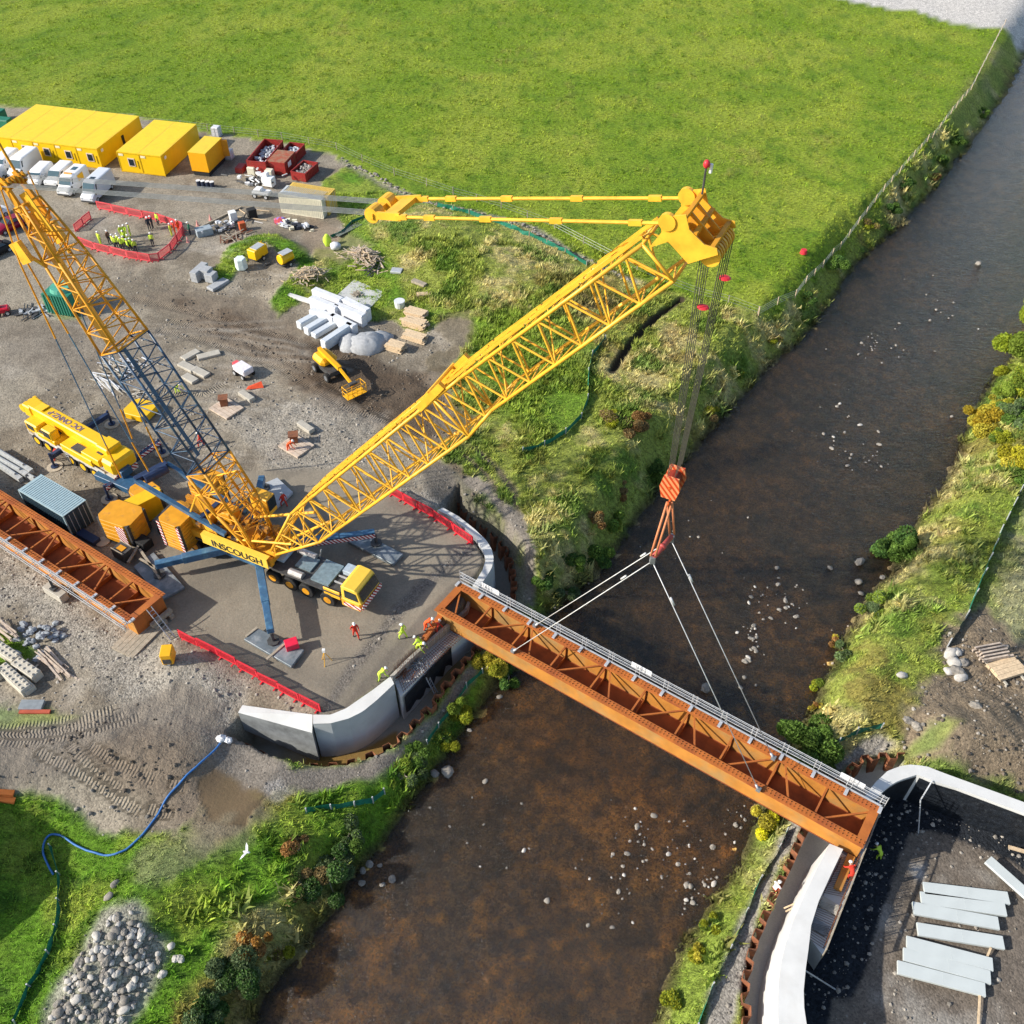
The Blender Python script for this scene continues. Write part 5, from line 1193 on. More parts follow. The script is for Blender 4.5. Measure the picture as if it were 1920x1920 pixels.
for s in(-.2,.2): ladder_.bar((-.4+s,-1.42,.4),(-.4+s,-1.42,1.6),.05,.05)
for k in range(4): ladder_.bar((-.6,-1.42,.5+.28*k),(-.2,-1.42,.5+.28*k),.04,.04)
ladder_.build('access_ladder',LGR,tc)
m=MB();m.box((6.3,0,1.5),(.05,2.5,.5));m.box((-6.3,0,1.3),(.05,2.5,.4));m.build('hazard_board',CHV,tc)
ex=Vector((math.cos(laz),math.sin(laz),0))
text(tc,'IOC ONNZ-P',Vector((gc.x,gc.y,0))+ex*-1.6+Vector((-ex.y,ex.x,0))*.35+Vector((0,0,3.645)),-ex,Vector((ex.y,-ex.x,0)),.8,M('purple grey lettering',(.2,.14,.2),.5))
PADM=M('wooden outrigger pad',(.45,.38,.28),.8,var=.12)
li=(Matrix.Translation((gc.x,gc.y,0))@Matrix.Rotation(laz,4,'Z')).inverted()
for (u,v),l in (((103,875),0),((210,795),1),((205,935),2),((305,848),3)):
    q=P(u,v,.1);w_=li@q;yy=1.3 if w_.y>0 else -1.3
    m=MB();m.bar((w_.x,yy*.3,1.35),(w_.x,w_.y,1.3),.4,.45);m.build('outrigger_beam',DBL,tc)
    m=MB();m.tube((w_.x,w_.y,.15),(w_.x,w_.y,1.75),.12,8);m.tube((w_.x,w_.y,.14),(w_.x,w_.y,.22),.35,12);m.build('outrigger_jack',DBL,tc)
    if l>1:
        m=MB();m.bar((w_.x-.22,yy*1.6,1.4),(w_.x-.22,w_.y,1.4),.03,.35);m.bar((w_.x+.22,yy*1.6,1.4),(w_.x+.22,w_.y,1.4),.03,.35);m.build('hazard_board',CHV,tc)
    m=MB();m.tube((0,0,0),(0,0,.12),.72,24);single(m,'outrigger_pad',PADM,['round pale pad under the mobile crane outrigger near the grey blue container','round pale pad under the far outrigger by the mobile crane boom','round pale pad under the striped outrigger left of the orange counterweights','round pale pad under the striped outrigger by the blue mast foot'][l],'outrigger pad',(q.x,q.y,.0),0,'round outrigger pads')
g=G(194,1018);m=MB();m.tube((0,0,0),(0,0,.12),.6,24);single(m,'outrigger_pad',PADM,'loose round pad lying between the counterweight block and the girder','outrigger pad',tuple(g),0,'round outrigger pads')
# ballast stacks standing on the ground
def stack(u,v,z,rx,ry,h,n,rz,label,mat=YOR,chv=True):
    c=P(u,v,z);r=thing('counterweight_stack',label,'counterweight',(c.x,c.y,0),rz);octo((c.x,c.y,.15),rx,ry,h,n,rz,.5,r,mat)
    if chv:
        m=MB();m.box((rx*.45,-ry-.02,h*.5+.1),(rx*.5,.03,h*.8));m.build('hazard_board',CHV,r)
    return r
stack(226,962,2.6,1.7,1.3,2.5,5,R(-22),'large yellow counterweight block with a red and white hazard board')
stack(262,935,2.4,.7,1.9,2.3,1,R(-48),'narrow yellow slab counterweight standing between the two big counterweight stacks',YM,False)
stack(263,766,.7,1.4,1.25,.7,1,R(-20),'low yellow counterweight slab lying alone beyond the mobile crane',YM,False)
stack(270,915,2.0,1.3,1.1,1.7,3,R(-40),'orange yellow winch and ballast frame behind the narrow slab')
# blue rear steel between
g=P(215,905,1.6)
m=MB();c=P(222,900,1.2);m.box((c.x,c.y,1.2),(4.4,1.5,.7),R(-28));m.box((c.x+.3,c.y+.6,1.9),(1.5,1.2,.8),R(-28));single(m,'ballast_tray_frame',M('blue ballast frame',(.03,.09,.17),.45,var=.2),'blue ballast tray frame at the tail of the mobile crane','ballast tray',world=True,bev=.04)
# articulated boom lift
g=G(618,700);r=thing('boom_lift','yellow articulated boom lift with a basket on the muddy ground','boom lift',tuple(g),R(-50))
YB=M('boom lift yellow',(.80,.40,.01),.45,var=.06)
m=MB();m.box((0,0,.8),(3.0,1.5,.5));m.build('chassis',DRK,r)
m=MB();m.box((-.7,.1,1.5),(2.2,2.0,1.0));m.build('counterweight_housing',YB,r,bev=.35)
m=MB();m.bar((-1.4,0,2.3),(2.4,0,1.9),.4,.4);m.bar((-1.2,.35,2.2),(2.0,.35,1.7),.22,.25);m.build('lower_boom',YB,r)
m=MB();m.bar((2.3,0,1.9),(4.9,-.1,1.2),.24,.26);m.build('upper_boom',YB,r)
wheels(r,(-1.1,1.2),1.15,.5,GRY,.38)
m=MB();bx,by,bz=5.2,-.2,.45
for z in(0,.55,1.1):
    for a,b in (((-.5,-1.1),(.5,-1.1)),((.5,-1.1),(.5,1.1)),((.5,1.1),(-.5,1.1)),((-.5,1.1),(-.5,-1.1))): m.tube((bx+a[0],by+a[1],bz+z),(bx+b[0],by+b[1],bz+z),.035,5)
for a in ((-.5,-1.1),(.5,-1.1),(.5,1.1),(-.5,1.1),(.5,0),(-.5,0),(.5,.55),(.5,-.55)): m.tube((bx+a[0],by+a[1],bz),(bx+a[0],by+a[1],bz+1.1),.035,5)
m.box((bx,by,bz),(1.0,2.2,.05));m.build('basket',YB,r);m=MB();m.box((bx-.2,by,bz+1.15),(.4,.9,.25));m.build('control_box',DRK,r)
# yellow bowsers / small plant
def bowser(u,v,label,rz,round_=False):
    g=G(u,v);r=thing('fuel_bowser',label,'fuel bowser',tuple(g),rz);m=MB()
    if round_: m.tube((-.9,0,.95),(.9,0,.95),.62,14)
    else: m.box((0,0,1.0),(2.2,1.3,1.2))
    m.build('tank',YM,r,bev=.06);m=MB();m.box((.1,0,1.63),(1.5,1.0,.06));m.build('top_plate',LGR,r)
    m=MB();m.box((0,0,.3),(2.0,1.1,.15));m.build('frame',DRK,r);wheels(r,(0,),.85,.3,wd=.18);
    if not round_: m=MB();m.box((1.3,.5,1.0),(.7,.05,1.0),.5);m.build('open_door',YM,r)
    return r
bowser(486,486,'boxy yellow bowser with an open door on the grass bund',R(60));bowser(538,497,'rounded yellow tank trailer at the end of the grass bund',R(50),True)
g=G(454,504);m=MB();m.tube((0,0,0),(0,0,1.4),.78,6,.72);o=single(m,'water_tank',M('pale green white tank',(.66,.74,.70),.5),'pale green white hexagonal tank beside the boxy yellow bowser','tank',tuple(g),.4,bev=.1)
g=G(320,1240);r=thing('lighting_tower','small yellow wheeled generator beside the left end of the red barrier line','generator',tuple(g),R(5));m=MB();m.box((0,0,.85),(.85,1.1,1.15));m.build('body',YB,r,bev=.06);m=MB();m.box((0,-.58,.7),(.6,.03,.5));m.box((0,0,.2),(.7,.9,.12));m.build('grille',DRK,r);wheels(r,(0,),.5,.22,wd=.12)
# telehandler like white machine on the grey stone, mixer etc.
g=G(459,704);r=thing('mini_dumper','small white and red dumper on the gravel left of the boom lift','dumper',tuple(g),R(-40));m=MB();m.box((0,0,.85),(1.9,1.3,.7));m.build('body',M('off white machine paint',(.72,.68,.70),.4),r,bev=.1);m=MB();m.box((-1.1,0,.9),(.5,.6,.5));m.build('engine_cover',PNK,r);wheels(r,(-.7,.6),.75,.33,wd=.22)
g=G(478,730);m=MB();m.add([(-.9,0,.1),(.9,-.2,.1),(.8,.3,.6),(-.6,.25,.3)],[(0,1,2,3),(3,2,1,0)]);single(m,'orange_tarp',M('orange red sheet',(.7,.08,.02),.6),'small orange red sheet lying near the white dumper','sheet',tuple(g),.3)
g=G(8,590);r=thing('red_mower','small red wheeled machine at the left picture edge','machine',tuple(g),R(20));m=MB();m.box((0,0,.6),(1.5,1.0,.6));m.box((-.3,.1,1.1),(.5,.5,.4));m.build('body',M('bright red paint',(.55,.01,.03),.35),r,bev=.1);wheels(r,(-.5,.5),.6,.3,wd=.2)
g=G(127,580);r=thing('silo_tank','dark green ribbed tank with a flat round lid behind the crane pendants','tank',tuple(g),R(-15));m=MB();m.box((0,0,1.3),(3.2,2.6,2.4))
for k in range(9): m.box((-1.4+.35*k,-1.33,1.3),(.12,.08,2.4));m.box((-1.4+.35*k,1.33,1.3),(.12,.08,2.4))
m.build('body',M('ribbed green paint',(.03,.20,.13),.5,var=.15),r);m=MB();m.tube((0,.2,2.5),(0,.2,2.9),1.25,18,1.1);m.build('lid',M('pale green paint',(.08,.34,.24),.5),r)
for u,v,l,s in ((5,225,'dark green bin behind the left end of the cabin row',1.0),(20,238,'green bin next to the dark green one behind the cabins',.8)):
    g=G(u-8,v+2);m=MB();m.box((0,0,.8*s),(2.6*s,1.6*s,1.5*s));m.box((0,0,1.62*s),(2.7*s,1.7*s,.12));single(m,'waste_bin',TGN,l,'bin',tuple(g),R(-14),bev=.08)
# ================================================================ BARRIERS
def barrier_mesh():
    m=MB();L=1.95
    for z in(.12,1.0): m.box((L/2,0,z),(L,.07,.13))
    for x in(.05,L-.05): m.box((x,0,.56),(.12,.07,1.0))
    for k in range(1,14): m.box((L*k/14,0,.5),(.055,.045,.8))
    for x in(.35,L-.35): m.box((x,0,.04),(.10,.62,.07))
    return m
bproto={}
def barriers(pts,label,mat,z0=None,group='red plastic barriers'):
    first=None;i=0
    pts=[G(*p) for p in pts]
    for a,b in zip(pts,pts[1:]):
        d=(b-a);n=max(1,round(d.xy.length/2.0))
        for k in range(n):
            p=a.lerp(b,k/n);z=gz(p.x,p.y);
            if mat.name not in bproto:
                o=barrier_mesh().build('road_barrier',mat);bproto[mat.name]=o
            else: o=bproto[mat.name].copy();COL.objects.link(o)
            o.location=(p.x,p.y,z+.0);o.scale=(d.xy.length/n/1.96,1,1);o.rotation_euler=(rg.uniform(-.02,.02),0,math.atan2(d.y,d.x)+rg.uniform(-.03,.03));tag(o,label,'barrier',group)
barriers([(338,1196),(603,1338)],'red plastic barrier in the line along the lower left edge of the crane pad',RED)
barriers([(730,926),(812,972),(888,1022)],'red plastic barrier in the line leading to the upper curved wall end',RED)
PB1=PNK
barriers([(184,392),(240,404),(300,416),(345,432),(345,440),(322,472),(300,490),(283,492),(240,484),(180,470),(150,457)],'red plastic barrier in the pen round the standing workers',PNK)
barriers([(172,411),(142,436)],'red plastic barrier in the pen round the standing workers',PNK)
for u,v,l in ((371,424,'cone standing right of the barrier pen corner'),(353,455,'cone standing below the right corner of the barrier pen'),(395,413,'cone standing near the grey pallet blocks')):
    g=G(u,v);m=MB();m.tube((0,0,.04),(0,0,.75),.2,10,.04);m.box((0,0,.02),(.42,.42,.04));single(m,'traffic_cone',M('white red cone',(.75,.35,.3),.5),l,'traffic cone',tuple(g))
# ================================================================ PEOPLE
def person_mesh(pose,mats):
    """skeleton grown with a Skin modifier; material per body region"""
    J={};E=[]
    def j(n,x,y,z,r,rr=None): J[n]=((x,y,z),(r,rr or r))
    bend=0;st=.10
    if pose=='stand': legs=((.02,.0),(-.02,.0));arms=((.10,.0,.82),(.06,.0,.84))
    if pose=='walk': legs=((.28,.12),(-.26,-.05));arms=((.25,.05,.95),(-.2,.0,.92))
    if pose=='bend': legs=((.05,.08),(-.10,.02));arms=((.75,.12,.55),(.70,.05,.50));bend=1
    if pose=='talk': legs=((.05,.02),(-.05,.0));arms=((.34,.22,1.12),(.08,.0,.86))
    if pose=='sit': legs=((.45,.35),(.42,.32));arms=((.35,.05,.55),(.35,.05,.6));bend=.35
    hz=.95 if pose!='sit' else .45
    if pose=='bend':hz=.86
    lean=lambda h:(math.sin(bend*1.0)*h,math.cos(bend*1.0)*h)
    j('pel',0,0,hz,.13,.17)
    x,z=lean(.25);j('wai',x,0,hz+z,.12,.155);x,z=lean(.46);j('che',x,0,hz+z,.14,.19);x,z=lean(.56);j('nek',x,0,hz+z,.065)
    x,z=lean(.66);hx,hzz=x+.03*(1+bend),hz+z;j('hd1',hx,0,hzz,.095,.085);j('hd2',hx+.02*bend,0,hzz+.12,.10,.09)
    E+=[('pel','wai'),('wai','che'),('che','nek'),('nek','hd1'),('hd1','hd2')]
    for s,(fx,kx) in zip((1,-1),legs):
        n='LR'[s<0]
        if pose=='sit': j(n+'h',.02,s*.1,hz-.02,.095);j(n+'k',.42,s*.12,hz+.03,.075);j(n+'a',fx,s*.12,.08,.05);j(n+'t',fx+.18,s*.13,.04,.045)
        else: j(n+'h',0,s*.10,hz-.08,.10);j(n+'k',kx+fx*.45+.03,s*.11,hz*.52,.075);j(n+'a',fx,s*.12,.09,.05);j(n+'t',fx+.17,s*.14,.045,.045)
        E+=[('pel',n+'h'),(n+'h',n+'k'),(n+'k',n+'a'),(n+'a',n+'t')]
    cx,cz=J['che'][0][0],J['che'][0][2]
    for s,(ax_,ex_,az_) in zip((1,-1),arms):
        n='lr'[s<0];wz=az_ if pose!='sit' else az_
        j(n+'s',cx+.0,s*.20,cz+.03,.07);mx=(cx+ax_)/2-.04;j(n+'e',mx,s*.27,(cz+wz)/2,.052);j(n+'w',ax_,s*.24,wz,.036);j(n+'m',ax_+.05,s*.235,wz-.07,.042,.028);j(n+'f',ax_+.08,s*.225,wz-.14,.028,.016);j(n+'u',ax_+.10,s*.20,wz-.07,.014)
        E+=[('che',n+'s'),(n+'s',n+'e'),(n+'e',n+'w'),(n+'w',n+'m'),(n+'m',n+'f'),(n+'m',n+'u')]
    names=list(J);idx={n:i for i,n in enumerate(names)}
    me=bpy.data.meshes.new('tmp');me.from_pydata([J[n][0] for n in names],[(idx[a],idx[b]) for a,b in E],[]);o=bpy.data.objects.new('tmp',me);COL.objects.link(o)
    sk=o.modifiers.new('s','SKIN');sb=o.modifiers.new('b','SUBSURF');sb.levels=1;sb.render_levels=1
    for i,n in enumerate(names):
        d=me.skin_vertices[0].data[i];d.radius=J[n][1];d.use_root=(n=='pel')
    bpy.context.view_layer.update();dg=bpy.context.evaluated_depsgraph_get();nm=bpy.data.meshes.new_from_object(o.evaluated_get(dg));bpy.data.objects.remove(o);bpy.data.meshes.remove(me)
    nm.materials.clear()
    for m in mats: nm.materials.append(m)       # 0 jacket 1 trousers 2 skin 3 boots
    reg=[]
    for a,b in E:
        k=1 if a[0] in'LR' or (a=='pel' and b[0] in'LR') else (2 if b in('hd1','hd2') or b[-1] in'mfu' and a[0] in'lr' else 0)
        if b in('Lt','Rt'):k=3
        reg.append((Vector(J[a][0]),Vector(J[b][0]),k))
    mi=[]
    for p in nm.polygons:
        c=p.center;bd=9;bk=0
        for a,b,k in reg:
            d=b-a;t=max(0,min(1,(c-a).dot(d)/max(d.length_squared,1e-6)));q=(c-a-d*t).length
            if q<bd: bd=q;bk=k
        mi.append(bk)
    nm.polygons.foreach_set('material_index',mi);nm.polygons.foreach_set('use_smooth',[True]*len(mi));nm.name='person'
    return nm,(hx,0,hzz+.13),bend
HELM=M('white hard hat',(.85,.85,.83),.3);PM={};HM={}
RHV=M('red work clothes',(.62,.04,.02),.8)
OUT={'lime':(LIM,NAV,SKN,BLK),'limefull':(LIM,LIM,SKN,BLK),'orange':(ORG,ORG,SKN,BLK),'dark':(NAV,NAV,SKN,BLK),'brown':(M('brown jacket',(.16,.09,.06),.85),NAV,SKN,BLK),'red':(RHV,RHV,SKN,BLK),'white':(WHT,ORG,SKN,BLK),'green':(M('green coat',(.05,.22,.12),.8),NAV,SKN,BLK)}
rp=random.Random(21)
def person(u,v,pose,outfit,label,az=None,helm=True,z=None,group=None,loc=None):
    key=(pose,outfit)
    if key not in PM: PM[key]=person_mesh(pose,OUT[outfit])
    me,hd,bend=PM[key];g=(G(u,v) if z is None else P(u,v,z)) if loc is None else loc
    o=bpy.data.objects.new('person',me);COL.objects.link(o);o.location=g;o.rotation_euler=(0,0,R(az) if az is not None else rp.uniform(0,6.28));s=rp.uniform(.97,1.05);o.scale=(s,s,s)
    tag(o,label,'person',group)
    if outfit in('lime','dark','brown') and pose!='bend':
        if 'band' not in HM:
            m=MB();m.loft([[(math.cos(t)*.165,math.sin(t)*.215,z_) for t in [k*math.pi/6 for k in range(12)]] for z_ in (1.12,1.18)],caps=False);HM['band']=m.build('tmpb',M('reflective band',(.6,.62,.6),.4));me2=HM['band'].data;bpy.data.objects.remove(HM['band']);HM['band']=me2
    if helm:
        k=('h',bend)
        if k not in HM:
            m=MB();m.ell((0,0,0),(.135,.125,.10),10,6);m.box((.13,0,-.015),(.09,.16,.02));t=m.build('tmph',HELM,smooth=True);HM[k]=t.data;bpy.data.objects.remove(t)
        h=bpy.data.objects.new('helmet',HM[k]);COL.objects.link(h);h.parent=o;h.location=hd;h.rotation_euler=(0,bend*.8,0)
    return o
for k,(u,v) in enumerate([(216,466),(221,469),(227,467),(232,471),(237,468),(243,473),(249,471),(256,474),(225,463),(246,466)]):
    person(u,v,'stand' if k%3 else 'talk','lime','person in lime vest and white helmet in the tight huddle at the lower pen edge',90+rp.uniform(-50,50),group='workers huddled in the barrier pen')
for u,v,p,o_,l,a in [(190,461,'stand','limefull','person in lime coat standing leftmost inside the barrier pen',60),(207,458,'stand','brown','person in brown jacket beside the leftmost lime coated worker in the pen',-30),
 (231,448,'stand','limefull','left person of the lime trio in the middle of the barrier pen',-60),(238,446,'talk','limefull','middle person of the lime trio in the middle of the barrier pen',-90),(246,443,'stand','limefull','right person of the lime trio in the middle of the barrier pen',200),
 (236,456,'stand','lime','person in lime vest between the lime trio and the huddle',-90),
 (282,433,'talk','dark','person in dark clothes standing by the far pen barriers',-60),(288,430,'stand','dark','person in dark clothes bending aside next to the lime vested one at the far barriers',180),(298,423,'stand','lime','person in lime vest without helmet at the far pen barriers',240),
 (288,463,'stand','lime','person standing alone with a dark vest in the right half of the pen',100),
 (323,444,'stand','limefull','person in lime at the right corner of the pen',0),(330,441,'stand','orange','person in orange at the right corner of the pen',200),(337,437,'stand','orange','person in orange closest to the right pen barrier',160),
 (358,442,'stand','green','person in green coat just outside the right corner of the pen',180)]:
    person(u,v,p,o_,l,a,helm=(u!=298))
for u,v,p,o_,l,a in [(333,738,'bend','limefull','person in lime bending beneath the blue mast section',-20),(379,838,'walk','red','person in red walking behind the lower blue mast',200),(541,846,'bend','orange','person in orange red leaning over the rusty plinth',0),
 (534,950,'walk','red','person in red by the pale mat under the boom foot',150),(668,1196,'walk','red','person in red walking in front of the truck cab',-60),(104,864,'bend','red','person in red at the mobile crane outrigger',40),
 (757,1198,'walk','limefull','person in lime walking on the pad near the rebar row',170),(712,1276,'bend','limefull','person in lime crouching at the end of the curved wall',20),(798,1182,'bend','orange','person in orange bending at the near end of the hanging girder',0)]:
    person(u,v,p,o_,l,a)
for u,v,p,o_,l,a in [(783,1222,'bend','limefull','left person in lime bending on the rebar shelf',-20),(793,1218,'bend','lime','right person in lime bending on the rebar shelf',160),(818,1193,'bend','red','person in red under the end of the hanging girder on the rebar shelf',60)]:
    person(u,v,p,o_,l,a,z=SHZ+.1)
person(1593,1650,'bend','red','person in red kneeling on the far abutment shelf beside the brown beam',100,z=RSZ+.05)
person(1449,1672,'sit','white','person with white helmet and orange trousers sitting by the far sheet piles',30,loc=P(1449,1672,-2.2))
person(1646,1612,'bend','limefull','person in bright lime in the black lined pit behind the far abutment',120)
# ================================================================ SITE MATERIALS
def slab(px,z,h,mat,label,name,cat,group=None,bev=.02):
    pts=P2(px,z);c=sum((Vector(p) for p in pts),Vector((0,0)))/len(pts);b=gz(c.x,c.y)
    m=MB();m.prism([(x-c.x,y-c.y) for x,y in pts],0,h);o=single(m,name,mat,label,cat,(c.x,c.y,z-h),0,group,bev=bev);return o
# concrete planks in the pit
PLK=M('precast concrete plank',(.52,.56,.55),.75,var=.05,scale=.8)
pk=[((1730,1653),(1889,1672),'topmost of the three upper pale planks on the pit floor'),((1725,1671),(1884,1694),'middle of the three upper pale planks on the pit floor'),((1711,1690),(1871,1719),'lowest of the three upper pale planks on the pit floor'),((1719,1729),(1880,1755),'single pale plank between the upper and lower trios on the pit floor'),((1700,1754),(1861,1796),'topmost of the three lower pale planks on the pit floor'),((1694,1776),(1857,1820),'middle of the three lower pale planks on the pit floor'),((1683,1800),(1847,1843),'lowest of the three lower pale planks on the pit floor')]
for a,b,l in pk:
    p,q=P(*a,-2.85),P(*b,-2.85);m=MB();d=(q-p);az=math.atan2(d.y,d.x);m.box((d.length/2,-.42,0),(d.length,.84,.22));m.box((d.length*.52,-.42,.006),(.02,.84,.225));o=single(m,'concrete_plank',PLK,l,'concrete plank',(p.x,p.y,-2.95),az,'pale planks laid out in the pit',bev=.02)
p=P(1852,1612,-2.7);q=P(1945,1695,-2.6);m=MB();m.bar(p,q,.75,.2);single(m,'concrete_plank',PLK,'pale plank lying askew at the right edge of the pit','concrete plank',world=True,bev=.02)
p=P(1891,1588,-2.9);q=P(1950,1605,-2.9);m=MB();m.bar(p,q,.25,.1);single(m,'timber_beam',WOD,'short pale beam on the black liner at the right picture edge','beam',world=True)
for k,(a,b) in enumerate((((1858,1777),(1848,1800)),((1838,1850),(1834,1925)))):
    p=P(*a,-2.9);q=P(*b,-3);m=MB();m.bar(p,q,.12,.1);single(m,'timber_beam',WOD,['short timber bearer sticking out under the lower plank trio','long timber bearer running down from the lowest plank'][k],'beam',world=True)
for a,b,l in (((1748,1464),(1724,1502),'x'),):
    m=MB();m.path([P(1748,1464,.35),P(1726,1500,-.6),P(1722,1562,-3.1)],.05,6);single(m,'drain_pipe',LGR,'thin pale pipe hanging down the black inner wall face','pipe',world=True)
p,q=P(1510,1820,-.3),P(1566,1855,-3.2);m=MB();m.tube(p,q,.05,6);single(m,'steel_prop',LGR,'thin pale prop leaning from the curved wall onto the black liner','prop',world=True)
# rusty beam lying on right shelf, ladder
p,q=P(1596,1605,RSZ+.25),P(1570,1668,RSZ+.25);m=MB();m.bar(p,q,.5,.3);single(m,'steel_beam',RSL,'short rust coloured beam lying on the far bearing shelf','beam',world=True)
p,q=P(1500,1690,-2.2),P(1470,1703,-2.3);m=MB();m.bar(p,q,.1,.06);m.bar(P(1502,1695,-2.2),P(1473,1709,-2.3),.1,.06);single(m,'plank',WOD,'pair of pale boards leaning on the far curved wall','plank',world=True)
p,q=P(826,1155,.4),P(795,1200,.15);m=MB();m.bar(p,q,.45,.3);single(m,'steel_beam',RST,'short rusty beam leaning from the hanging girder onto the rebar','beam',world=True)
for u,v,l,mt in ((752,1262,'bundle of rusty bars on the rebar shelf',REB),(778,1240,'heap of grey fittings on the rebar shelf',GRY)):
    c=P(u,v,SHZ+.2);r=thing('fittings_heap',l,'heap',tuple(c));m=MB()
    for k in range(14): a=rg.uniform(0,6.3);x,y=rg.gauss(0,.3),rg.gauss(0,.25);m.bar((x-.4*math.cos(a),y-.4*math.sin(a),rg.uniform(0,.2)),(x+.4*math.cos(a),y+.4*math.sin(a),rg.uniform(0,.25)),.07,.07)
    m.build('pieces',mt,r)['kind']='stuff'
# wrapped beams stack beyond the crane
wb_=[((556,606),(607,578),.9),((570,617),(619,588),.9),((584,627),(633,598),.6),((602,641),(655,606),1.2)]
for k,(a,b,h) in enumerate(wb_):
    p,q=P(*a,h),P(*b,h);d=q-p;az=math.atan2(d.y,d.x);m=MB();m.box((d.length/2+.2,0,h/2),(d.length,.85,h));c=p
    single(m,'wrapped_block_stack',M('grey white wrapped blocks',(.56,.60,.63),.5,var=.06,bump=.3,bscale=6),['first','second','third and lowest','fourth and tallest'][k]+' from the left of the grey white wrapped stacks laid side by side','wrapped stack',(c.x,c.y,0),az,'white wrapped stacks',bev=.08)
wt=[((588,540),(640,560),1.6),((583,555),(632,575),1.5),((583,578),(626,592),1.2),((630,568),(682,590),1.5),((622,588),(665,610),1.2),((645,558),(690,580),1.6)]
wl_=['topmost long white wrapped stack touching the pale slab','white wrapped stack just below the topmost one on the left','lowest left white wrapped stack above the side by side row','middle right white wrapped stack above the grey heap','lowest right white wrapped stack beside the grey heap','right end white wrapped stack overlapping the pale slab']
for (a,b,h),l in zip(wt,wl_):
    p,q=P(*a,h),P(*b,h);d=q-p;az=math.atan2(d.y,d.x);m=MB();m.box((d.length/2,0,h/2),(d.length+.1,.85,h));single(m,'wrapped_block_stack',WSH,l,'wrapped stack',(p.x,p.y,0),az,'white wrapped stacks',bev=.08)
p,q=P(538,552,.3),P(584,566,.3);m=MB();m.bar(p,q,.55,.3);single(m,'concrete_plank',CON,'long pale plank lying left of the white wrapped stacks','concrete plank',world=True,bev=.02)
slab([(624,560),(664,524),(722,548),(685,586)],.25,.25,M('pale slab',(.50,.50,.48),.85,var=.05),'large square pale slab beyond the white wrapped stacks','concrete_slab','slab')
g=G(668,556,.24);r=thing('debris_heap','small brown heap on the large pale slab','heap',tuple(g));m=MB()
for k in range(22): a=rg.uniform(0,6.3);m.box((rg.gauss(0,.4),rg.gauss(0,.25),.12),(.3,.12,.1),a)
m.build('pieces',WDG,r)['kind']='stuff'
GH=M('grey crushed stone',(.36,.37,.38),.95,var=.15,scale=3,bump=.6,bscale=12)
g=G(688,648);m=MB();m.ell((0,0,-.1),(2.3,1.9,1.35),22,9,.10,5);m.ell((-1.7,.1,-.1),(1.5,1.6,1.1),18,8,.12,8);m.ell((1.2,1.2,-.1),(1.6,1.3,.9),18,8,.12,9)
single(m,'gravel_heap',GH,'heap of pale grey crushed stone below the white wrapped stacks','gravel heap',(g.x,g.y,0),smooth=True,kind='stuff')
# block packs left
for (u,v,w_,d_,h,rz,l) in [(377,520,2.6,.9,1.3,70,'grey slotted pallet block stack, back one of the group'),(388,520,1.4,1.2,1.2,-20,'pale grey wrapped block stack in the middle of the pallet group'),(398,526,1.1,1.2,1.0,-20,'small dark ended block stack right of the pale grey one'),(410,537,2.6,1.1,.35,55,'low stack of grey frames in front of the block stacks')]:
    block(u,v,(w_,d_,h),R(rz),l,M('grey block packs',(.36,.37,.38),.8,var=.15),cat='block stack',name='block_stack',grp='grey pallet stacks')
# odds and ends left of the cream container
junk(425,428,4,1.4,48,[DRK,LGR,WSH],'assorted grey and black buckets and fittings beside the grass bund','fittings_heap','heap',('box','tube'),.7,R(30))
junk(440,450,2.2,1.0,30,[REB,WDG],'bundle of rusty bars and boards at the foot of the grass bund','bar_heap','heap',('plank',),.5,R(40))
for u,v,l,mt,d in ((439,415,'black topped white bin among the fittings',WHT,(.9,.9,1.3)),(456,432,'small orange crate among the fittings',M('orange crate',(.5,.10,.03),.6),(.8,.7,1.1)),(474,408,'black bin right of the fittings heap',BLK,(1.1,.9,1.2)),(384,440,'grey box crate at the left end of the fittings',M('blue grey crate',(.3,.35,.38),.6),(2.0,1.2,.9)),(503,497,'dark pile of boards right of the fittings',DRK,(.6,.4,.3))):
    block(u,v,d,R(30),l,mt,cat='crate',name='storage_crate')
p,q=P(376,425,.15),P(452,388,.15);m=MB();m.bar(p,q,.25,.15);single(m,'timber_beam',WDG,'long dark timber beam lying beyond the fittings heap','beam',world=True)
for a,b,l in (((470,392),(505,396),'thin pale rod beyond the black bin'),((448,392),(460,400),'short pale board across the long timber beam'),((440,405),(500,413),'pale pole lying in front of the black bin')):
    p,q=P(*a,.1),P(*b,.1);m=MB();m.bar(p,q,.1,.08);single(m,'pole',WOD,l,'pole',world=True)
# timber heaps
def timber_heap(u,v,sx,sy,n,h,label,rz=0,mats=(WOD,WDG),ln=(.5,1.6),spread=3.14):
    g=G(u,v);r=thing('timber_heap',label,'timber heap',tuple(g),rz)
    for i,mt in enumerate(mats):
        m=MB()
        for k in range(n//len(mats)):
            x,y=rg.gauss(0,sx*.45),rg.gauss(0,sy*.45);z=max(.05,h*(1-(x/sx)**2*.8-(y/sy)**2*.8))*rg.uniform(.3,1);a=rg.uniform(-spread,spread);l=rg.uniform(*ln)/2
            m.bar((x-l*math.cos(a),y-l*math.sin(a),z+rg.uniform(-.15,.15)),(x+l*math.cos(a),y+l*math.sin(a),z+rg.uniform(-.15,.15)),rg.uniform(.06,.16),.04)
        m.build('boards',mt,r)['kind']='stuff'
    return r
timber_heap(685,488,3.0,1.8,230,1.3,'large splayed heap of pale timber offcuts on the grass',R(-30),(WOD,WOD2:=M('bleached timber',(.52,.42,.33),.85,var=.2),WDG))
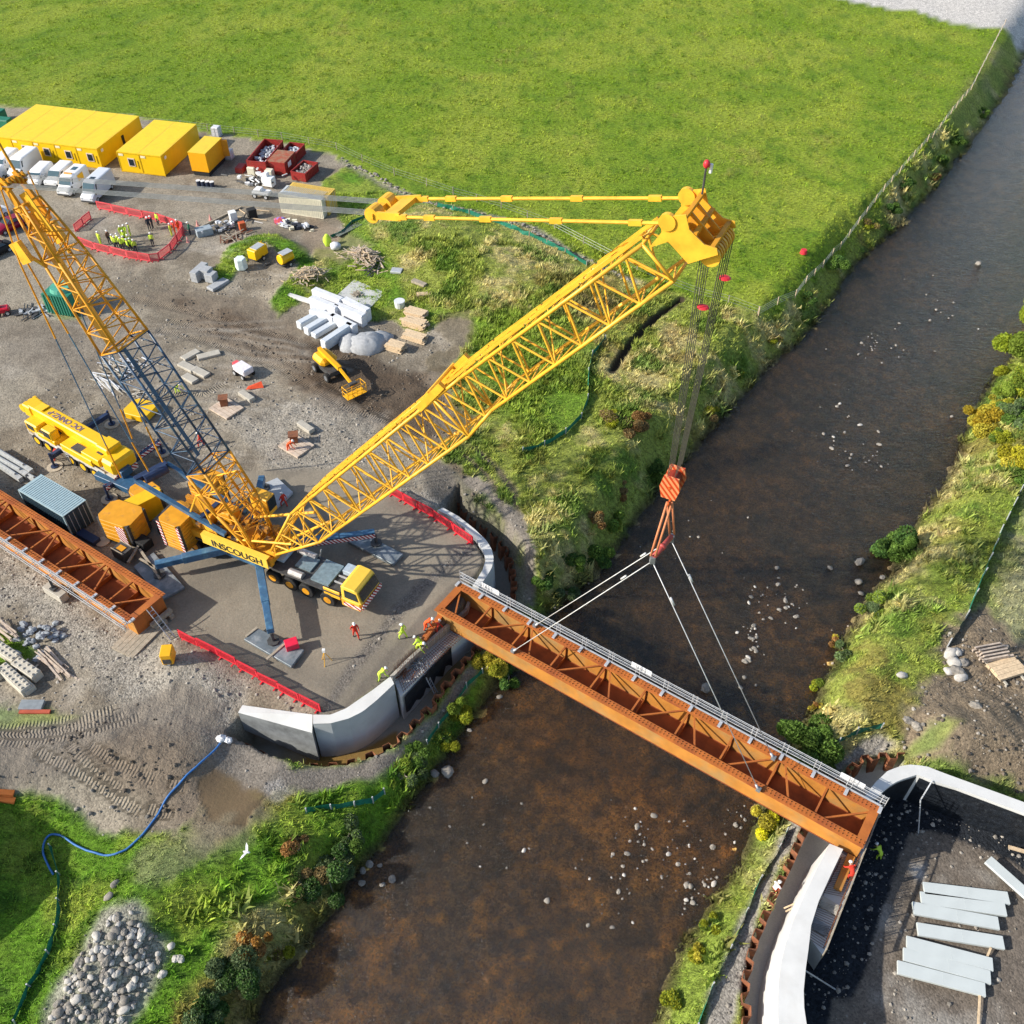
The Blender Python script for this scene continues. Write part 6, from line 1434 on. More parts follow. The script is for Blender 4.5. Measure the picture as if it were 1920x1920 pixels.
timber_heap(578,520,2.0,1.6,130,1.0,'smaller heap of timber offcuts beside the grass bund',R(20),(WOD,WDG))
timber_heap(105,1250,2.2,.8,16,.5,'pile of long pale boards on the ground behind the concrete blocks',R(-38),(WOD2,),(2.5,3.6),.12)
timber_heap(10,1192,1.1,1.0,22,.9,'stack of bleached boards at the left edge above the concrete blocks',R(-38),(WOD2,),(1.6,2.2),.15)
timber_heap(700,510,1.0,.8,20,.6,'dark boards at the right end of the large offcut heap',R(60),(DRK,),(1.,1.8),.3)
block(744,510,(1.3,1.0,.3),R(-10),'flat silver sheet on the grass right of the offcut heap',LGR,cat='sheet',name='metal_sheet')
for (u,v,l,az,n,ln) in [(780,592,'topmost stack of new boards right of the white bucket',-25,7,2.3),(778,612,'second stack of new boards, below the topmost one',-25,8,2.6),(778,636,'third stack of new boards near the mud track',-25,6,2.5),(742,655,'stack of new boards beside the grey stone heap',-25,8,1.9)]:
    g=G(u,v);r=thing('board_stack',l,'board stack',tuple(g),R(az));m=MB()
    for k in range(n):
        for c in range(3): m.box((rg.uniform(-.25,.25),-.45+.42*c+rg.uniform(-.05,.05),.06+.1*k),(ln+rg.uniform(-.4,.3),.4,.07),rg.uniform(-.06,.06))
    m.build('boards',WOD if u!=778 else WOD,r)
    m=MB()
    for x in(-.7,.7): m.box((x,0,0),(.1,1.7,.12))
    m.build('bearer',WDG,r)
g=G(750,577);m=MB();m.tube((0,0,0),(0,0,.8),.55,14,.62);single(m,'bucket_tank',WSH,'round white tub on the grass beside the new boards','tub',tuple(g))
g=G(797,554);m=MB();m.box((0,0,.1),(1.9,.7,.2));m.box((0,0,.22),(1.6,.5,.06));single(m,'wooden_tray',WOD,'shallow brown wooden tray on the rough grass','tray',tuple(g),R(5))
g=G(786,533);m=MB();m.box((0,0,.15),(1.9,.6,.3));single(m,'dark_trough',WDG,'dark trough half sunk in the grass above the wooden tray','trough',tuple(g),R(-35))
g=G(615,461);m=MB();m.ell((0,0,.6),(.5,.45,.9),9,6,.12,4);single(m,'lime_sack',LIM,'lime yellow sack standing at the edge of the grass mound','sack',tuple(g),smooth=True)
g=G(630,468);m=MB();m.ell((0,0,.4),(.7,.6,.5),9,6,.15,5);single(m,'white_sack',WSH,'white sack beside the lime yellow sack','sack',tuple(g),smooth=True)
g=G(652,432);m=MB();
for k in range(9): m.bar((-2,-.5+.11*k,.12),(2,-.5+.11*k,.12),.07,.06)
m.bar((-2,-.6,.2),(2,-.6,.2),.1,.1);single(m,'mesh_bundle',M('grey green mesh',(.20,.22,.18),.7),'long bundle of grey mesh on the grass right of the cream container','mesh bundle',(g.x,g.y,g.z),azp((620,445),(680,415)))
# plinths on timber mats by the track
for (u,v,l1_,l2_,l3_) in [(425,768,'timber mat under the rusty plinth nearer the mast','rusty square plinth box nearer the mast','long pale concrete block beside the plinth nearer the mast'),(556,838,'timber mat under the rusty plinth beside the orange worker','rusty square plinth box beside the orange worker','long pale concrete block beside the orange worker')]:
    g=G(u,v);az=R(-42)
    m=MB()
    for k in range(5): m.box((0,-.9+.45*k,.1),(2.7,.4,.2))
    single(m,'timber_mat',WOD2,l1_,'timber mat',tuple(g),R(-38))
    g2=G(u-3,v-6,.2);m=MB();m.box((0,0,.45),(.7,.7,.9));m.box((0,0,.93),(.95,.95,.08));single(m,'steel_plinth',RST2,l2_,'plinth',tuple(g2),R(10))
    block(u+(38 if u<500 else 18),v-22 if u<500 else v-33,(2.0,.7,.45),R(-42),l3_,CO2)
for u,v,w_,rz,l in [(352,690,2.2,-35,'first of the pale concrete slabs lying right of the blue mast'),(376,700,2.2,-35,'second of the pale concrete slabs, right of the first'),(357,712,1.8,-38,'third pale slab closest to the mast'),(392,668,2.4,25,'thin grey channel lying at the far end of the slabs'),(358,668,2.0,50,'dark board lying above the slabs')]:
    block(u,v,(w_,.9 if 'slab' in l else .35,.3),R(rz),l,CO2 if 'slab' in l else WDG,cat='concrete slab' if 'slab' in l else 'board',name='concrete_slab' if 'slab' in l else 'board')
timber_heap(225,690,2.0,2.6,70,.5,'grey and brown rubble of boards seen through the mast pendants',R(-35),(WDG,CO2,WSH),(.6,1.8),.6)
timber_heap(205,722,2.6,.8,26,.3,'pale splintered boards behind the mast pendants',R(-38),(WSH,CO2),(1.2,2.6),.3)
timber_heap(255,745,1.8,1.4,26,.3,'low litter of slabs beside the lone yellow counterweight',R(-35),(CO2,WDG),(.6,1.5),1)
junk(62,585,2,1.2,36,[DRK,LGR],'scattered grey scrap near the green ribbed tank','scrap_heap','heap',('box','plank'),.3)
# big pale interlocking blocks bottom left
def lego(u,v,L,label,az,h=.8,z=None):
    g=G(u,v) if z is None else P(u,v,z);m=MB();m.box((0,0,h/2),(L,.85,h));n=int(L/.42)
    for k in range(n):
        for y in(-.2,.2): m.box((-L/2+.21+k*(L-.3)/max(1,n-1)*.95,y,h+.05),(.2,.2,.1))
    single(m,'interlocking_block',M('pale cast block',(.50,.46,.38),.9,var=.1,bump=.2),label,'concrete block',tuple(g),az,'pale interlocking concrete blocks',bev=.05)
lego(18,1232,2.6,'studded pale block at the left edge under the bleached boards',R(-32));lego(55,1262,2.5,'studded pale block with dark bars lying on it',R(-32));lego(32,1280,3.4,'long pale block in front of the one with dark bars',R(-38));lego(-8,1262,2.0,'pale block cut by the left edge behind the long one',R(-38))
lego(50,1290,1.6,'small pale block at the lower end of the long one',R(-38),.5)
for a,b,l in (((28,1258),(54,1236),'left dark bar lying across the pale blocks'),((52,1265),(72,1247),'right dark bar lying across the pale blocks')):
    p,q=P(*a,.7),P(*b,.7);m=MB();m.bar(p,q,.15,.15);single(m,'dark_bar',DRK,l,'bar',world=True)
g=G(62,1326);m=MB()
for k in range(8): m.box((0,-.35+.1*k,.2),(1.7,.07,.4))
single(m,'plank_pack',M('grey blue boards',(.28,.31,.33),.7,var=.15),'pack of grey blue boards near the tracked road','board pack',tuple(g),R(0))
p,q=G(38,1337),G(95,1336);m=MB();m.bar(p+Vector((0,0,.1)),q+Vector((0,0,.1)),.3,.15);single(m,'red_beam',M('rust red beam',(.40,.08,.04),.7),'rust red beam in front of the grey blue boards','beam',world=True)
for (a,b,l) in (((-10,1488),(28,1490),'upper rusty beam at the left edge above the dark grass'),((-10,1500),(30,1504),'lower rusty beam at the left edge above the dark grass')):
    p,q=G(*a),G(*b);m=MB();m.bar(p+Vector((0,0,.15)),q+Vector((0,0,.15)),.4,.25);single(m,'steel_beam',RST,l,'beam',world=True)
g=G(80,1198);r=thing('rubble_heap','small heap of grey broken rock above the pale boards','rock heap',tuple(g));m=MB()
for k in range(45):
    x,y=rg.gauss(0,.9),rg.gauss(0,.7);s=rg.uniform(.12,.4);m.ell((x,y,max(.1,.9-.5*(x*x+y*y))*rg.uniform(.2,1)),(s,s*.8,s*.6),7,4,.25,k)
m.build('broken_rock',M('grey broken rock',(.30,.32,.34),.9,var=.2),r)['kind']='stuff'
# steel profiles beyond the grey container
g=P(20,868,.2)
for k,(a,b) in enumerate((((-10,842),(60,885)),((-10,856),(52,892)),((-6,868),(40,900)),((30,880),(75,905)))):
    p,q=P(*a,.5-.1*k),P(*b,.5-.1*k);m=MB();m.bar(p,q,.45,.5);m.bar(p+Vector((0,0,.3)),p.lerp(q,.8)+Vector((0,0,.35)),.15,.15);single(m,'steel_truss_piece',M('galvanised dull',(.42,.43,.42),.55,var=.2),['far left grey steel member beyond the grey blue container','second grey steel member beyond the grey blue container','third grey steel member beyond the grey blue container','short grey member touching the grey blue container corner'][k],'steel member',world=True)
# items between container and mat: hydraulic box, frame
g=G(235,1045);r=thing('power_pack','dark framed power pack with a yellow top opening near the girder','power pack',tuple(g),R(-32));m=MB();m.box((0,0,.55),(1.4,1.1,1.0));m.build('casing',DRK,r);m=MB();m.box((0,0,1.1),(.7,.5,.06));m.build('hatch',YOR,r);m=MB()
for y in(-.5,.5): m.bar((-.7,y,1.2),(.7,y,1.2),.06,.06)
m.build('frame',WDG,r)
for (a,b,l) in (((240,1055),(262,1020),'timber bearer right of the dark power pack'),((262,1030),(300,1085),'long timber bearer on the dark steel mat'),((262,1048),(298,1068),'short timber bearer on the dark steel mat')):
    p,q=P(*a,.5),P(*b,.5);m=MB();m.bar(p,q,.2,.15);single(m,'timber_bearer',WDG,l,'bearer',world=True)
g=G(270,1022);block(270,1024,(1.5,1.0,.9),R(-30),'dark open box beside the timber bearers',BLK,cat='box',name='open_box')
g=G(170,1010);block(168,1012,(2.2,.8,.5),R(-32),'low dark blue box beyond the waiting girder',DBL,cat='box',name='blue_box')
for u,v,l in ((398,1010,'white slab below the crane side panel'),(415,1003,'orange topped box below the crane side panel')):
    block(u,v,(.9,.5,.3),R(-35),l,WSH if 'white' in l else ORG,cat='box',name='small_box')
# survey tripod
g=G(612,1242);r=thing('survey_tripod','yellow survey tripod with white instrument standing on the pad','tripod',tuple(g));
for k in range(3):
    m=MB();a=k*2.09+.4;m.tube((.45*math.cos(a),.45*math.sin(a),0),(0,0,1.35),.03,5);m.build('leg',YEL,r)
m=MB();m.box((0,0,1.5),(.22,.2,.3));m.build('instrument',WHT,r)
# blue hose, seagull etc
hs=[(415,1393),(400,1412),(370,1440),(335,1475),(310,1505),(285,1545),(260,1575),(230,1598),(203,1606),(170,1598),(140,1585),(118,1570),(98,1566),(85,1580),(82,1600),(92,1625),(104,1645)]
pts=[G(*h)+Vector((0,0,.08)) for h in hs]
pts2=[]
for i in range(len(pts)-1):
    a=pts[max(i-1,0)];b=pts[i];c=pts[i+1];d=pts[min(i+2,len(pts)-1)]
    for t in(0,.25,.5,.75):
        q=.5*((2*b)+(c-a)*t+(2*a-5*b+4*c-d)*t*t+(3*b-a-3*c+d)*t**3);pts2.append(Vector((q.x,q.y,gz(q.x,q.y)+.1)))
m=MB();m.path(pts2,.075,7);single(m,'water_hose',BHO,'long blue hose curving from the sheet piles across the grass','hose',smooth=True)
g=G(417,1390);m=MB();m.ell((0,0,.25),(.4,.3,.3),8,5,.2,3);m.ell((.5,-.1,.2),(.3,.25,.25),8,5,.2,4);single(m,'white_bag',WSH,'white bag at the upper end of the blue hose','bag',tuple(g))
g=G(467,1608);r=thing('seagull','white seagull flying low over the grass near the river','bird',(g.x,g.y,g.z+.8),R(-10));m=MB();m.ell((0,0,0),(.28,.09,.08),8,5);m.build('body',WHT,r,smooth=True)
for s in(-1,1): m=MB();m.add([(-.08,0,.02),(.10,0,.02),(-.02,s*.38,.14),(-.25,s*.62,.05),(-.18,s*.34,.12)],[(0,1,2,4),(4,2,3)]);m.build('wing',WHT,r)
g=G(1506,476);m=MB();m.tube((0,0,0),(0,0,.5),.45,12,.35);single(m,'red_buoy',RED,'red tub lying in the meadow near the river fence','tub',tuple(g))
# ================================================================ FENCES AND NETS
def fence(px,label,spacing=4.,h=1.15,net=None,wires=3,pm=WDG,name='post_and_wire_fence',dens=True,ph=None):
    pts=[G(*p) for p in px];r=thing(name,label,'fence',tuple(pts[0]));posts=[]
    for a,b in zip(pts,pts[1:]):
        n=max(1,round((b-a).xy.length/spacing))
        for k in range(n): p=a.lerp(b,k/n);posts.append(Vector((p.x,p.y,gz(p.x,p.y))))
    posts.append(pts[-1]);hh=ph or h
    for p in posts[:99]:
        m=MB();m.tube(p+Vector((0,0,-.2)),p+Vector((rg.uniform(-.06,.06),rg.uniform(-.06,.06),hh*rg.uniform(.9,1.1))),.06,5);m.build('post',pm,r,True)
    m=MB()
    for a,b in zip(posts,posts[1:]):
        for k in range(wires): z=h*(k+1)/wires-.05;m.tube(a+Vector((0,0,z)),b+Vector((0,0,z)),.011,3,cap=False)
    m.build('wire',LGR,r,True)
    if net:
        m=MB();q=[]
        for a,b in zip(posts,posts[1:]):
            for t in(0,.34,.67): p=a.lerp(b,t);q.append((p,rg.uniform(.25,1) if t else 1))
        q.append((posts[-1],1))
        vs=[];
        for p,s in q: o_=rg.uniform(-.15,.15);vs+=[(p.x+o_,p.y+o_,gz(p.x,p.y)+.02),(p.x,p.y,gz(p.x,p.y)+h*(.55+.4*s))]
        m.add(vs,[(2*i,2*i+2,2*i+3,2*i+1) for i in range(len(q)-1)]);m.build('netting',net,r,True)
    return r
NETF=M('pale green fine netting',(.16,.30,.18),.8,var=.2)
fence([(250,232),(340,240),(440,252),(530,262),(632,282),(680,305),(740,330),(800,350),(850,366)],'wire fence on thin posts along the meadow edge behind the yard',4.5,1.1)
fence([(850,366),(940,392),(1040,430),(1150,488),(1240,530),(1310,556),(1420,590)],'wire fence on thin posts from the stone line to the river bank',4.5,1.1)
fence([(1422,592),(1490,560),(1560,480),(1640,380),(1700,310),(1760,245),(1820,170),(1855,100),(1882,48)],'post and wire fence along the meadow side of the river',3.2,1.1,None,4,WOD)
fence([(980,850),(1020,838),(1060,815),(1090,785),(1102,750),(1104,700),(1110,670),(1135,640)],'low dark green net curving through the rough grass below the boom',3.0,.7,GRN,0,LGR,'silt_net',ph=.75)
fence([(820,388),(880,402),(960,430),(1060,475),(1100,500)],'low dark green net along the stone line',3.0,.7,GRN,0,WDG,'silt_net')
fence([(620,448),(640,440),(660,420),(690,405)],'short green net on the grass right of the mesh bundle',2.5,.5,GRN,0,WDG,'silt_net')
fence([(576,1525),(622,1518),(665,1512),(700,1506),(722,1490)],'dark green net standing on the grass above the river bend',1.7,.8,GRN,0,LGR,'silt_net')
fence([(802,1395),(822,1365),(848,1330),(875,1290),(905,1262)],'dark green net along the strip below the crane side abutment',2.,.7,GRN,0,LGR,'silt_net')
fence([(28,1920),(58,1850),(92,1790),(108,1740),(113,1690),(112,1640),(95,1590)],'dark green net through the shaded grass at the lower left',2.4,.6,GRN,0,LGR,'silt_net')
fence([(1308,1925),(1335,1850),(1370,1780),(1400,1710),(1425,1650),(1462,1590),(1475,1560)],'dark green net along the grass strip beside the far sheet piles',2.,.75,GRN,0,LGR,'silt_net')
fence([(1930,905),(1912,925),(1875,1000),(1842,1080),(1810,1160),(1775,1215)],'dark green net along the top of the far bank',2.4,.9,GRN,0,LGR,'silt_net',ph=1.1)
fence([(1545,1420),(1570,1395),(1605,1378),(1650,1368)],'dark green net behind the far sheet pile curve',1.7,.9,GRN,0,LGR,'silt_net')
# stone line / dry wall along the meadow edge
SP_=[(640,302),(700,330),(760,362),(820,385),(900,402),(990,428),(1080,480),(1180,525)]
sp_=[G(*p) for p in SP_];m=MB()
for a,b in zip(sp_,sp_[1:]):
    n=int((b-a).length/.35)
    for k in range(n):
        p=a.lerp(b,k/n);s=rg.uniform(.12,.3);x=p.x+rg.gauss(0,.25);y=p.y+rg.gauss(0,.25);m.ell((x,y,gz(x,y)+s*.3),(s,s*.8,s*.6),6,4,.25,k)
o=m.build('stone_line',STN);tag(o,'low line of tumbled grey stones along the meadow edge','stone wall',kind='stuff')
# ================================================================ STONES
SM=[]
for k in range(7):
    m=MB();m.ell((0,0,0),(1,.8,.62),9,6,.16,40+k);o=m.build('tmp',STN if k%3 else STW,smooth=(k%2==0));SM.append(o.data);bpy.data.objects.remove(o)
def stone(p,s,name,label,cat,group,k=None):
    o=bpy.data.objects.new(name,SM[k if k is not None else rg.randrange(7)]);COL.objects.link(o);o.location=p;o.scale=(s*rg.uniform(.8,1.3),s,s*rg.uniform(.7,1.1));o.rotation_euler=(rg.uniform(-.3,.3),rg.uniform(-.3,.3),rg.uniform(0,6.28));tag(o,label,cat,group);return o
BIG=[(839,1447,.95,'largest pale boulder at the water edge below the crane side strip'),(815,1450,.6,'grey boulder touching the largest pale one'),(693,1620,.55,'boulder at the water edge, upper one of the lower left group'),(680,1632,.45,'flat boulder left of the upper one in the lower left group'),(678,1655,.5,'lowest boulder at the water edge of the lower left group'),(735,1648,.55,'round boulder out in the water right of the lower left group'),(717,1658,.3,'small stone beside the round boulder in the water'),(712,1622,.28,'small stone above the round boulder in the water'),
 (1612,1053,.75,'large grey boulder in the water left of the dark green bush'),(1557,1064,.4,'grey stone left of the large grey boulder'),(1610,1091,.7,'pale round boulder at the bank below the dark green bush'),(1655,1082,.55,'boulder against the bank below the dark green bush'),(1615,1112,.4,'pale stone just below the pale round boulder'),(1835,494,.8,'flat pale slab rock in the upper river'),(1026,1688,.4,'white stone standing alone in the middle of the lower river'),(1323,1290,.75,'flat grey rock in the shaded water beyond the girder'),(1037,1137,.5,'grey rock at the foot of the bank by the girder'),(880,1368,.3,'grey rock in the bushes at the water edge'),(1567,470,.35,'stone at the foot of the upper bank'),(937,1306,.4,'white stone just below the hanging girder'),(1365,700,.5,'stone on the bank edge below the ropes'),(1785,780,.35,'pale oval stone near the yellow bush'),(1752,1000,.3,'stone close to the far bank')]
for u,v,s,l in BIG:
    p=P(u,v,WZ+.1);stone((p.x,p.y,WZ+s*.12),s*.62,'river_boulder',l,'boulder','boulders in the river',2 if 'pale' in l or 'white' in l else 1)
n=0;CL=[(1640,640,45,30,26),(1780,560,50,50,20),(1620,860,40,20,20),(1560,800,60,50,24),(1470,1130,35,50,26),(1410,1190,22,70,40),(1300,1000,100,60,12),(1190,1560,30,60,12),(1250,1600,60,80,26),(1320,1680,40,60,40),(1160,1650,60,80,22),(1390,1540,20,40,14),(900,1560,100,100,14),(1700,420,60,60,12),(1550,930,60,40,16),(1800,700,40,60,20),(1080,1800,100,60,14)]
rv=random.Random(4)
for u,v,su,sv,c in CL:
    for k in range(c):
        if n>=275:break
        uu,vv=rv.gauss(u,su*.6),rv.gauss(v,sv*.6);p=P(uu,vv,WZ+.03)
        if sdist(RIV,np.array([[p.x]]),np.array([[p.y]]))[0,0]>-.4: continue
        s=min(.24,.05+rv.expovariate(14));stone((p.x,p.y,WZ+.02),s,'river_stone','pale stone breaking the surface of the river','stone','pale stones in the river',rv.choice((0,1,1,2,4,5)));n+=1
# rubble pile lower left
n=0
def inpoly(u,v,poly):
    c=False
    for i in range(len(poly)):
        (a,b),(d,e)=poly[i],poly[(i+1)%len(poly)]
        if (b>v)!=(e>v) and u<(d-a)*(v-b)/(e-b)+a:c=not c
    return c
RP=[(90,1925),(110,1880),(140,1820),(170,1780),(190,1740),(215,1712),(250,1708),(262,1730),(285,1745),(305,1775),(300,1800),(275,1850),(250,1890),(225,1925)]
while n<265:
    u,v=rv.uniform(80,310),rv.uniform(1700,1930)
    if not inpoly(u,v,RP): 
        if rv.random()>.02: continue
    g=G(u,v);s=rv.uniform(.10,.27)*(1.4 if rv.random()<.2 else 1);stone((g.x,g.y,g.z+s*.35),s,'rubble_stone','pale rounded stone in the large rubble heap at the lower left','stone','stones of the rubble heap');n+=1
for u,v,l in ((205,1683,'white stone alone above the rubble heap'),(330,1800,'white stone alone right of the rubble heap, lower one'),(322,1775,'grey stone right of the rubble heap'),(340,1800,'angular stone at the right end of the strays'),(148,1806,'dark topped stone at the left rim of the rubble heap'),(218,1660,'grey stone topmost of the strays'),(306,1828,'stone between the heap and its lowest stray')):
    g=G(u,v);stone((g.x,g.y,g.z+.12),.3,'stray_stone',l,'stone','strays of the rubble heap')
# white rocks and timber on the far bank
for u,v,s,l in [(1781,1228,.6,'white rock at the top of the pale pile by the green net'),(1793,1225,.5,'grey white rock right of the topmost one'),(1788,1245,.6,'long white rock in the middle of the pale pile'),(1778,1262,.5,'white rock at the left of the pale pile'),(1795,1262,.6,'broad pale rock at the lower part of the pile'),(1800,1272,.5,'lowest white rock of the pale pile'),(1805,1245,.5,'rightmost rock of the pale pile'),(1703,1352,.4,'first of the two stones at the bank foot'),(1718,1365,.45,'second of the two stones at the bank foot'),(1690,1268,.4,'white stone alone in the far bank grass'),(1828,1325,.4,'flat stone on the brown soil')]:
    g=G(u,v);stone((g.x,g.y,g.z+s*.2),s,'bank_rock',l,'rock','rocks on the far bank',0 if 'white' in l else 1)
for (u,v,l,az,n_,ln,mt) in [(1858,1230,'open stack of pale timber pieces above the flat board stack',12,5,2.2,WOD2),(1885,1258,'flat stack of pale boards on bearers on the far bank',18,3,2.5,WOD)]:
    g=G(u,v);r=thing('board_stack',l,'board stack',tuple(g),R(az));m=MB()
    for k in range(n_):
        for c in range(4 if n_<5 else 5): m.box((rg.uniform(-.1,.1) if n_<5 else rg.uniform(-.3,.3),-.6+(.4 if n_<5 else .3)*c,.2+.1*k),(ln,.38 if n_<5 else .14,.08))
    m.build('boards',mt,r)
    for x in(-.8,.8): m=MB();m.box((x,0,.07),(.15,2.4,.14));m.build('bearer',CO2,r)
# ================================================================ VEGETATION
lm=bpy.data.materials.new('leaf and blade');lm.use_nodes=True;t=lm.node_tree;N=t.nodes;L=t.links;b=N['Principled BSDF'];b.inputs['Roughness'].default_value=.7;b.inputs['Specular IOR Level'].default_value=.15
vc=N.new('ShaderNodeVertexColor');vc.layer_name='Col';L.new(vc.outputs[0],b.inputs['Base Color'])
tl=N.new('ShaderNodeBsdfTranslucent');L.new(vc.outputs[0],tl.inputs[0]);mxs=N.new('ShaderNodeMixShader');mxs.inputs[0].default_value=.3;L.new(b.outputs[0],mxs.inputs[1]);L.new(tl.outputs[0],mxs.inputs[2]);L.new(mxs.outputs[0],N['Material Output'].inputs[0])
def npmesh(name,V,nv,Cc,mat):
    """V (n*nv,3): faces of nv verts each, Cc (n,3) colour per face"""
    n=len(V)//nv;me=bpy.data.meshes.new(name);me.vertices.add(len(V));me.vertices.foreach_set('co',V.ravel().astype(np.float32));me.loops.add(len(V));me.loops.foreach_set('vertex_index',np.arange(len(V),dtype=np.int32))
    me.polygons.add(n);me.polygons.foreach_set('loop_start',np.arange(0,len(V),nv,dtype=np.int32));me.update(calc_edges=True)
    at=me.color_attributes.new('Col','FLOAT_COLOR','POINT');c=np.repeat(np.clip(Cc,0.004,1),nv,0);at.data.foreach_set('color',np.concatenate([c,np.ones((len(c),1))],1).ravel().astype(np.float32));me.materials.append(mat)
    o=bpy.data.objects.new(name,me);COL.objects.link(o);return o
def gidx(x,y): return np.clip(np.searchsorted(gx,x),0,len(gx)-1),np.clip(np.searchsorted(gy,y),0,len(gy)-1)
MEAD=P2([(-900,-400),(-900,150),(240,215),(520,262),(640,284),(740,330),(850,366),(940,390),(1040,428),(1150,488),(1310,556),(1420,588),(1490,556),(1560,476),(1640,376),(1700,306),(1760,241),(1820,166),(1850,95),(1880,60),(1700,20),(1560,-5),(1300,-60)],0)
def tufts(name,n,box,size,blades,test,seed,lean=.5,bright=1.,group=None):
    r=np.random.default_rng(seed);x=r.uniform(box[0],box[1],n);y=r.uniform(box[2],box[3],n);i,j=gidx(x,y)
    ok=test(x,y,i,j)
    # visible only: inside the picture and a margin round it
    z=Z[i,j];f=y*math.cos(PITCH)+(CH-z)*math.sin(PITCH);u=960+F*x/f;v=960-F*(y*math.sin(PITCH)-(CH-z)*math.cos(PITCH))/f
    ok&=(u>-250)&(u<2170)&(v>-150)&(v<2200);x,y,i,j=x[ok],y[ok],i[ok],j[ok];m=len(x)
    c=col[i,j];zz=Z[i,j];s=r.uniform(size[0],size[1],m)*(1+.6*np.clip(n2[i,j]+n3[i,j],-.6,1))
    Vv=[];Cc=[]
    tone=r.uniform(.55,1.45,(m,1));warm=r.uniform(-.12,.16,(m,1))
    for k in range(blades):
        a=r.uniform(0,2*np.pi,m);ca,sa=np.cos(a),np.sin(a);wd=s*r.uniform(.08,.2,m);l=s*r.uniform(.2,lean+.3,m)
        ox=x+r.normal(0,.25,m)*s;oy=y+r.normal(0,.25,m)*s;h=s*r.uniform(.5,1.,m)
        p0=np.stack([ox-sa*wd,oy+ca*wd,zz-.03],-1);p1=np.stack([ox+sa*wd,oy-ca*wd,zz-.03],-1);p2=np.stack([ox+ca*l,oy+sa*l,zz+h],-1)
        Vv.append(np.stack([p0,p1,p2],1));q=c*tone*r.uniform(.8,1.25,(m,1))*bright;q=q*np.array([1,1,1])+np.concatenate([warm*.5*c[:,:1],0*warm,0*warm],1);Cc.append(q)
    V=np.stack(Vv,1).reshape(-1,3);Cq=np.stack(Cc,1).reshape(-1,3);o=npmesh(name,V,3,Cq,lm);o['kind']='stuff';return o
def rough_t(x,y,i,j):
    d=DR[i,j];return (msk[i,j,0]>.55)&(d>.15)&(sdist(MEAD,x,y)>0)
def mead_t(x,y,i,j): return (msk[i,j,0]>.6)&(sdist(MEAD,x,y)<0)
tufts('rough_grass',330000,(-45,100,14,120),(.12,.30),4,rough_t,3,.9,1.5)
tufts('meadow_grass',230000,(-110,115,60,215),(.12,.30),4,mead_t,5,.9,1.25)
def edge_t(x,y,i,j): return (np.abs(DR[i,j]-.35)<.6)
tufts('bank_edge_growth',40000,(-20,100,14,200),(.2,.45),5,lambda x,y,i,j:(DR[i,j]>-.1)&(DR[i,j]<1.2)&(msk[i,j,1]<.5)&(msk[i,j,0]>.3),8,.9,1.1)
tufts('bank_scrub',26000,(-30,95,18,150),(.4,.85),12,lambda x,y,i,j:(DR[i,j]>.2)&(DR[i,j]<6.5)&(msk[i,j,0]>.6)&((n4[i,j]+n3[i,j])>.02)&(sdist(MEAD,x,y)>0),11,.7,1.35)
tufts('mound_growth',16000,(-12,25,55,105),(.3,.6),9,lambda x,y,i,j:(msk[i,j,0]>.6)&(sdist(MEAD,x,y)>0)&(n2[i,j]>0)&(DR[i,j]>5),13,.7,1.35)
def pebbles(name,n,box,size,test,seed,base):
    r=np.random.default_rng(seed);x=r.uniform(box[0],box[1],n);y=r.uniform(box[2],box[3],n);i,j=gidx(x,y);ok=test(x,y,i,j);x,y,i,j=x[ok],y[ok],i[ok],j[ok];m=len(x);s=size[0]+(size[1]-size[0])*r.random(m)**3;z=Z[i,j];V=[];C_=[]
    a0=r.uniform(0,6.28,m);tip=np.stack([x+r.normal(0,.3,m)*s,y+r.normal(0,.3,m)*s,z+s*r.uniform(.5,.9,m)],-1)
    ring=[np.stack([x+s*np.cos(a0+k*2*np.pi/5)*r.uniform(.7,1.2,m),y+s*np.sin(a0+k*2*np.pi/5)*r.uniform(.7,1.2,m),z-.02],-1) for k in range(5)]
    mid=[(q*.55+tip*.45)+np.array([0,0,.0])+np.stack([np.zeros(m),np.zeros(m),s*.25],-1) for q in ring]
    c=np.array(base)[None]*r.uniform(.55,1.5,(m,1))
    for k in range(5):
        q=(k+1)%5;V.append(np.stack([ring[k],ring[q],mid[q],mid[k]],1));V.append(np.stack([mid[k],mid[q],tip,tip*.999+mid[k]*.001],1));C_+=[c,c]
    o=npmesh(name,np.stack(V,1).reshape(-1,3),4,np.stack(C_,1).reshape(-1,3),pm_);o['kind']='stuff'
pm_=M('loose stone grit',(.5,.5,.5),.9);_t=pm_.node_tree;_v=_t.nodes.new('ShaderNodeVertexColor');_v.layer_name='Col';_t.links.new(_v.outputs[0],_t.nodes['Principled BSDF'].inputs['Base Color'])
pebbles('loose_stones',60000,(-48,50,14,100),(.04,.2),lambda x,y,i,j:(msk[i,j,1]>.45)&(DR[i,j]>.3)&(r_:=np.random.default_rng(3).random(len(x))<msk[i,j,1]**2),17,(.27,.245,.21))
pebbles('river_shingle',16000,(-20,90,10,130),(.05,.16),lambda x,y,i,j:(DR[i,j]<.2)&(DR[i,j]>-2.2)&(n3[i,j]>.1),19,(.26,.22,.17))
pebbles('mud_clods',26000,(-48,45,25,95),(.05,.22),lambda x,y,i,j:(msk[i,j,2]>.35)&(DR[i,j]>.5)&(n2[i,j]>-.1),23,(.13,.105,.08))
rb=np.random.default_rng(12)
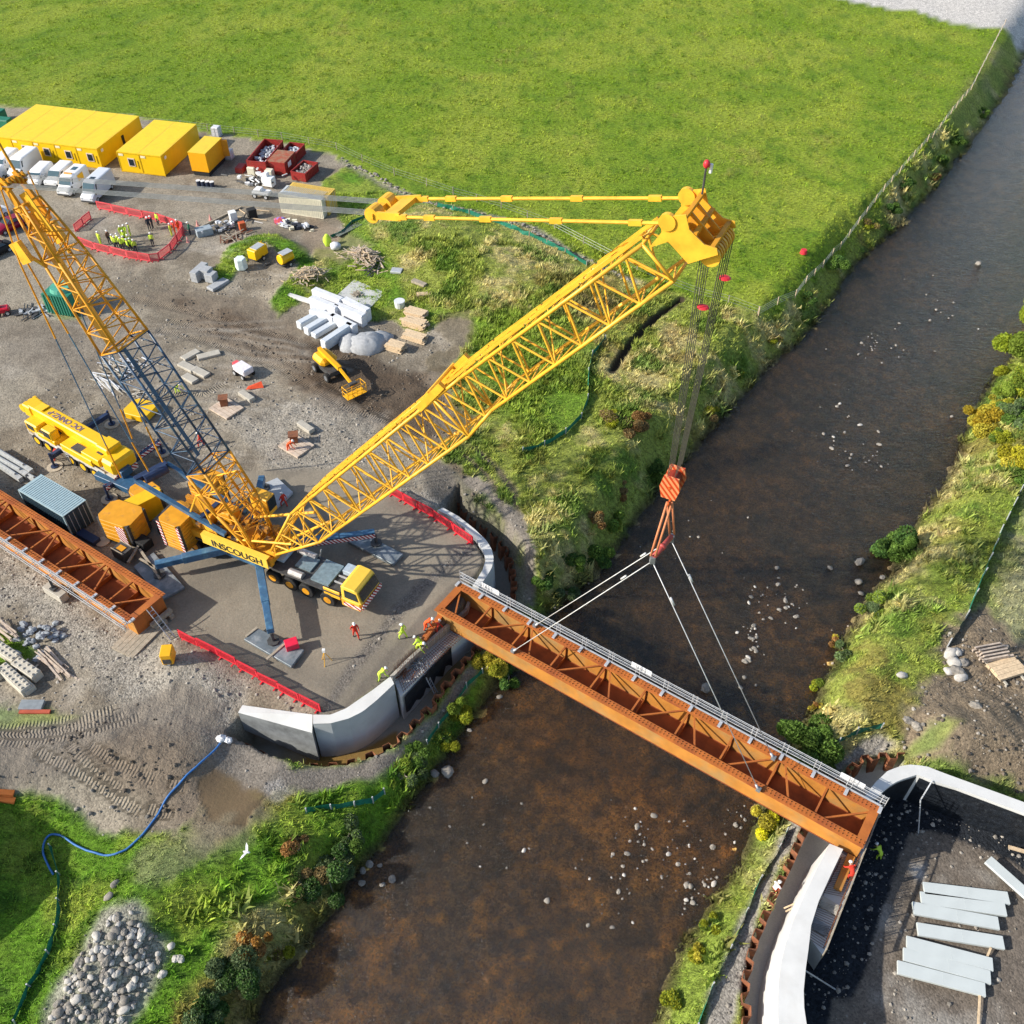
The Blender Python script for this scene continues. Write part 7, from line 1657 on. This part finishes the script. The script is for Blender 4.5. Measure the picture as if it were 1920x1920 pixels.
def bush(u,v,r,h,c,label,cat='bush',name='bush',c2=None,dens=1.,leaf=.15,trunk=False,base=None,droop=0):
    g=G(u,v) if base is None else base
    e=thing(name,label,cat,tuple(g));n=int(2300*r*r*dens*(1+h/r*.3));lin_=np.array(c)
    # clumps
    k=max(5,int(6*r*dens));cc=rb.normal(0,1,(k,3));cc/=np.linalg.norm(cc,axis=1)[:,None];cc*=rb.uniform(.3,1.05,(k,1));cc[:,2]=np.abs(cc[:,2])*.9
    cr_=rb.uniform(.2,.48,k);w=rb.integers(0,k,n);dv=rb.normal(0,1,(n,3));dv/=np.linalg.norm(dv,axis=1)[:,None]
    p=cc[w]+dv*cr_[w][:,None]*rb.uniform(.6,1.,(n,1))**.5;p[:,2]=np.abs(p[:,2])
    hz0=.3*h if trunk else .02
    pos=p*np.array([r,r,h-hz0])+np.array([0,0,hz0])
    s=leaf*rb.uniform(.5,1.3,n)*(1+.25*(r>2));t1=rb.normal(0,1,(n,3))+dv*.2;t1/=np.linalg.norm(t1,axis=1)[:,None];t2=np.cross(t1,rb.normal(0,1,(n,3)));t2/=np.linalg.norm(t2,axis=1)[:,None]+1e-6
    if droop: t1[:,2]-=droop;t1/=np.linalg.norm(t1,axis=1)[:,None]
    a=t1*s[:,None];b_=t2*s[:,None]*(.22 if droop else .5)
    V=np.stack([pos-a,pos+b_*.9,pos+a,pos-b_*.9],1).reshape(-1,3)
    tc=rb.uniform(.7,1.3,(k,1))[w]*rb.uniform(.7,1.35,(n,1));C_=lin_[None]*tc
    if c2 is not None: q=(rb.uniform(0,1,k)<.45)[w]|(rb.uniform(0,1,n)<.2);C_[q]=np.array(c2)[None]*tc[q]
    o=npmesh('foliage' if not trunk else 'crown',V,4,C_,lm);o.parent=e
    m=MB();m.tube((0,0,-.2),(0,0,h*.45),.05*r+.02,6,.02*r)
    for q in range(5): d=cc[q];m.tube((0,0,h*.2+.05*q),(d[0]*r*.8,d[1]*r*.8,d[2]*h*.8+.1),.02*r+.01,4,.01)
    m.build('trunk' if trunk else 'stem',WDG,e);return e
DG=(.075,.15,.035);MG=(.13,.22,.04);YG=(.34,.36,.03);GG=(.15,.21,.09);YE=(.46,.40,.05);OR=(.36,.20,.07);BR=(.26,.19,.08);LG=(.22,.30,.04)
BL=[(1844,215,1.2,.9,DG,'dark bush high on the meadow side bank, farthest upstream',MG),(1792,265,1.5,1.0,DG,'second dark bush from the top of the meadow side bank',MG),(1760,302,1.2,.8,MG,'third bush down the meadow side bank',DG),(1748,338,1.1,.8,BR,'brownish bush on the meadow side bank',OR),(1700,350,1.6,1.0,DG,'dark bush on the meadow side bank below the brownish one',MG),(1672,402,1.9,1.2,DG,'largest dark bush of the meadow side bank',MG),(1630,425,1.2,.8,BR,'straw coloured bush beside the largest dark one',YG),(1560,505,1.7,1.2,DG,'dark bush at the bend of the meadow side bank',MG),(1510,560,1.3,.9,DG,'low dark bush above the fence corner on the bank',MG),(1450,640,1.1,.8,BR,'brown bush under the fence corner',YG),(1385,705,1.2,.9,MG,'green bush right of the hoist ropes',YG),(1330,775,1.2,.9,YG,'yellow green bush beside the hoist ropes',BR),
 (1232,895,1.5,1.5,DG,'dark green bush left of the hook block',MG),(1195,800,1.8,1.0,BR,'brown shrub patch up the bank from the hook block',OR),(1145,790,1.5,.8,BR,'brown shrub left of the larger brown patch',YG),(1172,928,1.2,1.1,OR,'rust coloured bush below the dark green one by the hook block',BR),(1152,985,1.2,1.1,MG,'fresh green bush between the rust coloured ones',LG),(1112,982,1.0,.9,OR,'small reddish bush left of the fresh green one',BR),(1118,1050,1.6,1.1,DG,'dark bush low on the bank above the slings',MG),(1065,1060,1.5,1.,DG,'dark bush up the bank from the slings',MG),(1058,1115,1.3,.9,DG,'dark bush nearest to the hanging girder',GG),(1015,1095,1.1,.8,MG,'green bush beside the curved sheet piles',DG),
 (915,1262,1.5,1.9,YG,'yellow willow bush poking out below the hanging girder',YE),(955,1275,1.1,1.2,DG,'dark shrub right of the yellow willow below the girder',MG),(862,1345,1.35,1.5,YG,'round yellow willow bush at the water edge',LG),(835,1390,1.0,.7,MG,'low green bush below the round yellow willow',YG),(790,1425,1.4,1.2,GG,'grey green willow on the narrow strip',MG),(760,1460,1.2,1.0,GG,'second grey green willow lower on the strip',LG),(655,1575,1.5,1.3,GG,'grey green round bush above the boulders',MG),(612,1640,2.0,1.6,DG,'large dark bush by the boulder group',GG),(570,1665,1.4,1.1,MG,'green bush left of the large dark one',BR),(560,1600,1.1,.8,BR,'brown bush on the grass above the large dark bush',OR),(475,1775,1.05,1.1,(.48,.26,.06),'orange bush standing alone at the lower left',OR),(435,1850,2.0,1.6,DG,'large dark bush below the orange one',GG),(400,1905,1.5,1.2,GG,'grey green bush at the bottom picture edge',DG),(520,1800,1.0,.7,BR,'straw tussock bush right of the orange bush',YG),
 (1688,1045,2.1,2.8,DG,'dark green round bush leaning over the far water edge',MG),(1640,1145,1.4,1.5,LG,'light green bush downstream of the dark round one',GG),(1583,1230,1.0,1.0,GG,'small grey green bush on the far water edge',MG),(1560,1205,.7,.6,YE,'small orange yellow bush on the far water edge',OR),(1535,1290,.9,.6,YG,'yellow green bush lower on the far water edge',LG),(1530,1330,.6,.5,YE,'tiny yellow bush beneath the yellow green one',OR),(1528,1400,2.3,1.6,MG,'broad dark bush behind the far end of the girder',MG),(1490,1430,1.4,1.2,MG,'green bush touching the far end of the girder railing',YG),(1443,1545,1.25,1.5,(.55,.52,.02),'bright yellow bush poking out below the girder at the far bank',YE),(1303,1790,1.0,1.0,YG,'yellow green bush on the narrow strip at the bottom right',YE),(1252,1880,.9,.8,YG,'yellow green bush at the bottom edge of the far strip',MG),(1330,1740,.8,.6,MG,'low bush on the far strip above the yellow green one',YG),
 (1850,800,2.5,2.0,(.58,.42,.04),'golden bush at the far water edge',YE),(1875,765,1.6,1.5,YE,'yellow bush behind the golden one',LG),(1905,790,2.2,1.9,GG,'grey green bush right of the golden one',MG),(1898,862,1.8,1.5,(.46,.42,.03),'yellow bush below the grey green one at the right edge',YE),(1870,830,1.5,1.2,MG,'mid green bush below the golden one',YG),(1905,745,2.2,1.6,YG,'yellow green bush between the tree and the grey green bush',LG),(1880,700,1.4,1.0,LG,'low pale green bush on the water edge below the tree',YG),(1925,905,1.6,1.2,YG,'straw bush at the end of the far bank net',MG),(1925,720,2.0,1.6,LG,'light green bush at the right picture edge',YG)]
for u,v,r,h,c,l,c2 in BL:
    bush(u,v,r,h,c,l,c2=c2,droop=.9 if 'willow' in l else 0,leaf=.19 if 'willow' in l else .115)
bush(1925,590,4.2,6.0,(.30,.36,.03),'large yellow green tree at the right picture edge','tree','broadleaf_tree',c2=LG,dens=.8,leaf=.22,trunk=True,base=G(1935,675))
bush(1925,560,2.6,4.0,(.36,.38,.03),'smaller yellow green tree beyond the large one at the right edge','tree','broadleaf_tree',c2=YG,dens=.8,leaf=.2,trunk=True,base=G(1945,600))
